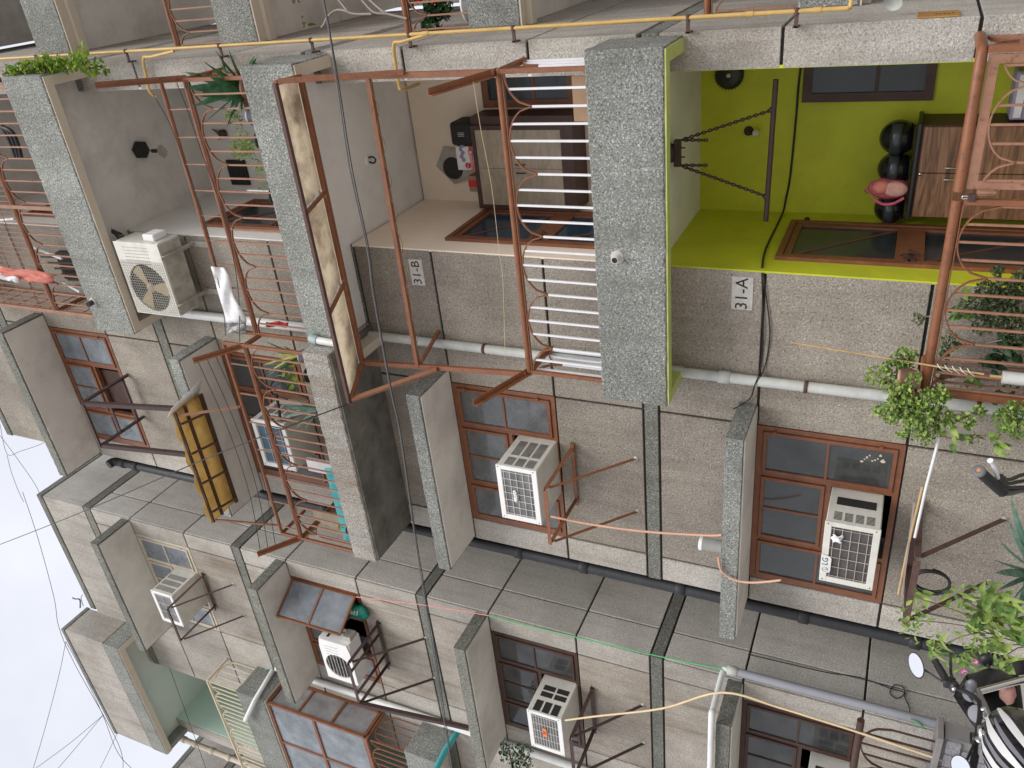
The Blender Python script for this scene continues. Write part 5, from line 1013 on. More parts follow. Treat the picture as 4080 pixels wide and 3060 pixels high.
for a_, b_ in ((sc(210, 250), sc(575, 250)), (sc(210, 570), sc(565, 570))): chain(sb, onY(a_, yc), onY(b_, yc))
for x in (.3, .65): px_ = pl0.lerp(pl1, x); MB().tube([(px_.x, yc, zc_ - .02), (px_.x, yc, zc_ - .06)], .006, 6).build('bolt', 'steel_dark', sb)
c = onY(sc(1060, 135), 7.39); t = thing('bulb_holder', 'white bulb in a brown holder on the lime wall', 'lamp', c); MB().lathe((c.x, 7.4, c.z), [(0, -.03), (.035, -.03), (.042, 0)], 16, (0, 1, 0)).build('base', 'wood_dark', t); MB().tube([(c.x, 7.37, c.z), (c.x, 7.33, c.z - .04)], .018, 10).build('socket', 'black_plastic', t); MB().ball((c.x, 7.315, c.z - .075), .032).build('bulb', 'bulb', t)
c = onY(T(3, 1497, 500), 7.33); t = thing('wall_fan', 'round black wall fan with pale hub on the lime wall', 'fan', (c.x, 7.36, c.z)); MB().lathe((c.x, 7.38, c.z), [(0, -.05), (.085, -.05), (.115, -.03), (.12, 0)], 28, (0, 1, 0)).build('housing', 'black_plastic', t); MB().lathe((c.x, 7.32, c.z), [(0, 0), (.016, .002), (.018, .012)], 12, (0, 1, 0)).build('hub', 'bulb', t)
m = MB()
for i in range(28): a = i * .2244; m.bar((c.x + .1 * math.cos(a), 7.34, c.z + .1 * math.sin(a)), (c.x + .126 * math.cos(a), 7.36, c.z + .126 * math.sin(a)), .006)
m.build('rib', 'black_plastic', t)
c = onX(T(4, 390, 1448), -2.46); o = MB().ball(c, .012, .045, .022, noise=.3).build('key_bundle', 'black_matt'); tag(o, 'small dark key bundle hung above the lime verandah door', 'keys')
c = onY(T(4, 1800, 660), 7.1); t = thing('appliance_box', 'dark blue appliance with white strip beside the cabinet', 'appliance', (c.x, 7.2, .41)); MB().cbox(-1.62, -1.28, 7.08, 7.38, .45, c.z + .05, b=.01).build('casing', 'print_grey', t); MB().box(-1.60, -1.30, 7.07, 7.079, c.z - .02, c.z + .03).build('strip', 'box_white', t)
# ------------------------------------------------------------------ furnishings of verandah 31-B
cb = thing('wall_cupboard', 'tan two-door cupboard in a brown frame on the 31-B verandah', 'cupboard', (-2.0, 7.2, FLOOR[1]))
x0, x1, z0, z1, yf = -2.44, -1.63, 4.50, 5.425, 7.06
m = MB(); m.box(x0, x1, yf, 7.39, z1 - .04, z1); m.box(x0, x1, yf, 7.39, z0 - .12, z0); m.box(x0, x0 + .04, yf, 7.39, z0, z1 - .04); m.box(x1 - .04, x1, yf, 7.39, z0, z1 - .04); m.box(x1, x1 + .08, yf + .03, 7.39, z0 - .12, z1 - .0); m.build('frame', 'wood_dark', cb)
xm = (x0 + x1) / 2
for a_, b_ in ((x0 + .042, xm - .002), (xm + .002, x1 - .042)): MB().box(a_, b_, yf + .006, yf + .03, z0 + .004, z1 - .044).build('door', 'wood_tan', cb)
for x in (xm - .04, xm + .04): MB().tube([(x, yf - .006, 4.98), (x, yf - .012, 4.92), (x, yf - .006, 4.88)], .006, 6).build('handle', 'black_matt', cb)
def boxobj(name, lab, cat, q0, q1, y0, y1, zb, mat, par=None):
    a_, b_ = onY(q0, y0), onY(q1, y0); t = thing(name, lab, cat, ((a_.x + b_.x) / 2, (y0 + y1) / 2, zb)); return t, min(a_.x, b_.x), max(a_.x, b_.x)
zt = z1 + .002; b4_ = Zm(1700, 380, 3.19)
t, xa, xb = boxobj('oil_tin', 'grimy black square tin can on top of the cupboard', 'tin', b4_(260, 350), b4_(280, 640), 7.08, 7.36, zt, None); MB().cbox(xa, xb, 7.08, 7.36, zt, zt + .235, b=.02).build('body', 'black_matt', t); MB().lathe((xa + .04, 7.078, zt + .04), [(0, 0), (.018, 0), (.02, .006)], 12, (0, 1, 0)).build('cap', 'black_gloss', t); m = MB(); [m.box(xa + .09 + .015 * i, xa + .096 + .015 * i, 7.076, 7.08, zt + .08, zt + .15) for i in range(3)]; m.build('embossing', 'ac_dirty', t)
t, xa, xb = boxobj('carton', 'white carton printed PHOENIX 3 in 1 lying on the cupboard', 'box', b4_(300, 650), b4_(340, 945), 7.1, 7.34, zt, None); MB().box(xa, xb, 7.1, 7.34, zt, zt + .205).build('carton', 'box_white', t); MB().box(xa, xb, 7.0965, 7.0995, zt + .025, zt + .06).build('stripe', 'box_red', t)
text('print', 'PHOENIX', 'text_white', t, ((xa + xb) / 2 - .03, 7.096, zt + .043), (1, 0, 0), (0, 0, 1), .036, .0005); MB().box(xb - .075, xb - .035, 7.0945, 7.0965, zt + .02, zt + .066).build('logo_square', 'box_red', t); MB().lathe((xb - .055, 7.094, zt + .043), [(.006, 0), (.014, 0)], 12, (0, 1, 0)).build('logo_ring', 'text_white', t)
MB().lathe((xa + .045, 7.0965, zt + .09), [(0, 0), (.03, 0), (.03, .002)], 14, (0, 1, 0)).build('roundel', 'box_red', t); text('print', '3in1', 'text_white', t, (xa + .045, 7.0955, zt + .09), (1, 0, 0), (0, 0, 1), .025, .0005)
m = MB()
for i in range(5): m.lathe((xa + .1 + .035 * i, 7.0975, zt + .13 + .02 * (i % 2)), [(0, 0), (.022, 0), (.022, .002)], 8, (0, 1, 0))
m.build('picture', 'print_grey', t)
t, xa, xb = boxobj('carton', 'small brown carton with red tape at the cupboard end', 'box', b4_(390, 1000), b4_(440, 1220), 7.14, 7.3, zt, None); MB().cbox(xa, xb - .02, 7.14, 7.3, zt, zt + .13, b=.002).build('carton', 'cardboard', t); MB().box(xa + .05, xa + .12, 7.136, 7.139, zt + .001, zt + .131).build('tape', 'box_red', t)
t = thing('drum_cover', 'black disc on a grey square sheet leaning behind the cartons', 'sheet', (-2.1, 7.37, zt)); c0 = onY(b4_(300, 900), 7.375); MB().prism([(c0.x, 7.375, c0.z + .17), (c0.x - .19, 7.375, c0.z - .02), (c0.x - .05, 7.375, zt), (c0.x + .15, 7.375, zt), (c0.x + .2, 7.375, c0.z + .05)], (0, .006, 0)).build('sheet', 'ac_dirty', t); MB().lathe((c0.x - .02, 7.365, c0.z - .03), [(0, 0), (.1, 0), (.115, .004), (.115, .01)], 26, (0, 1, 0)).build('disc', 'black_plastic', t)
c = onY(T(2, 790, 1057), 6.6); c = onZ(T(2, 790, 1057), CEIL[1] - .01); t = thing('ceiling_hook', 'black fan hook in the white ceiling of 31-B', 'hook', c); MB().lathe((c.x, c.y, PAR[1][0] + .2), [(0, -.012), (.05, -.01), (.055, 0)], 18).build('rose', 'ceiling_white', t); MB().tube(smooth([(c.x - .02, c.y, PAR[1][0] + .19), (c.x - .03, c.y, PAR[1][0] + .14), (c.x, c.y, PAR[1][0] + .11), (c.x + .03, c.y, PAR[1][0] + .14), (c.x + .02, c.y, PAR[1][0] + .19)]), .008, 7).build('hook', 'black_matt', t)
t = thing('cardboard_sheet', 'flattened brown cardboard leaning behind the white bars', 'cardboard', (-1.3, 5.7, 3.65)); q = [onY(T(3, *p), 5.66) for p in ((465, 500), (470, 800))]; MB().cbox(q[1].x, q[0].x, 5.64, 5.665, 3.6, q[0].z, b=.002).build('sheet', 'cardboard', t)
# ------------------------------------------------------------------ plants
def rnd(a, b): return random.uniform(a, b)
def foliage(par, blobs, size, mat, shape='round', up=.4, name='foliage', bend=.3, ar=.8):
    m = MB()
    for (px, pq, r, Y, dY, n) in blobs:
        for i in range(n):
            a = rnd(0, 6.283); q = r * math.sqrt(rnd(0, 1)); p = onY((px + q * math.cos(a), pq + q * math.sin(a)), Y + rnd(-dY, dY))
            d = V((rnd(-1, 1), rnd(-1, .6), rnd(-.6, 1) + up)); s = size * rnd(.6, 1.25); m.leaf(p, d, s, s * ar, bend, V((rnd(-.5, .5), rnd(-1.2, 0), rnd(.2, 1))), 2 if size < .05 else 3, shape)
    return m.build(name, mat, par, kind='stuff')
def stems(par, lst, r=.004, mat='stem'):
    m = MB()
    for pts in lst: m.tube(smooth(pts, 3), r, 5)
    m.build('stem', mat, par)
def potmesh(c, r, h, rim=.012): return MB().lathe(c, [(r * .1, 0), (r * .72, 0), (r * .98, h * .86), (r * 1.1, h * .86), (r * 1.12, h), (r * .98, h), (r * .92, h * .9), (0, h * .88)], 22)
def strap_plant(name, label, base, tips, mat, wd=.035, bend=.25, pot=None, potmat='terracotta', seg=6, group=None, hgt=.2):
    base = V(base); t = thing(name, label, 'plant', (base.x, base.y, pot[1] if pot else base.z), group)
    if pot: potmesh((base.x, base.y, pot[1]), pot[0], pot[2]).build('pot', potmat, t)
    for tp in tips:
        tp = V(tp); mid = base.lerp(tp, .5) + V((0, 0, bend * (tp - base).length)); L_ = []; d = (tp - base)
        a = d.cross(V((0, -.6, .8))); a = a.normalized() if a.length > 1e-4 else V((1, 0, 0))
        for i in range(seg + 1):
            s = i / seg; p = base * (1 - s) ** 2 + mid * (2 * s * (1 - s)) + tp * s * s; w_ = wd * .5 * (.55 + 1.1 * s if s < .4 else 1.0 * (1 - ((s - .4) / .6) ** 1.7) + .02); nn = V((0, -.5, .6)) * w_ * .5
            L_.append([p - a * w_ + nn, p, p + a * w_ + nn])
        MB().grid(L_).build('leaf', mat, t)
    return t
# vine in hanging pots at the end of the ground-floor railing
v = thing('hanging_vine', 'bushy light green trailing vine in clay pots on the ground-floor railing corner', 'plant', (-3.1, 5.45, .7))
c1, c2 = onY(T(8, 1080, 850), 5.5), onY(T(8, 1060, 985), 5.46)
for c, mt in ((c1, 'cloth_rose'), (c2, 'terracotta')): potmesh((c.x, c.y, c.z - .06), .085, .15).build('pot', mt, v)
z2 = Zm(3450, 1000, 2.074)
bl = [(*z2(330, 880), 45, 5.5, .06, 168), (*z2(230, 960), 42, 5.5, .06, 154), (*z2(90, 1030), 45, 5.47, .05, 112), (*z2(210, 1100), 40, 5.45, .05, 125), (*z2(300, 1190), 50, 5.36, .06, 210), (*z2(250, 1329), 55, 5.34, .07, 266), (*z2(430, 1329), 62, 5.34, .08, 322), (*z2(520, 1230), 48, 5.36, .06, 182), (*z2(420, 1449), 52, 5.36, .07, 210), (*z2(620, 1200), 38, 5.36, .05, 125), (*z2(600, 1349), 40, 5.36, .05, 125), (*z2(560, 1480), 30, 5.38, .04, 70), (*z2(110, 1329), 25, 5.36, .05, 56), (*z2(400, 1050), 30, 5.42, .05, 56), (*z2(700, 1389), 30, 5.38, .04, 70), (*z2(850, 1389), 34, 5.38, .05, 84), (*z2(950, 1319), 24, 5.38, .05, 47), (*z2(1150, 1379), 44, 5.38, .05, 140), (*z2(1230, 1329), 45, 5.4, .05, 125), (*z2(1250, 1480), 34, 5.36, .05, 84), (*z2(300, 1500), 24, 5.38, .05, 42), (*z2(500, 1560), 24, 5.38, .05, 33)]
foliage(v, bl, .03, 'leaf_vine', 'round', .2)
foliage(v, [(*z2(700, 1530), 40, 5.38, .04, 9), (*z2(870, 1540), 44, 5.38, .04, 9), (*z2(1080, 1540), 38, 5.38, .04, 8), (*z2(800, 380), 30, 5.75, .03, 5), (*z2(760, 500), 36, 5.75, .03, 7), (*z2(850, 1040), 36, 5.7, .03, 7)], .075, 'leaf_lance', 'round', -.2, ar=.75)
stems(v, [[onY(z2(*a), 5.4), onY(z2(*b), 5.36), onY(z2(*c_), 5.38)] for a, b, c_ in (((350, 1200), (200, 1320), (60, 1340)), ((420, 1250), (420, 1450), (560, 1600)), ((480, 1250), (620, 1350), (980, 1330)), ((640, 1530), (800, 1560), (1000, 1520)), ((330, 1150), (120, 1050), (20, 960)))], .0035)
# shrubs standing on the verandah behind the railing
s = thing('verandah_shrub', 'dry grey-green shrub behind the ground-floor railing bars', 'plant', (-2.4, 5.75, .41))
foliage(s, [(*z2(1100, 480), 80, 5.75, .08, 646), (*z2(1250, 620), 70, 5.75, .08, 570), (*z2(980, 560), 60, 5.75, .08, 342), (*z2(1150, 350), 60, 5.75, .08, 380), (*z2(860, 450), 36, 5.75, .06, 133), (*z2(1000, 330), 40, 5.75, .06, 171), (*z2(1280, 300), 55, 5.75, .06, 285), (*z2(1100, 170), 26, 5.75, .05, 76), (*z2(1280, 230), 36, 5.75, .05, 114), (*z2(440, 560), 26, 5.8, .04, 49), (*z2(700, 740), 36, 5.8, .06, 95)], .034, 'leaf_shrub', 'lance', .3, ar=.5)
stems(s, [[onY(z2(1300, 480), 5.75) + V((0, 0, -.3)), onY(z2(1100, 500), 5.75), onY(z2(800, 540), 5.78), onY(z2(430, 540), 5.8)], [onY(z2(1300, 620), 5.75) + V((0, 0, -.3)), onY(z2(1050, 640), 5.75), onY(z2(820, 640), 5.78)], [onY(z2(1300, 560), 5.75) + V((0, 0, -.3)), onY(z2(1150, 380), 5.75), onY(z2(1000, 300), 5.78)], [onY(z2(1300, 560), 5.75) + V((0, 0, -.3)), onY(z2(1200, 720), 5.75), onY(z2(1000, 760), 5.78)]], .005, 'stem_grey')
potmesh((-2.55, 5.75, .41), .13, .22).build('pot', 'terracotta', s)
s2 = thing('money_plant', 'dark green heart-leaved plant low behind the railing bars', 'plant', (-2.95, 5.72, .41)); foliage(s2, [(*z2(1180, 800), 60, 5.75, .05, 30), (*z2(1060, 900), 40, 5.75, .05, 16), (*z2(1180, 1220), 60, 5.7, .05, 24), (*z2(650, 1020), 40, 5.8, .04, 14), (*z2(680, 800), 30, 5.8, .04, 8)], .07, 'leaf_dark', 'round', .1); potmesh((-2.85, 5.75, .41), .1, .18).build('pot', 'terracotta', s2)
# agave and lance-leaved bush by the foot of the wall
zA_ = Zm(3400, 1700, 2.074)
base = onY(zA_(1540, 1210), 4.95)
tips = [onY(zA_(*q), y) for q, y in (((1195, 925), 4.9), ((1150, 1098), 4.75), ((1170, 1208), 4.6), ((1190, 1355), 4.7), ((1285, 770), 5.1), ((1300, 560), 5.1), ((1320, 1440), 4.7), ((1350, 690), 5.2), ((1370, 980), 5.2), ((1360, 1520), 4.9), ((1460, 900), 5.3), ((1400, 1330), 5.2))]
strap_plant('agave_plant', 'blue-green agave with long pointed leaves at the foot of the wall', base, tips, 'leaf_agave', .062, .06, pot=(.16, base.z - .26, .24))
lb_ = thing('oleander_bush', 'bright green lance-leaved bush with small pink flowers beside the motorcycle', 'plant', (-4.6, 4.6, .02)); z1_ = Zm(3580, 2300, 2.182)
m = MB(); cl_ = [(170, 175, 7, .10), (210, 205, 5, .08), (485, 140, 7, .1), (580, 160, 5, .08), (560, 240, 6, .07), (610, 300, 7, .07), (50, 360, 8, .07), (150, 340, 7, .07), (120, 420, 7, .06), (200, 370, 6, .07), (130, 480, 5, .06), (310, 620, 9, .11), (330, 590, 6, .1), (400, 545, 4, .08), (560, 690, 8, .1), (500, 720, 5, .09), (620, 690, 6, .09), (750, 130, 5, .15), (820, 180, 7, .16), (790, 390, 8, .19), (740, 300, 5, .2), (860, 250, 6, .13), (930, 390, 7, .17), (900, 230, 6, .12), (960, 200, 6, .13), (680, 600, 6, .09), (740, 560, 6, .09), (790, 620, 8, .08), (840, 520, 7, .12), (860, 690, 6, .09), (950, 780, 6, .12), (640, 420, 8, .06), (600, 480, 7, .06), (660, 340, 6, .06), (700, 640, 6, .07), (880, 780, 6, .09), (770, 790, 5, .07), (900, 560, 7, .1), (1000, 480, 7, .14), (1050, 400, 6, .15), (640, 800, 6, .07), (700, 820, 5, .06)]
for x, y, n, ln in cl_:
    c = onY(z1_(x, y), rnd(4.55, 4.85))
    for i in range(n + 2):
        a = i * 2.4 + rnd(0, .6); m.leaf(c + V((rnd(-.05, .05), rnd(-.06, .06), rnd(-.05, .05))), V((math.cos(a), rnd(-.7, .1), math.sin(a) + .25)), ln * .95 * rnd(.6, 1.15), ln * .28, .3, V((rnd(-.3, .3), -1, .4)), 4, 'lance')
m.build('foliage', 'leaf_lance', lb_, kind='stuff')
g0 = onY(z1_(1150, 600), 4.75); stems(lb_, [[V((g0.x, 4.75, .02)), g0, onY(z1_(*q), 4.72), onY(z1_(*q2), 4.7)] for q, q2 in (((850, 600), (560, 690)), ((700, 480), (320, 620)), ((820, 350), (480, 140)), ((600, 330), (170, 180)), ((560, 420), (60, 370)), ((950, 400), (820, 180)), ((900, 700), (640, 800)))], .004, 'stem')
for q in ((565, 810), (660, 720)): c = onY(z1_(*q), 4.55); m = MB(); [m.leaf(c, V((math.cos(a), -.5, math.sin(a))), .028, .022, .1, V((0, -1, 0)), 2, 'round') for a in (0, 1.25, 2.5, 3.75, 5.0)]; m.build('flower', 'flower_pink', lb_)
# second-floor balcony pots
zp = Zm(650, 200, 2.764); Y_ = 5.62
base = onY(zp(815, 420), 5.7); base.z = 6.78
strap_plant('strap_leaf_plant', 'large dark strap-leaved plant in a clay bowl at the right end of the second-floor balcony', base, [onY(zp(*q), y) for q, y in (((230, 410), 5.5), ((330, 620), 5.45), ((465, 800), 5.42), ((430, 110), 5.5), ((570, -10), 5.6), ((720, -20), 5.65), ((520, 300), 5.4), ((380, 500), 5.6), ((700, 860), 5.5), ((740, 640), 5.45), ((860, 690), 5.5), ((240, 240), 5.7), ((620, 150), 5.8), ((640, 560), 5.7), ((500, 160), 5.45), ((1010, 55), 5.55), ((1035, 75), 5.58))], 'leaf_strap', .095, .06, pot=(.11, 6.6, .17))
def potted(name, lab, q, r, h, potmat, blobs, size, mat, shape='lance', Yp=5.63, ar=.5, zb=6.6, up=.6):
    c = onY(q, Yp); t = thing(name, lab, 'plant', (c.x, Yp, zb)); potmesh((c.x, Yp, zb), r, h).build('pot', potmat, t)
    foliage(t, [(*zq, rr, Yp, .05, n) for zq, rr, n in blobs], size, mat, shape, up, ar=ar); return t
potted('potted_herb', 'thin yellow-green herb in a blue-grey pot on the second-floor parapet', zp(940, 720), .08, .15, 'pvc_grey', [(zp(780, 720), 26, 50), (zp(830, 770), 24, 40), (zp(840, 860), 20, 26), (zp(720, 720), 14, 20)], .03, 'leaf_fresh')
potted('potted_fern', 'fluffy bright green fern in a black pot on the second-floor parapet', zp(980, 980), .07, .13, 'black_plastic', [(zp(900, 1050), 42, 240), (zp(850, 1100), 36, 150), (zp(960, 1040), 34, 130), (zp(880, 950), 26, 60), (zp(970, 1140), 26, 60), (zp(790, 1040), 18, 40)], .034, 'leaf_fresh', ar=.28)
potted('potted_herb', 'sparse green herb low behind the second-floor parapet', zp(1110, 1400), .06, .1, 'black_plastic', [(zp(1060, 1260), 24, 30), (zp(1070, 1330), 26, 40), (zp(1120, 1480), 22, 30)], .03, 'leaf_fresh')
c = onY(zp(1150, 1600), 5.63); t = thing('flower_pot', 'dark pot with a white plastic stick on the second-floor parapet', 'pot', (c.x, 5.63, 6.6)); potmesh((c.x, 5.63, 6.6), .07, .13).build('pot', 'black_plastic', t); a_ = onY(zp(930, 1545), 5.62); MB().bar((a_.x, 5.62, 6.66), (a_.x, 5.62, a_.z), .014).build('stick', 'box_white', t)
# ledge balcony pots
z7 = Zm(900, 1300, 1.843); base = onY(z7(540, 215), 5.40); base.z = 6.66
t = strap_plant('variegated_plant', 'yellow-edged strap-leaved plant in a grey pot at the ledge end', base, [onY(z7(*q), y) for q, y in (((290, 110), 5.4), ((265, 290), 5.36), ((300, 370), 5.33), ((330, 170), 5.5), ((375, 340), 5.36), ((420, 140), 5.45), ((400, 300), 5.5))], 'leaf_strap', .042, .08, pot=(.06, 6.55, .12), potmat='pvc_grey')
t2 = strap_plant('variegated_plant', 'yellow striped leaves growing among the grey pot at the ledge end', base + V((.02, -.02, .0)), [onY(z7(*q), y) for q, y in (((275, 285), 5.33), ((350, 210), 5.34), ((310, 340), 5.32), ((380, 260), 5.33))], 'leaf_yellow', .02, .1)
potted('money_plant', 'lime green heart-leaved plant between the ledge bars', z7(560, 350), .07, .12, 'black_plastic', [(z7(480, 320), 34, 16), (z7(520, 390), 30, 12)], .07, 'leaf_fresh', 'round', 5.42, .8, 6.55)
base = onY(z7(640, 600), 5.42); base.z = 6.62
strap_plant('strap_leaf_plant', 'dark green pointed plant half way along the rust-streaked ledge', base, [onY(z7(*q), y) for q, y in (((400, 575), 5.4), ((430, 600), 5.36), ((410, 670), 5.36), ((480, 520), 5.45), ((500, 770), 5.38), ((570, 790), 5.36), ((680, 780), 5.38), ((530, 560), 5.5))], 'leaf_agave', .045, .1, pot=(.07, 6.5, .12), potmat='black_plastic')
potted('potted_herb', 'tiny sprig at the far end of the rust-streaked ledge', z7(850, 1480), .04, .06, 'black_plastic', [(z7(845, 1480), 10, 20)], .03, 'leaf_fresh', 'round', 5.33, .7, 6.52)
# third-floor climber on the right flank
t = thing('balcony_climber', 'yellow-green creeper trailing over the right flank of the third-floor parapet', 'plant', (-.78, 5.7, 9.2)); q0 = Zm(0, 0, 2.37)
foliage(t, [(*q0(x, y), 30, 5.62 + .1 * (x / 900), .08, n) for x, y, n in ((110, 690, 40), (200, 660, 70), (290, 630, 80), (370, 640, 80), (460, 620, 80), (540, 600, 70), (620, 610, 60), (700, 590, 60), (760, 560, 50), (790, 610, 40), (880, 640, 24), (960, 640, 16))], .05, 'leaf_fresh', 'round', .3)
foliage(t, [(*q0(810, 490), 20, 5.7, .04, 6), (*q0(430, 540), 22, 5.66, .04, 8), (*q0(760, 530), 22, 5.7, .04, 8), (*q0(970, 680), 24, 5.8, .04, 8)], .075, 'leaf_fresh', 'round', .3)
stems(t, [[(-.76, 5.55, 9.66), (-.75, 5.7, 9.5), (-.75, 5.85, 9.3), (-.74, 5.92, 9.0)]], .006)
# landing: flowering plant in a paint bucket, dry branch
zr = Zm(1180, 0, 2.6976); c = onY(zr(1760, 110), 7.05); t = thing('flowering_plant', 'red-flowered bush in a white paint bucket on the stair landing', 'plant', (c.x, 7.05, RP[1][0] + .16))
MB().lathe((c.x + .05, 7.06, RP[1][0] + .3), [(0, 0), (.12, 0), (.145, .27), (.155, .27), (.155, .29), (.13, .29), (.0, .26)], 24).build('bucket', 'pvc_white', t); foliage(t, [(*zr(1490, 80), 34, 7.05, .08, 60), (*zr(1560, 110), 34, 7.05, .08, 60), (*zr(1450, 260), 28, 6.98, .05, 36), (*zr(1520, 300), 20, 6.98, .05, 16), (*zr(1250, 20), 20, 7.05, .05, 18), (*zr(1620, 60), 26, 7.05, .06, 36)], .065, 'leaf_dark', 'round', .3)
for q in ((1300, 5), (1530, -5), (1480, 10)): MB().ball(onY(zr(*q), 7.0), .03, noise=.3, n=8, m=6).build('flower', 'flower_red', t)
t = thing('dry_branch', 'bare grey branches leaning on the upper landing rail', 'branch', onY(zr(1150, 190), 6.9)); stems(t, [[onY(zr(*q), y) for q, y in p] for p in ((((1190, 200), 6.88), ((980, 150), 6.9), ((830, 130), 6.9), ((700, -10), 6.95)), (((980, 150), 6.9), ((880, 80), 6.9), ((780, -10), 6.95)), (((810, 150), 6.8), ((620, 150), 6.8), ((520, 115), 6.8), ((430, 110), 6.8), ((340, 180), 6.75), ((300, 260), 6.75), ((270, 295), 6.75)), (((560, 130), 6.8), ((450, -10), 6.85)))], .012, 'stem_grey'); foliage(t, [(*zr(100, 240), 16, 6.8, .03, 5), (*zr(40, 10), 20, 6.8, .03, 6)], .06, 'leaf_shrub', 'lance', 0)
# ivy on the far first-floor balcony
t = thing('balcony_ivy', 'dark green ivy spilling beside the first-floor sunshade of the left block', 'plant', onY((2060, 3010), 5.5)); foliage(t, [(2040, 3010, 45, 5.5, .1, 120), (2085, 3040, 40, 5.5, .1, 100), (2010, 2975, 24, 5.5, .08, 40), (2100, 2990, 26, 5.5, .08, 40)], .045, 'leaf_dark', 'round', .2); stems(t, [[onY((2110, 3060), 5.5), onY((2060, 3000), 5.5), onY((2005, 2960), 5.5)]], .006)
# ------------------------------------------------------------------ things on the second-floor balcony
c = onZ(T(1, 925, 990), PAR[2][0] + .18); t = thing('wind_chime', 'dark hexagonal plate with a sunflower chime hanging from the verandah ceiling', 'wind chime', (c.x, c.y, 8.6)); m = MB(); m.lathe((c.x, c.y, PAR[2][0] + .14), [(0, 0), (.1, 0), (.1, .05), (.06, .06)], 6, smooth=False); m.build('plate', 'black_matt', t)
f = onY(T(1, 1078, 998), c.y); MB().tube([(c.x, c.y, PAR[2][0] + .15), (f.x, c.y, f.z + .12)], .006, 6).build('cord', 'steel_dark', t); MB().tube([(f.x, c.y, f.z + .16), (f.x, c.y, f.z + .1)], .022, 8).build('cap', 'black_plastic', t)
m = MB(); [m.leaf((f.x + .03 * math.cos(a), c.y - .01, f.z + .03 * math.sin(a)), V((math.cos(a), 0, math.sin(a))), .05, .035, 0, V((0, -1, 0)), 2, 'round') for a in [i * .524 for i in range(12)]]; m.ball((f.x, c.y, f.z), .05, .02, .05, n=14, m=6); m.build('sunflower', 'stem_grey', t)
bt0 = onY((500, 930), 5.72); bt = thing('bird', 'dark myna perched on the white outdoor unit', 'bird', (-2.47, 5.72, 8.96))
bx, bz = -2.44, 8.96
m = MB(); m.tube(smooth([(bx - .10, 5.72, bz + .0), (bx - .05, 5.72, bz + .03), (bx + .0, 5.72, bz + .065), (bx + .035, 5.715, bz + .10), (bx + .055, 5.712, bz + .135), (bx + .06, 5.71, bz + .155)], 4), [.004, .007, .01, .013, .02, .028, .034, .038, .04, .039, .036, .032, .028, .025, .024, .024, .025, .024, .02, .012, .004], 12); m.build('body', 'bird_black', bt)
MB().tube([(bx + .075, 5.71, bz + .145), (bx + .105, 5.71, bz + .138)], [.007, .001], 6).build('beak', 'leaf_yellow', bt)
for dy in (-.012, .012): MB().tube([(bx + .02, 5.715 + dy, bz + .05), (bx + .025, 5.715 + dy, bz - .004)], .003, 5).build('leg', 'leaf_yellow', bt)
zc5 = Zm(600, 800, 2.37); P = []
for i in range(15):
    s_ = i / 14; a_ = V((*zc5(570 + 150 * s_, 620 + 530 * s_), 0)); b_ = V((*zc5(690 + 210 * s_ + 18 * math.sin(s_ * 9), 632 + 515 * s_), 0)); row = []
    for j in range(6): q = a_.lerp(b_, j / 5); row.append(onY((q.x, q.y), 5.49 - .02 * math.sin(j * 1.4 + i * .8)))
    P.append(row)
o = MB().grid(P).build('draped_cloth', 'cloth_white', thick=.006); tag(o, 'crumpled white sheet draped over the upper rail of the second-floor balcony', 'cloth')
P = [[onY(zc5(720 + 30 * j, 1150 + 25 * i + 12 * math.sin(j * 2)), 5.5 - .03 * math.sin(i * 1.9 + j)) for j in range(7)] for i in range(5)]; o = MB().grid(P).build('polythene_sheet', 'glass_frost', thick=.002); tag(o, 'clear crumpled polythene tied at the balcony corner', 'plastic sheet')
P = [[onY(zc5(1090 + 30 * j, 1145 + 11 * i + 8 * math.sin(j * 1.3)), 5.6 - .02 * math.sin(j * 2 + i)) for j in range(8)] for i in range(5)]; o = MB().grid(P).build('red_cloth', 'cloth_crimson', thick=.008); tag(o, 'crimson cloth hung on the second-floor railing by the white pipe', 'cloth')
q = [onY(zp(*p), 7.39) for p in ((700, 1205), (970, 1480))]; t = thing('vent_panel', 'black panel standing in for a dark vent opening low on the second-floor verandah wall', 'board', q[1]); MB().cbox(q[1].x, q[0].x, 7.36, 7.395, q[1].z, q[0].z, b=.004).build('board', 'black_matt', t)  # black sheet put in for the darkness of a vent opening
c = onY(zp(660, 920), 7.37); t = thing('wall_lamp', 'brown wing-shaped wall lamp on the second-floor verandah', 'lamp', c); MB().lathe(c, [(.02, -.05), (.05, -.02), (.045, .03), (.01, .05)], 12).build('shade', 'wood_dark', t); m = MB(); m.prism([(c.x + .02, 7.35, c.z + .02), (c.x + .06, 7.35, c.z + .14), (c.x - .02, 7.35, c.z + .05)], (0, .02, 0)); m.prism([(c.x - .02, 7.35, c.z + .01), (c.x - .07, 7.35, c.z + .1), (c.x - .04, 7.35, c.z - .02)], (0, .02, 0)); m.build('wing', 'stem', t)
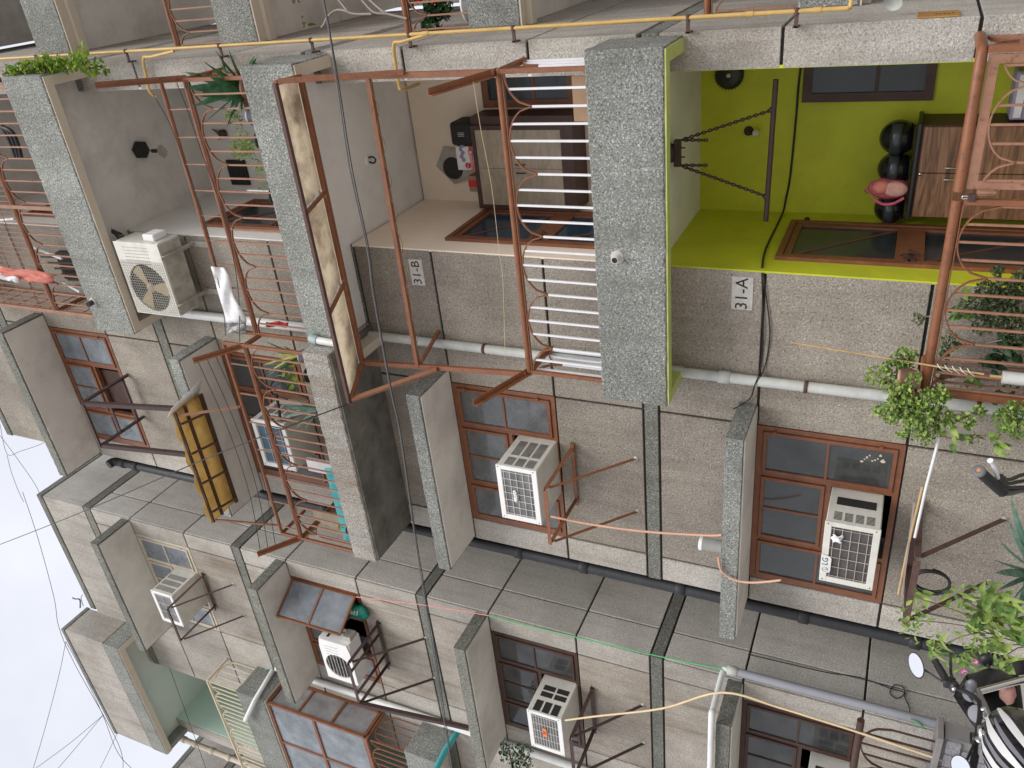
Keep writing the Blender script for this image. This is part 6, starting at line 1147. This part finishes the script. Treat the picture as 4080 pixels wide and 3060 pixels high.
# third floor clutter behind the cage
z5 = Zm(0, 700, 2.764); zc = Zm(0, 300, 3.319)
P = [[onY(z5(-40 + 90 * j, 985 + 30 * i + 14 * j + 10 * math.sin(j + i)), 5.5 - .03 * math.sin(j * 1.7 + i * 2)) for j in range(8)] for i in range(5)]; o = MB().grid(P).build('hanging_cloth', 'cloth_red', thick=.006); tag(o, 'faded red cloth hung outside the third-floor cage', 'cloth')
P = [[onY(z5(-40 + 50 * j, 1060 + 22 * i + 12 * j), 5.49 - .03 * math.sin(j * 1.7 + i)) for j in range(6)] for i in range(4)]; o = MB().grid(P).build('hanging_cloth', 'cloth_white', thick=.006); tag(o, 'white cloth under the faded red one on the third-floor cage', 'cloth')
t = thing('plastic_chair', 'black plastic chair with slatted back standing on the third-floor balcony', 'chair', (-1.6, 6.0, 9.44))
for i in range(3): MB().tube(smooth([onY(zc(-60 + 20 * i, 590 + 40 * i), 5.95), onY(zc(60 + 45 * i, 740), 5.95), onY(zc(150 + 45 * i, 920), 5.95), onY(zc(215 + 35 * i, 1100), 5.95)]), .022, 8).build('slat', 'black_plastic', t)
c = onY(zc(215, 640), 6.0); MB().cbox(c.x - .25, c.x + .2, 5.85, 6.3, 9.8, 9.85, b=.02).build('seat', 'black_plastic', t)
for dx in (-.22, .18):
    for yy in (5.9, 6.25): MB().tube([(c.x + dx, yy, 9.8), (c.x + dx * 1.15, yy, 9.46)], .018, 8).build('leg', 'black_plastic', t)
a_, b_ = onY(z5(290, 520), 6.2), onY(z5(600, 555), 6.2); o = MB().cbox(a_.x - .12, a_.x, 6.18, 6.22, 9.44, a_.z + .3, b=.004).build('leaning_board', 'leaf_yellow'); tag(o, 'mustard board leaning on the third-floor balcony', 'board')
t = thing('shoe_rack', 'dark metal rack with slats on the third-floor balcony', 'rack', (-2.8, 5.85, 9.44)); q = [onY(z5(*p), 5.8) for p in ((480, 860), (830, 1180))]
for i in range(6): x = q[0].x + (q[1].x - q[0].x) * i / 5; MB().bar((x, 5.8, 9.5), (x - .05, 5.82, q[0].z - .08 * i + .1), .02, .01).build('slat', 'steel_dark', t)
MB().cbox(q[1].x, q[0].x, 5.86, 5.95, 9.46, q[0].z - .1, b=.01).build('shelf', 'black_matt', t)
for i, (a_, b_) in enumerate((((380, 795), (680, 915)), ((690, 1170), (880, 1280)), ((0, 490), (160, 475)))): p_, q_ = onY(z5(*a_), 5.6), onY(z5(*b_), 5.6); o = MB().tube([p_, q_], .016, 8).build('white_tube', 'pvc_white'); tag(o, ('upper white tube lying inside the third-floor cage', 'lower white tube with black cap in the third-floor cage', 'white tube stub high in the third-floor cage')[i], 'tube')
# ledge clutter
P = [[onY(z7(725 + 5 * i + 25 * j + 95 * i / 11, 1040 + 50 * i), 5.45 - .02 * math.sin(i * 2.3 + j)) for j in range(4)] for i in range(12)]; o = MB().grid(P).build('tarpaulin', 'tarp_teal', thick=.004); tag(o, 'pale teal tarpaulin tucked behind the ledge railing', 'tarpaulin')
t = thing('folding_chair', 'black tube-frame chair folded behind the ledge railing', 'chair', (-4.2, 5.6, 6.35)); L3 = lambda pts, Y=5.62: smooth([onY(z7(*p), Y) for p in pts])
MB().tube(L3(((600, 620), (420, 690), (390, 600), (370, 500))), .016, 8).build('frame', 'black_plastic', t); MB().tube(L3(((560, 420), (400, 360), (330, 430), (345, 500), (450, 540)), 5.7), .014, 8).build('frame', 'black_plastic', t); MB().tube(L3(((600, 530), (480, 470), (460, 430), (520, 400)), 5.66), .014, 8).build('frame', 'black_plastic', t); q = onY(z7(520, 640), 5.68); MB().cbox(q.x - .2, q.x + .2, 5.7, 5.73, 6.38, 6.75, b=.02).build('seat', 'black_matt', t)
for i, (q0_, q1_, mt, lab) in enumerate((((540, 960), (700, 1080), 'box_white', 'white panel standing below the ledge air conditioner'), ((590, 1340), (720, 1500), 'wood_tan', 'tan plank propped at the far end of the ledge'))): a_, b_ = onY(z7(*q0_), 5.62), onY(z7(*q1_), 5.62); o = MB().cbox(min(a_.x, b_.x), max(a_.x, b_.x), 5.62, 5.65, 6.35, max(a_.z, b_.z) - .08, b=.003).build(('white_board', 'wooden_plank')[i], mt); tag(o, lab, 'board')
# ------------------------------------------------------------------ ground-floor odds and ends
def rod(name, lab, cat, a_, b_, Y0, Y1, r, mat): p_, q_ = onY(a_, Y0), onY(b_, Y1); o = MB().tube([p_, p_.lerp(q_, .5) + V((0, 0, .006)), q_], r, 8).build(name, mat); tag(o, lab, cat); return o
rod('plastic_conduit', 'white conduit reaching from the bracket to the vine', 'pipe', zA_(712, 85), zA_(508, 915), 5.45, 5.35, .011, 'pvc_white')
rod('bamboo_pole', 'bamboo pole lying on the rusty ground-floor bracket', 'pole', zA_(572, 495), zA_(372, 1385), 5.42, 5.42, .010, 'bamboo')
p_, q_ = onY(zA_(505, 610), 5.46), onY(zA_(400, 1390), 5.40); o = MB().bar(p_, q_, .05, .012).build('plank', 'stem_grey'); tag(o, 'weathered plank lying on the rusty ground-floor bracket', 'plank')
rod('bamboo_stick', 'thin bamboo cane tied upright to the ground-floor railing', 'cane', T(8, 280, 603), T(8, 1560, 815), 5.46, 5.46, .007, 'bamboo')
c = onY(T(8, 1740, 840), 5.46); t = thing('paint_roller', 'grey roller sleeve on a stick tied to the railing', 'roller', c); MB().tube([(c.x, 5.46, c.z + .05), (c.x, 5.46, c.z - .12)], .042, 16).build('sleeve', 'pvc_old', t); MB().tube([(c.x, 5.46, c.z + .12), (c.x, 5.46, c.z + .04)], .01, 8).build('handle', 'bamboo', t)
m = MB()
for i in range(5): p_ = onY(T(8, 1270 + 50 * i, 765 + 8 * i), 5.44); m.tube(smooth([p_ + V((.02, 0, .02)), p_ + V((0, -.02, 0)), p_ + V((-.03, 0, -.03))]), .003, 5)
o = m.build('white_twine', 'box_white'); tag(o, 'white twine lashing the bamboo cane to the railing', 'twine')
# stone-clad boundary pier and dark window guard at the lowest left
zb_ = Zm(3200, 2750, 2.5136); c = onY(zb_(1345, 465), 5.3); zt = c.z; xr = c.x
w_ = thing('boundary_wall', 'grey stone-clad boundary wall with pale coping at the lowest left', 'wall', (xr - 1, 5.4, .02)); MB().box(xr - 2.2, xr - .02, 5.33, 5.5, .02, zt - .06).build('core', 'stone_frame', w_); MB().cbox(xr - 2.25, xr, 5.28, 5.52, zt - .05, zt, b=.006).build('coping', 'stone_frame', w_)
for i in range(12):
    for j in range(7):
        a_ = xr - .03 - .17 * (i + 1) - (.085 if j % 2 else 0); z_ = zt - .07 - .125 * (j + 1)
        if z_ > .02: MB().cbox(a_ + .006, a_ + .164, 5.305 + rnd(0, .008), 5.335, z_ + .006, z_ + .119, b=.008).build('stone', 'stone_clad', w_)
gr = thing('iron_guard', 'dark maroon iron guard with hoop above the stone-clad wall', 'railing', (xr - .5, 5.35, zt)); zr_ = onY(zb_(575, 330), 5.36).z; xr_ = onY(zb_(575, 300), 5.36).x; MB().tube([(xr_, 5.36, zr_), (xr_ - 2, 5.36, zr_)], .032, 12).build('top_rail', 'wood_dark', gr)
run(gr, (xr_ - .02, 5.36), (xr_ - 1.9, 5.36), zt - .01, zr_ - .03, 14, 0, 4, .22, 'wood_dark', 'wood_dark', .014)
t = thing('roof_hook', 'bent dark iron rod standing on the left roof edge', 'rod', onY(T('b1', 520, 590), 6.05)); MB().tube(smooth([onY(T('b1', *q), 6.05) for q in ((500, 660), (498, 610), (470, 605), (452, 598))]), .012, 8).build('rod', 'wire_grey', t); MB().tube(smooth([onY(T('b1', *q), 6.05) for q in ((520, 650), (505, 600), (515, 580))]), .006, 8).build('stay', 'wire_grey', t)
c = onX(T(4, 970, -4), -.66); o = MB().lathe(c, [(0, 0), (.04, .006), (.055, .03), (.058, .033)], 18, (-.4, -.8, .2)).build('metal_bowl', 'pvc_old'); tag(o, 'white enamel bowl hanging beside the gas pipe end', 'bowl')
# ------------------------------------------------------------------ motorcycle parked facing the wall, steering turned left
K = 1.0
def D(x, y, d): return atD((x, y), d)
mo = thing('motorcycle', 'black motorcycle with white flame stripes on its tank, parked at the lower left', 'motorcycle', (-3.45, 3.0, 0))
Gr1, Gr2, Sw, Cn, Lf = D(3729, 2639, 4.5), D(3772, 2712, 4.42), D(3800, 2735, 4.36), D(3915, 2835, 4.12), D(3890, 2940, 3.95)
Lg2 = D(3885, 3010, 3.86); Lg1 = D(3870, 3090, 3.74)
hb = MB().tube(smooth([Gr2, Sw, Cn + V((.03, .03, .02)), Lf, Lg2]), .012, 10); hb.build('handlebar', 'black_plastic', mo)
gm = MB().tube([Gr2, Gr2.lerp(Gr1, .1), Gr1], [.019, .018, .018], 14)
for i in range(8): p = Gr2.lerp(Gr1, .12 + .1 * i); d = (Gr1 - Gr2).normalized(); gm.tube([p - d * .003, p + d * .003], .0205, 12)
gm.build('grip', 'rubber', mo); MB().tube([Gr1, Gr1 + (Gr1 - Gr2).normalized() * .012], .02, 12).build('bar_end', 'black_plastic', mo)
MB().tube([Lg2, Lg1], .018, 12).build('grip', 'rubber', mo)
lv_ = MB().tube(smooth([Sw + V((.02, .03, 0)), D(3790, 2688, 4.45), D(3788, 2640, 4.5), D(3786, 2600, 4.53)]), [.008] * 9 + [.006] * 4, 8); lv_.build('brake_lever', 'black_plastic', mo)
MB().ball(Sw, .035, .03, .028, n=12, m=8, noise=.15).build('switch_pod', 'black_plastic', mo); MB().cbox(Sw.x - .02, Sw.x + .03, Sw.y - .01, Sw.y + .04, Sw.z + .01, Sw.z + .05, b=.006).build('brake_reservoir', 'black_plastic', mo); MB().ball(D(3800, 2745, 4.3), .012, n=8, m=6).build('reflector', 'chrome', mo)
def mirror(c, u_, v_, ru, rv, root):
    n = ((EYE - c).normalized() + V((0, 0, .75))).normalized(); v_ = n.cross(u_).normalized(); u_ = v_.cross(n).normalized()
    s = MB(); P = []
    for i in range(7):
        th = math.pi / 2 * i / 6; P.append([c - n * (.022 * math.cos(th)) + u_ * (ru * math.sin(th) * math.cos(a)) + v_ * (rv * math.sin(th) * math.sin(a)) for a in [6.2832 * k / 24 for k in range(25)]])
    s.grid(P); s.build('mirror_shell', 'black_plastic', mo, thick=.003)
    g_ = MB(); g_.add([c + n * .001 + u_ * (ru * .93 * math.cos(a)) + v_ * (rv * .93 * math.sin(a)) for a in [6.2832 * k / 24 for k in range(24)]], [tuple(range(24))]); g_.build('mirror_glass', 'mirror', mo)
    MB().tube(smooth([c - n * .018, c.lerp(root, .5) - n * .01, root]), .006, 8).build('mirror_stalk', 'black_plastic', mo)
a_, b_ = D(3610, 2613, 4.5), D(3690, 2688, 4.5); u_ = (b_ - a_).normalized(); mirror((a_ + b_) / 2, u_, V((.62, .45, .0)).normalized().cross(u_).cross(u_).normalized() if False else (u_.cross((EYE - a_).normalized()) * .55 + (EYE - a_).normalized() * .85).normalized(), .072, .042, D(3752, 2715, 4.4))
c = D(3828, 3056, 3.75); u2 = (D(3800, 3050, 3.75) - D(3850, 3080, 3.75)).normalized(); mirror(c, u2, (u2.cross((EYE - c).normalized()) * .8 + (EYE - c).normalized() * .6).normalized(), .055, .045, D(3880, 2965, 3.9))
# headlamp cowl, windscreen and instruments beyond the bars
def sheet(name, mat, quad, Rr, th=.006, bulge=.03, n=7):
    A, B, C_, E_ = [V(q) for q in quad]; P = []
    nr = (B - A).cross(E_ - A).normalized()
    if nr.dot(EYE - A) < 0: nr = -nr
    for i in range(n + 1):
        s = i / n; P.append([(A.lerp(B, t / n)).lerp(E_.lerp(C_, t / n), s) + nr * (bulge * math.sin(math.pi * s) * math.sin(math.pi * t / n)) for t in range(n + 1)])
    MB().grid(P).build(name, mat, mo, thick=th)
sheet('headlamp_cowl', 'black_gloss', [D(3850, 2690, 4.62), D(3800, 2775, 4.5), D(3885, 2900, 4.3), D(3935, 2895, 4.25)], 0, .01, .05)
sheet('cowl_side', 'black_plastic', [D(3850, 2690, 4.62), D(3985, 2672, 4.6), D(4040, 2700, 4.5), D(3905, 2760, 4.4)], 0, .01, .05)
sheet('headlamp_back', 'black_plastic', [D(3850, 2690, 4.63), D(4060, 2690, 4.55), D(4080, 2850, 4.3), D(3935, 2895, 4.27)], 0, .01, -.05)
for (x, y, r_, d_) in ((3868, 2765, .045, 4.38), (3895, 2845, .05, 4.25)):
    c = D(x, y, d_); ax = (EYE - c + V((0, 0, .8))).normalized(); m = MB().lathe(c, [(r_, -.05), (r_, 0), (r_ * .9, .006)], 20, ax); m.build('instrument', 'black_plastic', mo); MB().lathe(c, [(0, .007), (r_ * .9, .006)], 20, ax).build('dial', 'decal_grey', mo)
MB().ball(D(3868, 2735, 4.36), .05, .02, .03).build('dash_panel', 'decal_grey', mo)
cl_ = MB().bar(D(3895, 2755, 4.25), D(3945, 2870, 4.02), .05, .018, b=.005); cl_.build('top_clamp', 'steel_bare', mo); MB().lathe(D(3918, 2828, 4.08), [(0, .02), (.012, .018), (.016, 0)], 14, (EYE - Cn).normalized()).build('ignition', 'chrome', mo)
for q in ((3897, 2795, 4.2), (3925, 2862, 4.05)): MB().tube([D(*q), D(q[0] - 14, q[1] - 2, q[2])], .013, 10).build('clamp_bolt', 'chrome', mo)
fk = D(3905, 2754, 4.25); fb = D(4085, 2706, 4.25); fd = (fb - fk).normalized(); MB().tube([fk, fk + fd * .32], .018, 14).build('fork_tube', 'chrome', mo); fe = fk + fd * .32; MB().tube([fe, fe + fd * .3], .026, 14).build('fork_slider', 'black_plastic', mo)
ic = D(3928, 2630, 4.6); MB().ball(ic, .045, .03, .04, n=12, m=8).build('indicator', 'black_plastic', mo); MB().tube([ic, D(3962, 2710, 4.5)], .009, 8).build('indicator_stalk', 'black_plastic', mo)
MB().ball(D(4015, 2765, 4.3), .055, .05, .035, n=12, m=8, noise=.35).build('dust_rag', 'cloth_rose', mo); sheet('leg_guard', 'black_matt', [D(4030, 2640, 4.4), D(4050, 2690, 4.38), D(4090, 2685, 4.38), D(4070, 2630, 4.4)], 0, .012, .01)
for i in range(4): MB().tube(smooth([Sw + V((0, 0, -.01 * i)), D(3835 + 5 * i, 2745 + 8 * i, 4.42), D(3880 + 4 * i, 2790 + 6 * i, 4.32), D(3935, 2800 + 9 * i, 4.2)]), .005, 6).build('control_cable', 'wire_black', mo)
for i in range(2): MB().tube(smooth([Lf, D(3870, 2920 + 12 * i, 4.05), D(3872, 2955 + 8 * i, 4.0), D(3905, 2975, 3.95)]), .006, 6).build('control_cable', 'wire_black', mo)
MB().ball(D(3905, 2955, 3.93), .028, n=10, m=7).build('lever_perch', 'steel_bare', mo)
# tank: one smooth shell from the steering head back to the seat
T0, T1 = D(3925, 2868, 3.95), D(4150, 3260, 3.05); T0.z = .955; T1.z = .84; hd = (T0 - T1); hl = V((hd.x, hd.y, 0)).normalized(); rt = V((hl.y, -hl.x, 0)); upv = (V((0, 0, 1)) - rt * .18).normalized()
ln = (T0 - T1).length; P = []; prof = [(0, .03), (.06, .085), (.18, .125), (.38, .15), (.6, .148), (.8, .115), (.95, .075), (1, .03)]
def tank_pt(s, a, g=0.0):
    for (s0, r0), (s1, r1) in zip(prof, prof[1:]):
        if s <= s1 + 1e-9: r_ = r0 + (r1 - r0) * (s - s0) / (s1 - s0); break
    c_ = T0.lerp(T1, s) - upv * (.10 - .02 * math.sin(math.pi * s)); ca, sa = math.cos(a), math.sin(a)
    return c_ + rt * ((r_ * 1.05 + g) * ca) + upv * (((r_ * .92 if sa > 0 else r_ * 1.1) + g) * sa)
for i in range(25): P.append([tank_pt(i / 24, 6.2832 * k / 28) for k in range(29)])
MB().grid(P).build('fuel_tank', 'black_gloss', mo)
def decal(pts, mat, name='tank_stripe', w0=.05):
    L_ = []
    n = 14
    for i in range(n + 1):
        t = i / n; s = pts[0][0] * (1 - t) + pts[1][0] * t; a = pts[0][1] * (1 - t) + pts[1][1] * t + pts[2] * math.sin(math.pi * t); w_ = w0 * math.sin(math.pi * min(1, .12 + .88 * t)) + .004
        L_.append([tank_pt(min(1, s), a - w_, .0022), tank_pt(min(1, s), a, .0026), tank_pt(min(1, s), a + w_, .0022)])
    MB().grid(L_).build(name, mat, mo)
for a0, a1, bnd, w0, s0, s1 in ((2.55, 2.3, .12, .12, .10, .95), (2.05, 1.8, .16, .13, .16, .95), (1.5, 1.4, .1, .10, .22, .95), (1.0, .95, .06, .11, .14, .95), (.5, .45, 0, .10, .12, .9)): decal([(s0, a0), (s1, a1), bnd], 'decal_white', w0=w0)
for a0, a1, s0, s1 in ((2.32, 2.05, .3, .95), (1.78, 1.6, .34, .95), (1.26, 1.18, .3, .95), (.76, .7, .28, .95)): decal([(s0, a0), (s1, a1), .08], 'decal_grey', w0=.06)
fc = tank_pt(.2, math.pi / 2); MB().lathe(fc - upv * .004, [(.034, 0), (.036, .012), (.03, .016), (0, .016)], 20, upv).build('filler_cap', 'chrome', mo); m = MB(); [m.lathe(fc + rt * (.0) + hl * (-.06 - .013 * i) * 0 + rt * (.036 * math.cos(i)) + hl * (.036 * math.sin(i)), [(0, .012), (.005, .012)], 6, upv) for i in range(6)]; m.build('cap_bolt', 'steel_bare', mo)
# the rest of the machine, below the frame
sA, sB = T1 - V((0, 0, .06)), T1 - hl * .65 - V((0, 0, .05)); m = MB(); P = []
for i in range(9):
    t = i / 8; c_ = sA.lerp(sB, t); P.append([c_ + rt * (.13 * math.cos(a)) + V((0, 0, (.06 if math.sin(a) > 0 else .05) * math.sin(a))) for a in [6.2832 * k / 16 for k in range(17)]])
m.grid(P); m.build('seat', 'black_matt', mo)
ft = fk + fd * .6; fw = V((T0.x, T0.y, 0)) + hl * .42; rw = V((T1.x, T1.y, 0)) - hl * .42
for c_, nm in ((fw, 'wheel'), (rw, 'wheel')):
    c_ = V((c_.x, c_.y, .31)); ty = MB(); P = [[c_ + hl * ((.255 + .055 * math.cos(b)) * math.cos(a)) + V((0, 0, (.255 + .055 * math.cos(b)) * math.sin(a))) + rt * (.05 * math.sin(b)) for b in [6.2832 * j / 10 for j in range(11)]] for a in [6.2832 * k / 32 for k in range(33)]]; wh = ty.grid(P).build('wheel', 'rubber', mo); ORG[wh.name] = ORG[mo.name]
    sp_ = MB(); [sp_.bar(c_, c_ + hl * (.2 * math.cos(a)) + V((0, 0, .2 * math.sin(a))), .025, .03, rt) for a in [i * 1.2566 for i in range(5)]]; sp_.lathe(c_ - rt * .04, [(0, 0), (.05, 0), (.05, .08), (0, .08)], 14, rt); sp_.build('rim', 'black_plastic', wh)
MB().tube([fe + fd * .28, V((fw.x, fw.y, .31)) + rt * .08], .024, 10).build('fork_slider', 'black_plastic', mo); MB().tube([T0 - rt * .09 - V((0, 0, .05)), V((fw.x, fw.y, .31)) - rt * .08], .022, 10).build('fork_slider', 'black_plastic', mo)
eb = (T0.lerp(T1, .5)); eb.z = .42; MB().obox(eb, hl, rt, V((0, 0, 1)), (.2, .13, .16), .03).build('engine', 'steel_bare', mo); MB().tube(smooth([eb + hl * .2 + V((0, 0, .05)), eb + hl * .28 - V((0, 0, .15)), eb - V((0, 0, .22)) + rt * .12, rw + rt * .16 + V((0, 0, .34))]), .03, 10).build('exhaust', 'chrome', mo)
MB().bar(T0 - V((0, 0, .12)), eb + V((0, 0, .1)), .05).build('frame_tube', 'black_plastic', mo); MB().bar(sB - V((0, 0, .04)), V((rw.x, rw.y, .31)) + rt * .1, .03).build('shock_absorber', 'steel_bare', mo); MB().bar(eb - hl * .15, V((rw.x, rw.y, .31)), .06, .05).build('swing_arm', 'black_plastic', mo); MB().tube([eb - rt * .12 - V((0, 0, .1)), V((eb.x, eb.y, .01)) - rt * .32], .012, 8).build('side_stand', 'black_plastic', mo)
# ------------------------------------------------------------------ bicycle: only one end of its handlebar reaches into the picture
bi = thing('bicycle', 'black handlebar grip with silver brake lever rising at the bottom edge', 'bicycle', (-1.75, 2.45, 0))
e1, e2 = D(3898, 1875, 2.5), D(3962, 1932, 2.56); dd = (e2 - e1).normalized(); MB().tube([e1, e1 + dd * .012, e2, e2 + dd * .06], [.0185, .0175, .0175, .017], 16).build('grip', 'rubber', bi); MB().lathe(e1 - dd * .001, [(0, 0), (.008, 0), (.0081, .0008)], 14, -dd).build('grip_plug', 'terracotta', bi); MB().lathe(e1, [(.009, .001), (.019, .001), (.02, -.008)], 16, -dd).build('grip_end', 'wire_grey', bi)
bc = D(4130, 1975, 2.75); MB().tube(smooth([e2 + dd * .05, D(4020, 1962, 2.62), D(4080, 1950, 2.7), bc, bc + V((-.05, .3, -.02))]), .0115, 10).build('handlebar', 'black_plastic', bi)
MB().tube(smooth([D(3975, 1905, 2.56), D(3968, 1880, 2.53), D(3960, 1860, 2.5), D(3945, 1835, 2.48)]), [.007] * 9 + [.006, .006, .007, .009], 8).build('brake_lever', 'steel_white', bi); MB().ball(D(3985, 1915, 2.57), .022, .02, .02, n=10, m=7, noise=.2).build('lever_clamp', 'black_plastic', bi)
for i in range(3): MB().tube(smooth([D(3992, 1905 + 14 * i, 2.57), D(4025, 1910 + 16 * i, 2.6), D(4070, 1893 + 24 * i, 2.66), D(4140, 1880 + 30 * i, 2.7)]), .006, 6).build('cable', 'wire_black', bi)
hx_ = bc + V((-.04, .15, 0)); gx_ = V((hx_.x, hx_.y, 0)); MB().tube([hx_ + V((0, 0, -.01)), gx_ + V((.06, 0, .62))], .016, 10).build('stem', 'black_plastic', bi)
fwd = V((.9, .43, 0)).normalized(); sd_ = V((-fwd.y, fwd.x, 0))
for c_ in (gx_ + fwd * .2, gx_ - fwd * .85):
    c_ = V((c_.x, c_.y, .33)); P = [[c_ + fwd * ((.31 + .02 * math.cos(b)) * math.cos(a)) + V((0, 0, (.31 + .02 * math.cos(b)) * math.sin(a))) + sd_ * (.02 * math.sin(b)) for b in [6.2832 * j / 8 for j in range(9)]] for a in [6.2832 * k / 36 for k in range(37)]]; wh = MB().grid(P).build('wheel', 'rubber', bi); ORG[wh.name] = ORG[bi.name]
    s_ = MB(); [s_.tube([c_, c_ + fwd * (.3 * math.cos(a)) + V((0, 0, .3 * math.sin(a)))], .002, 4) for a in [i * .2618 for i in range(24)]]; s_.build('spokes', 'chrome', wh)
h0 = gx_ + V((.06, 0, .6)); bbk = gx_ - fwd * .45 + V((0, 0, .3)); st_ = gx_ - fwd * .55 + V((0, 0, .68)); m = MB()
for a_, b_ in ((h0, bbk), (h0 + V((0, 0, -.04)), st_), (bbk, st_), (bbk, gx_ - fwd * .85 + V((0, 0, .33))), (st_, gx_ - fwd * .85 + V((0, 0, .33))), (h0, gx_ + fwd * .2 + V((0, 0, .33)))): m.tube([a_, b_], .015, 10)
m.build('frame', 'black_plastic', bi); MB().ball(st_ + V((0, 0, .06)), .11, .07, .035, n=14, m=8).build('saddle', 'black_matt', bi)
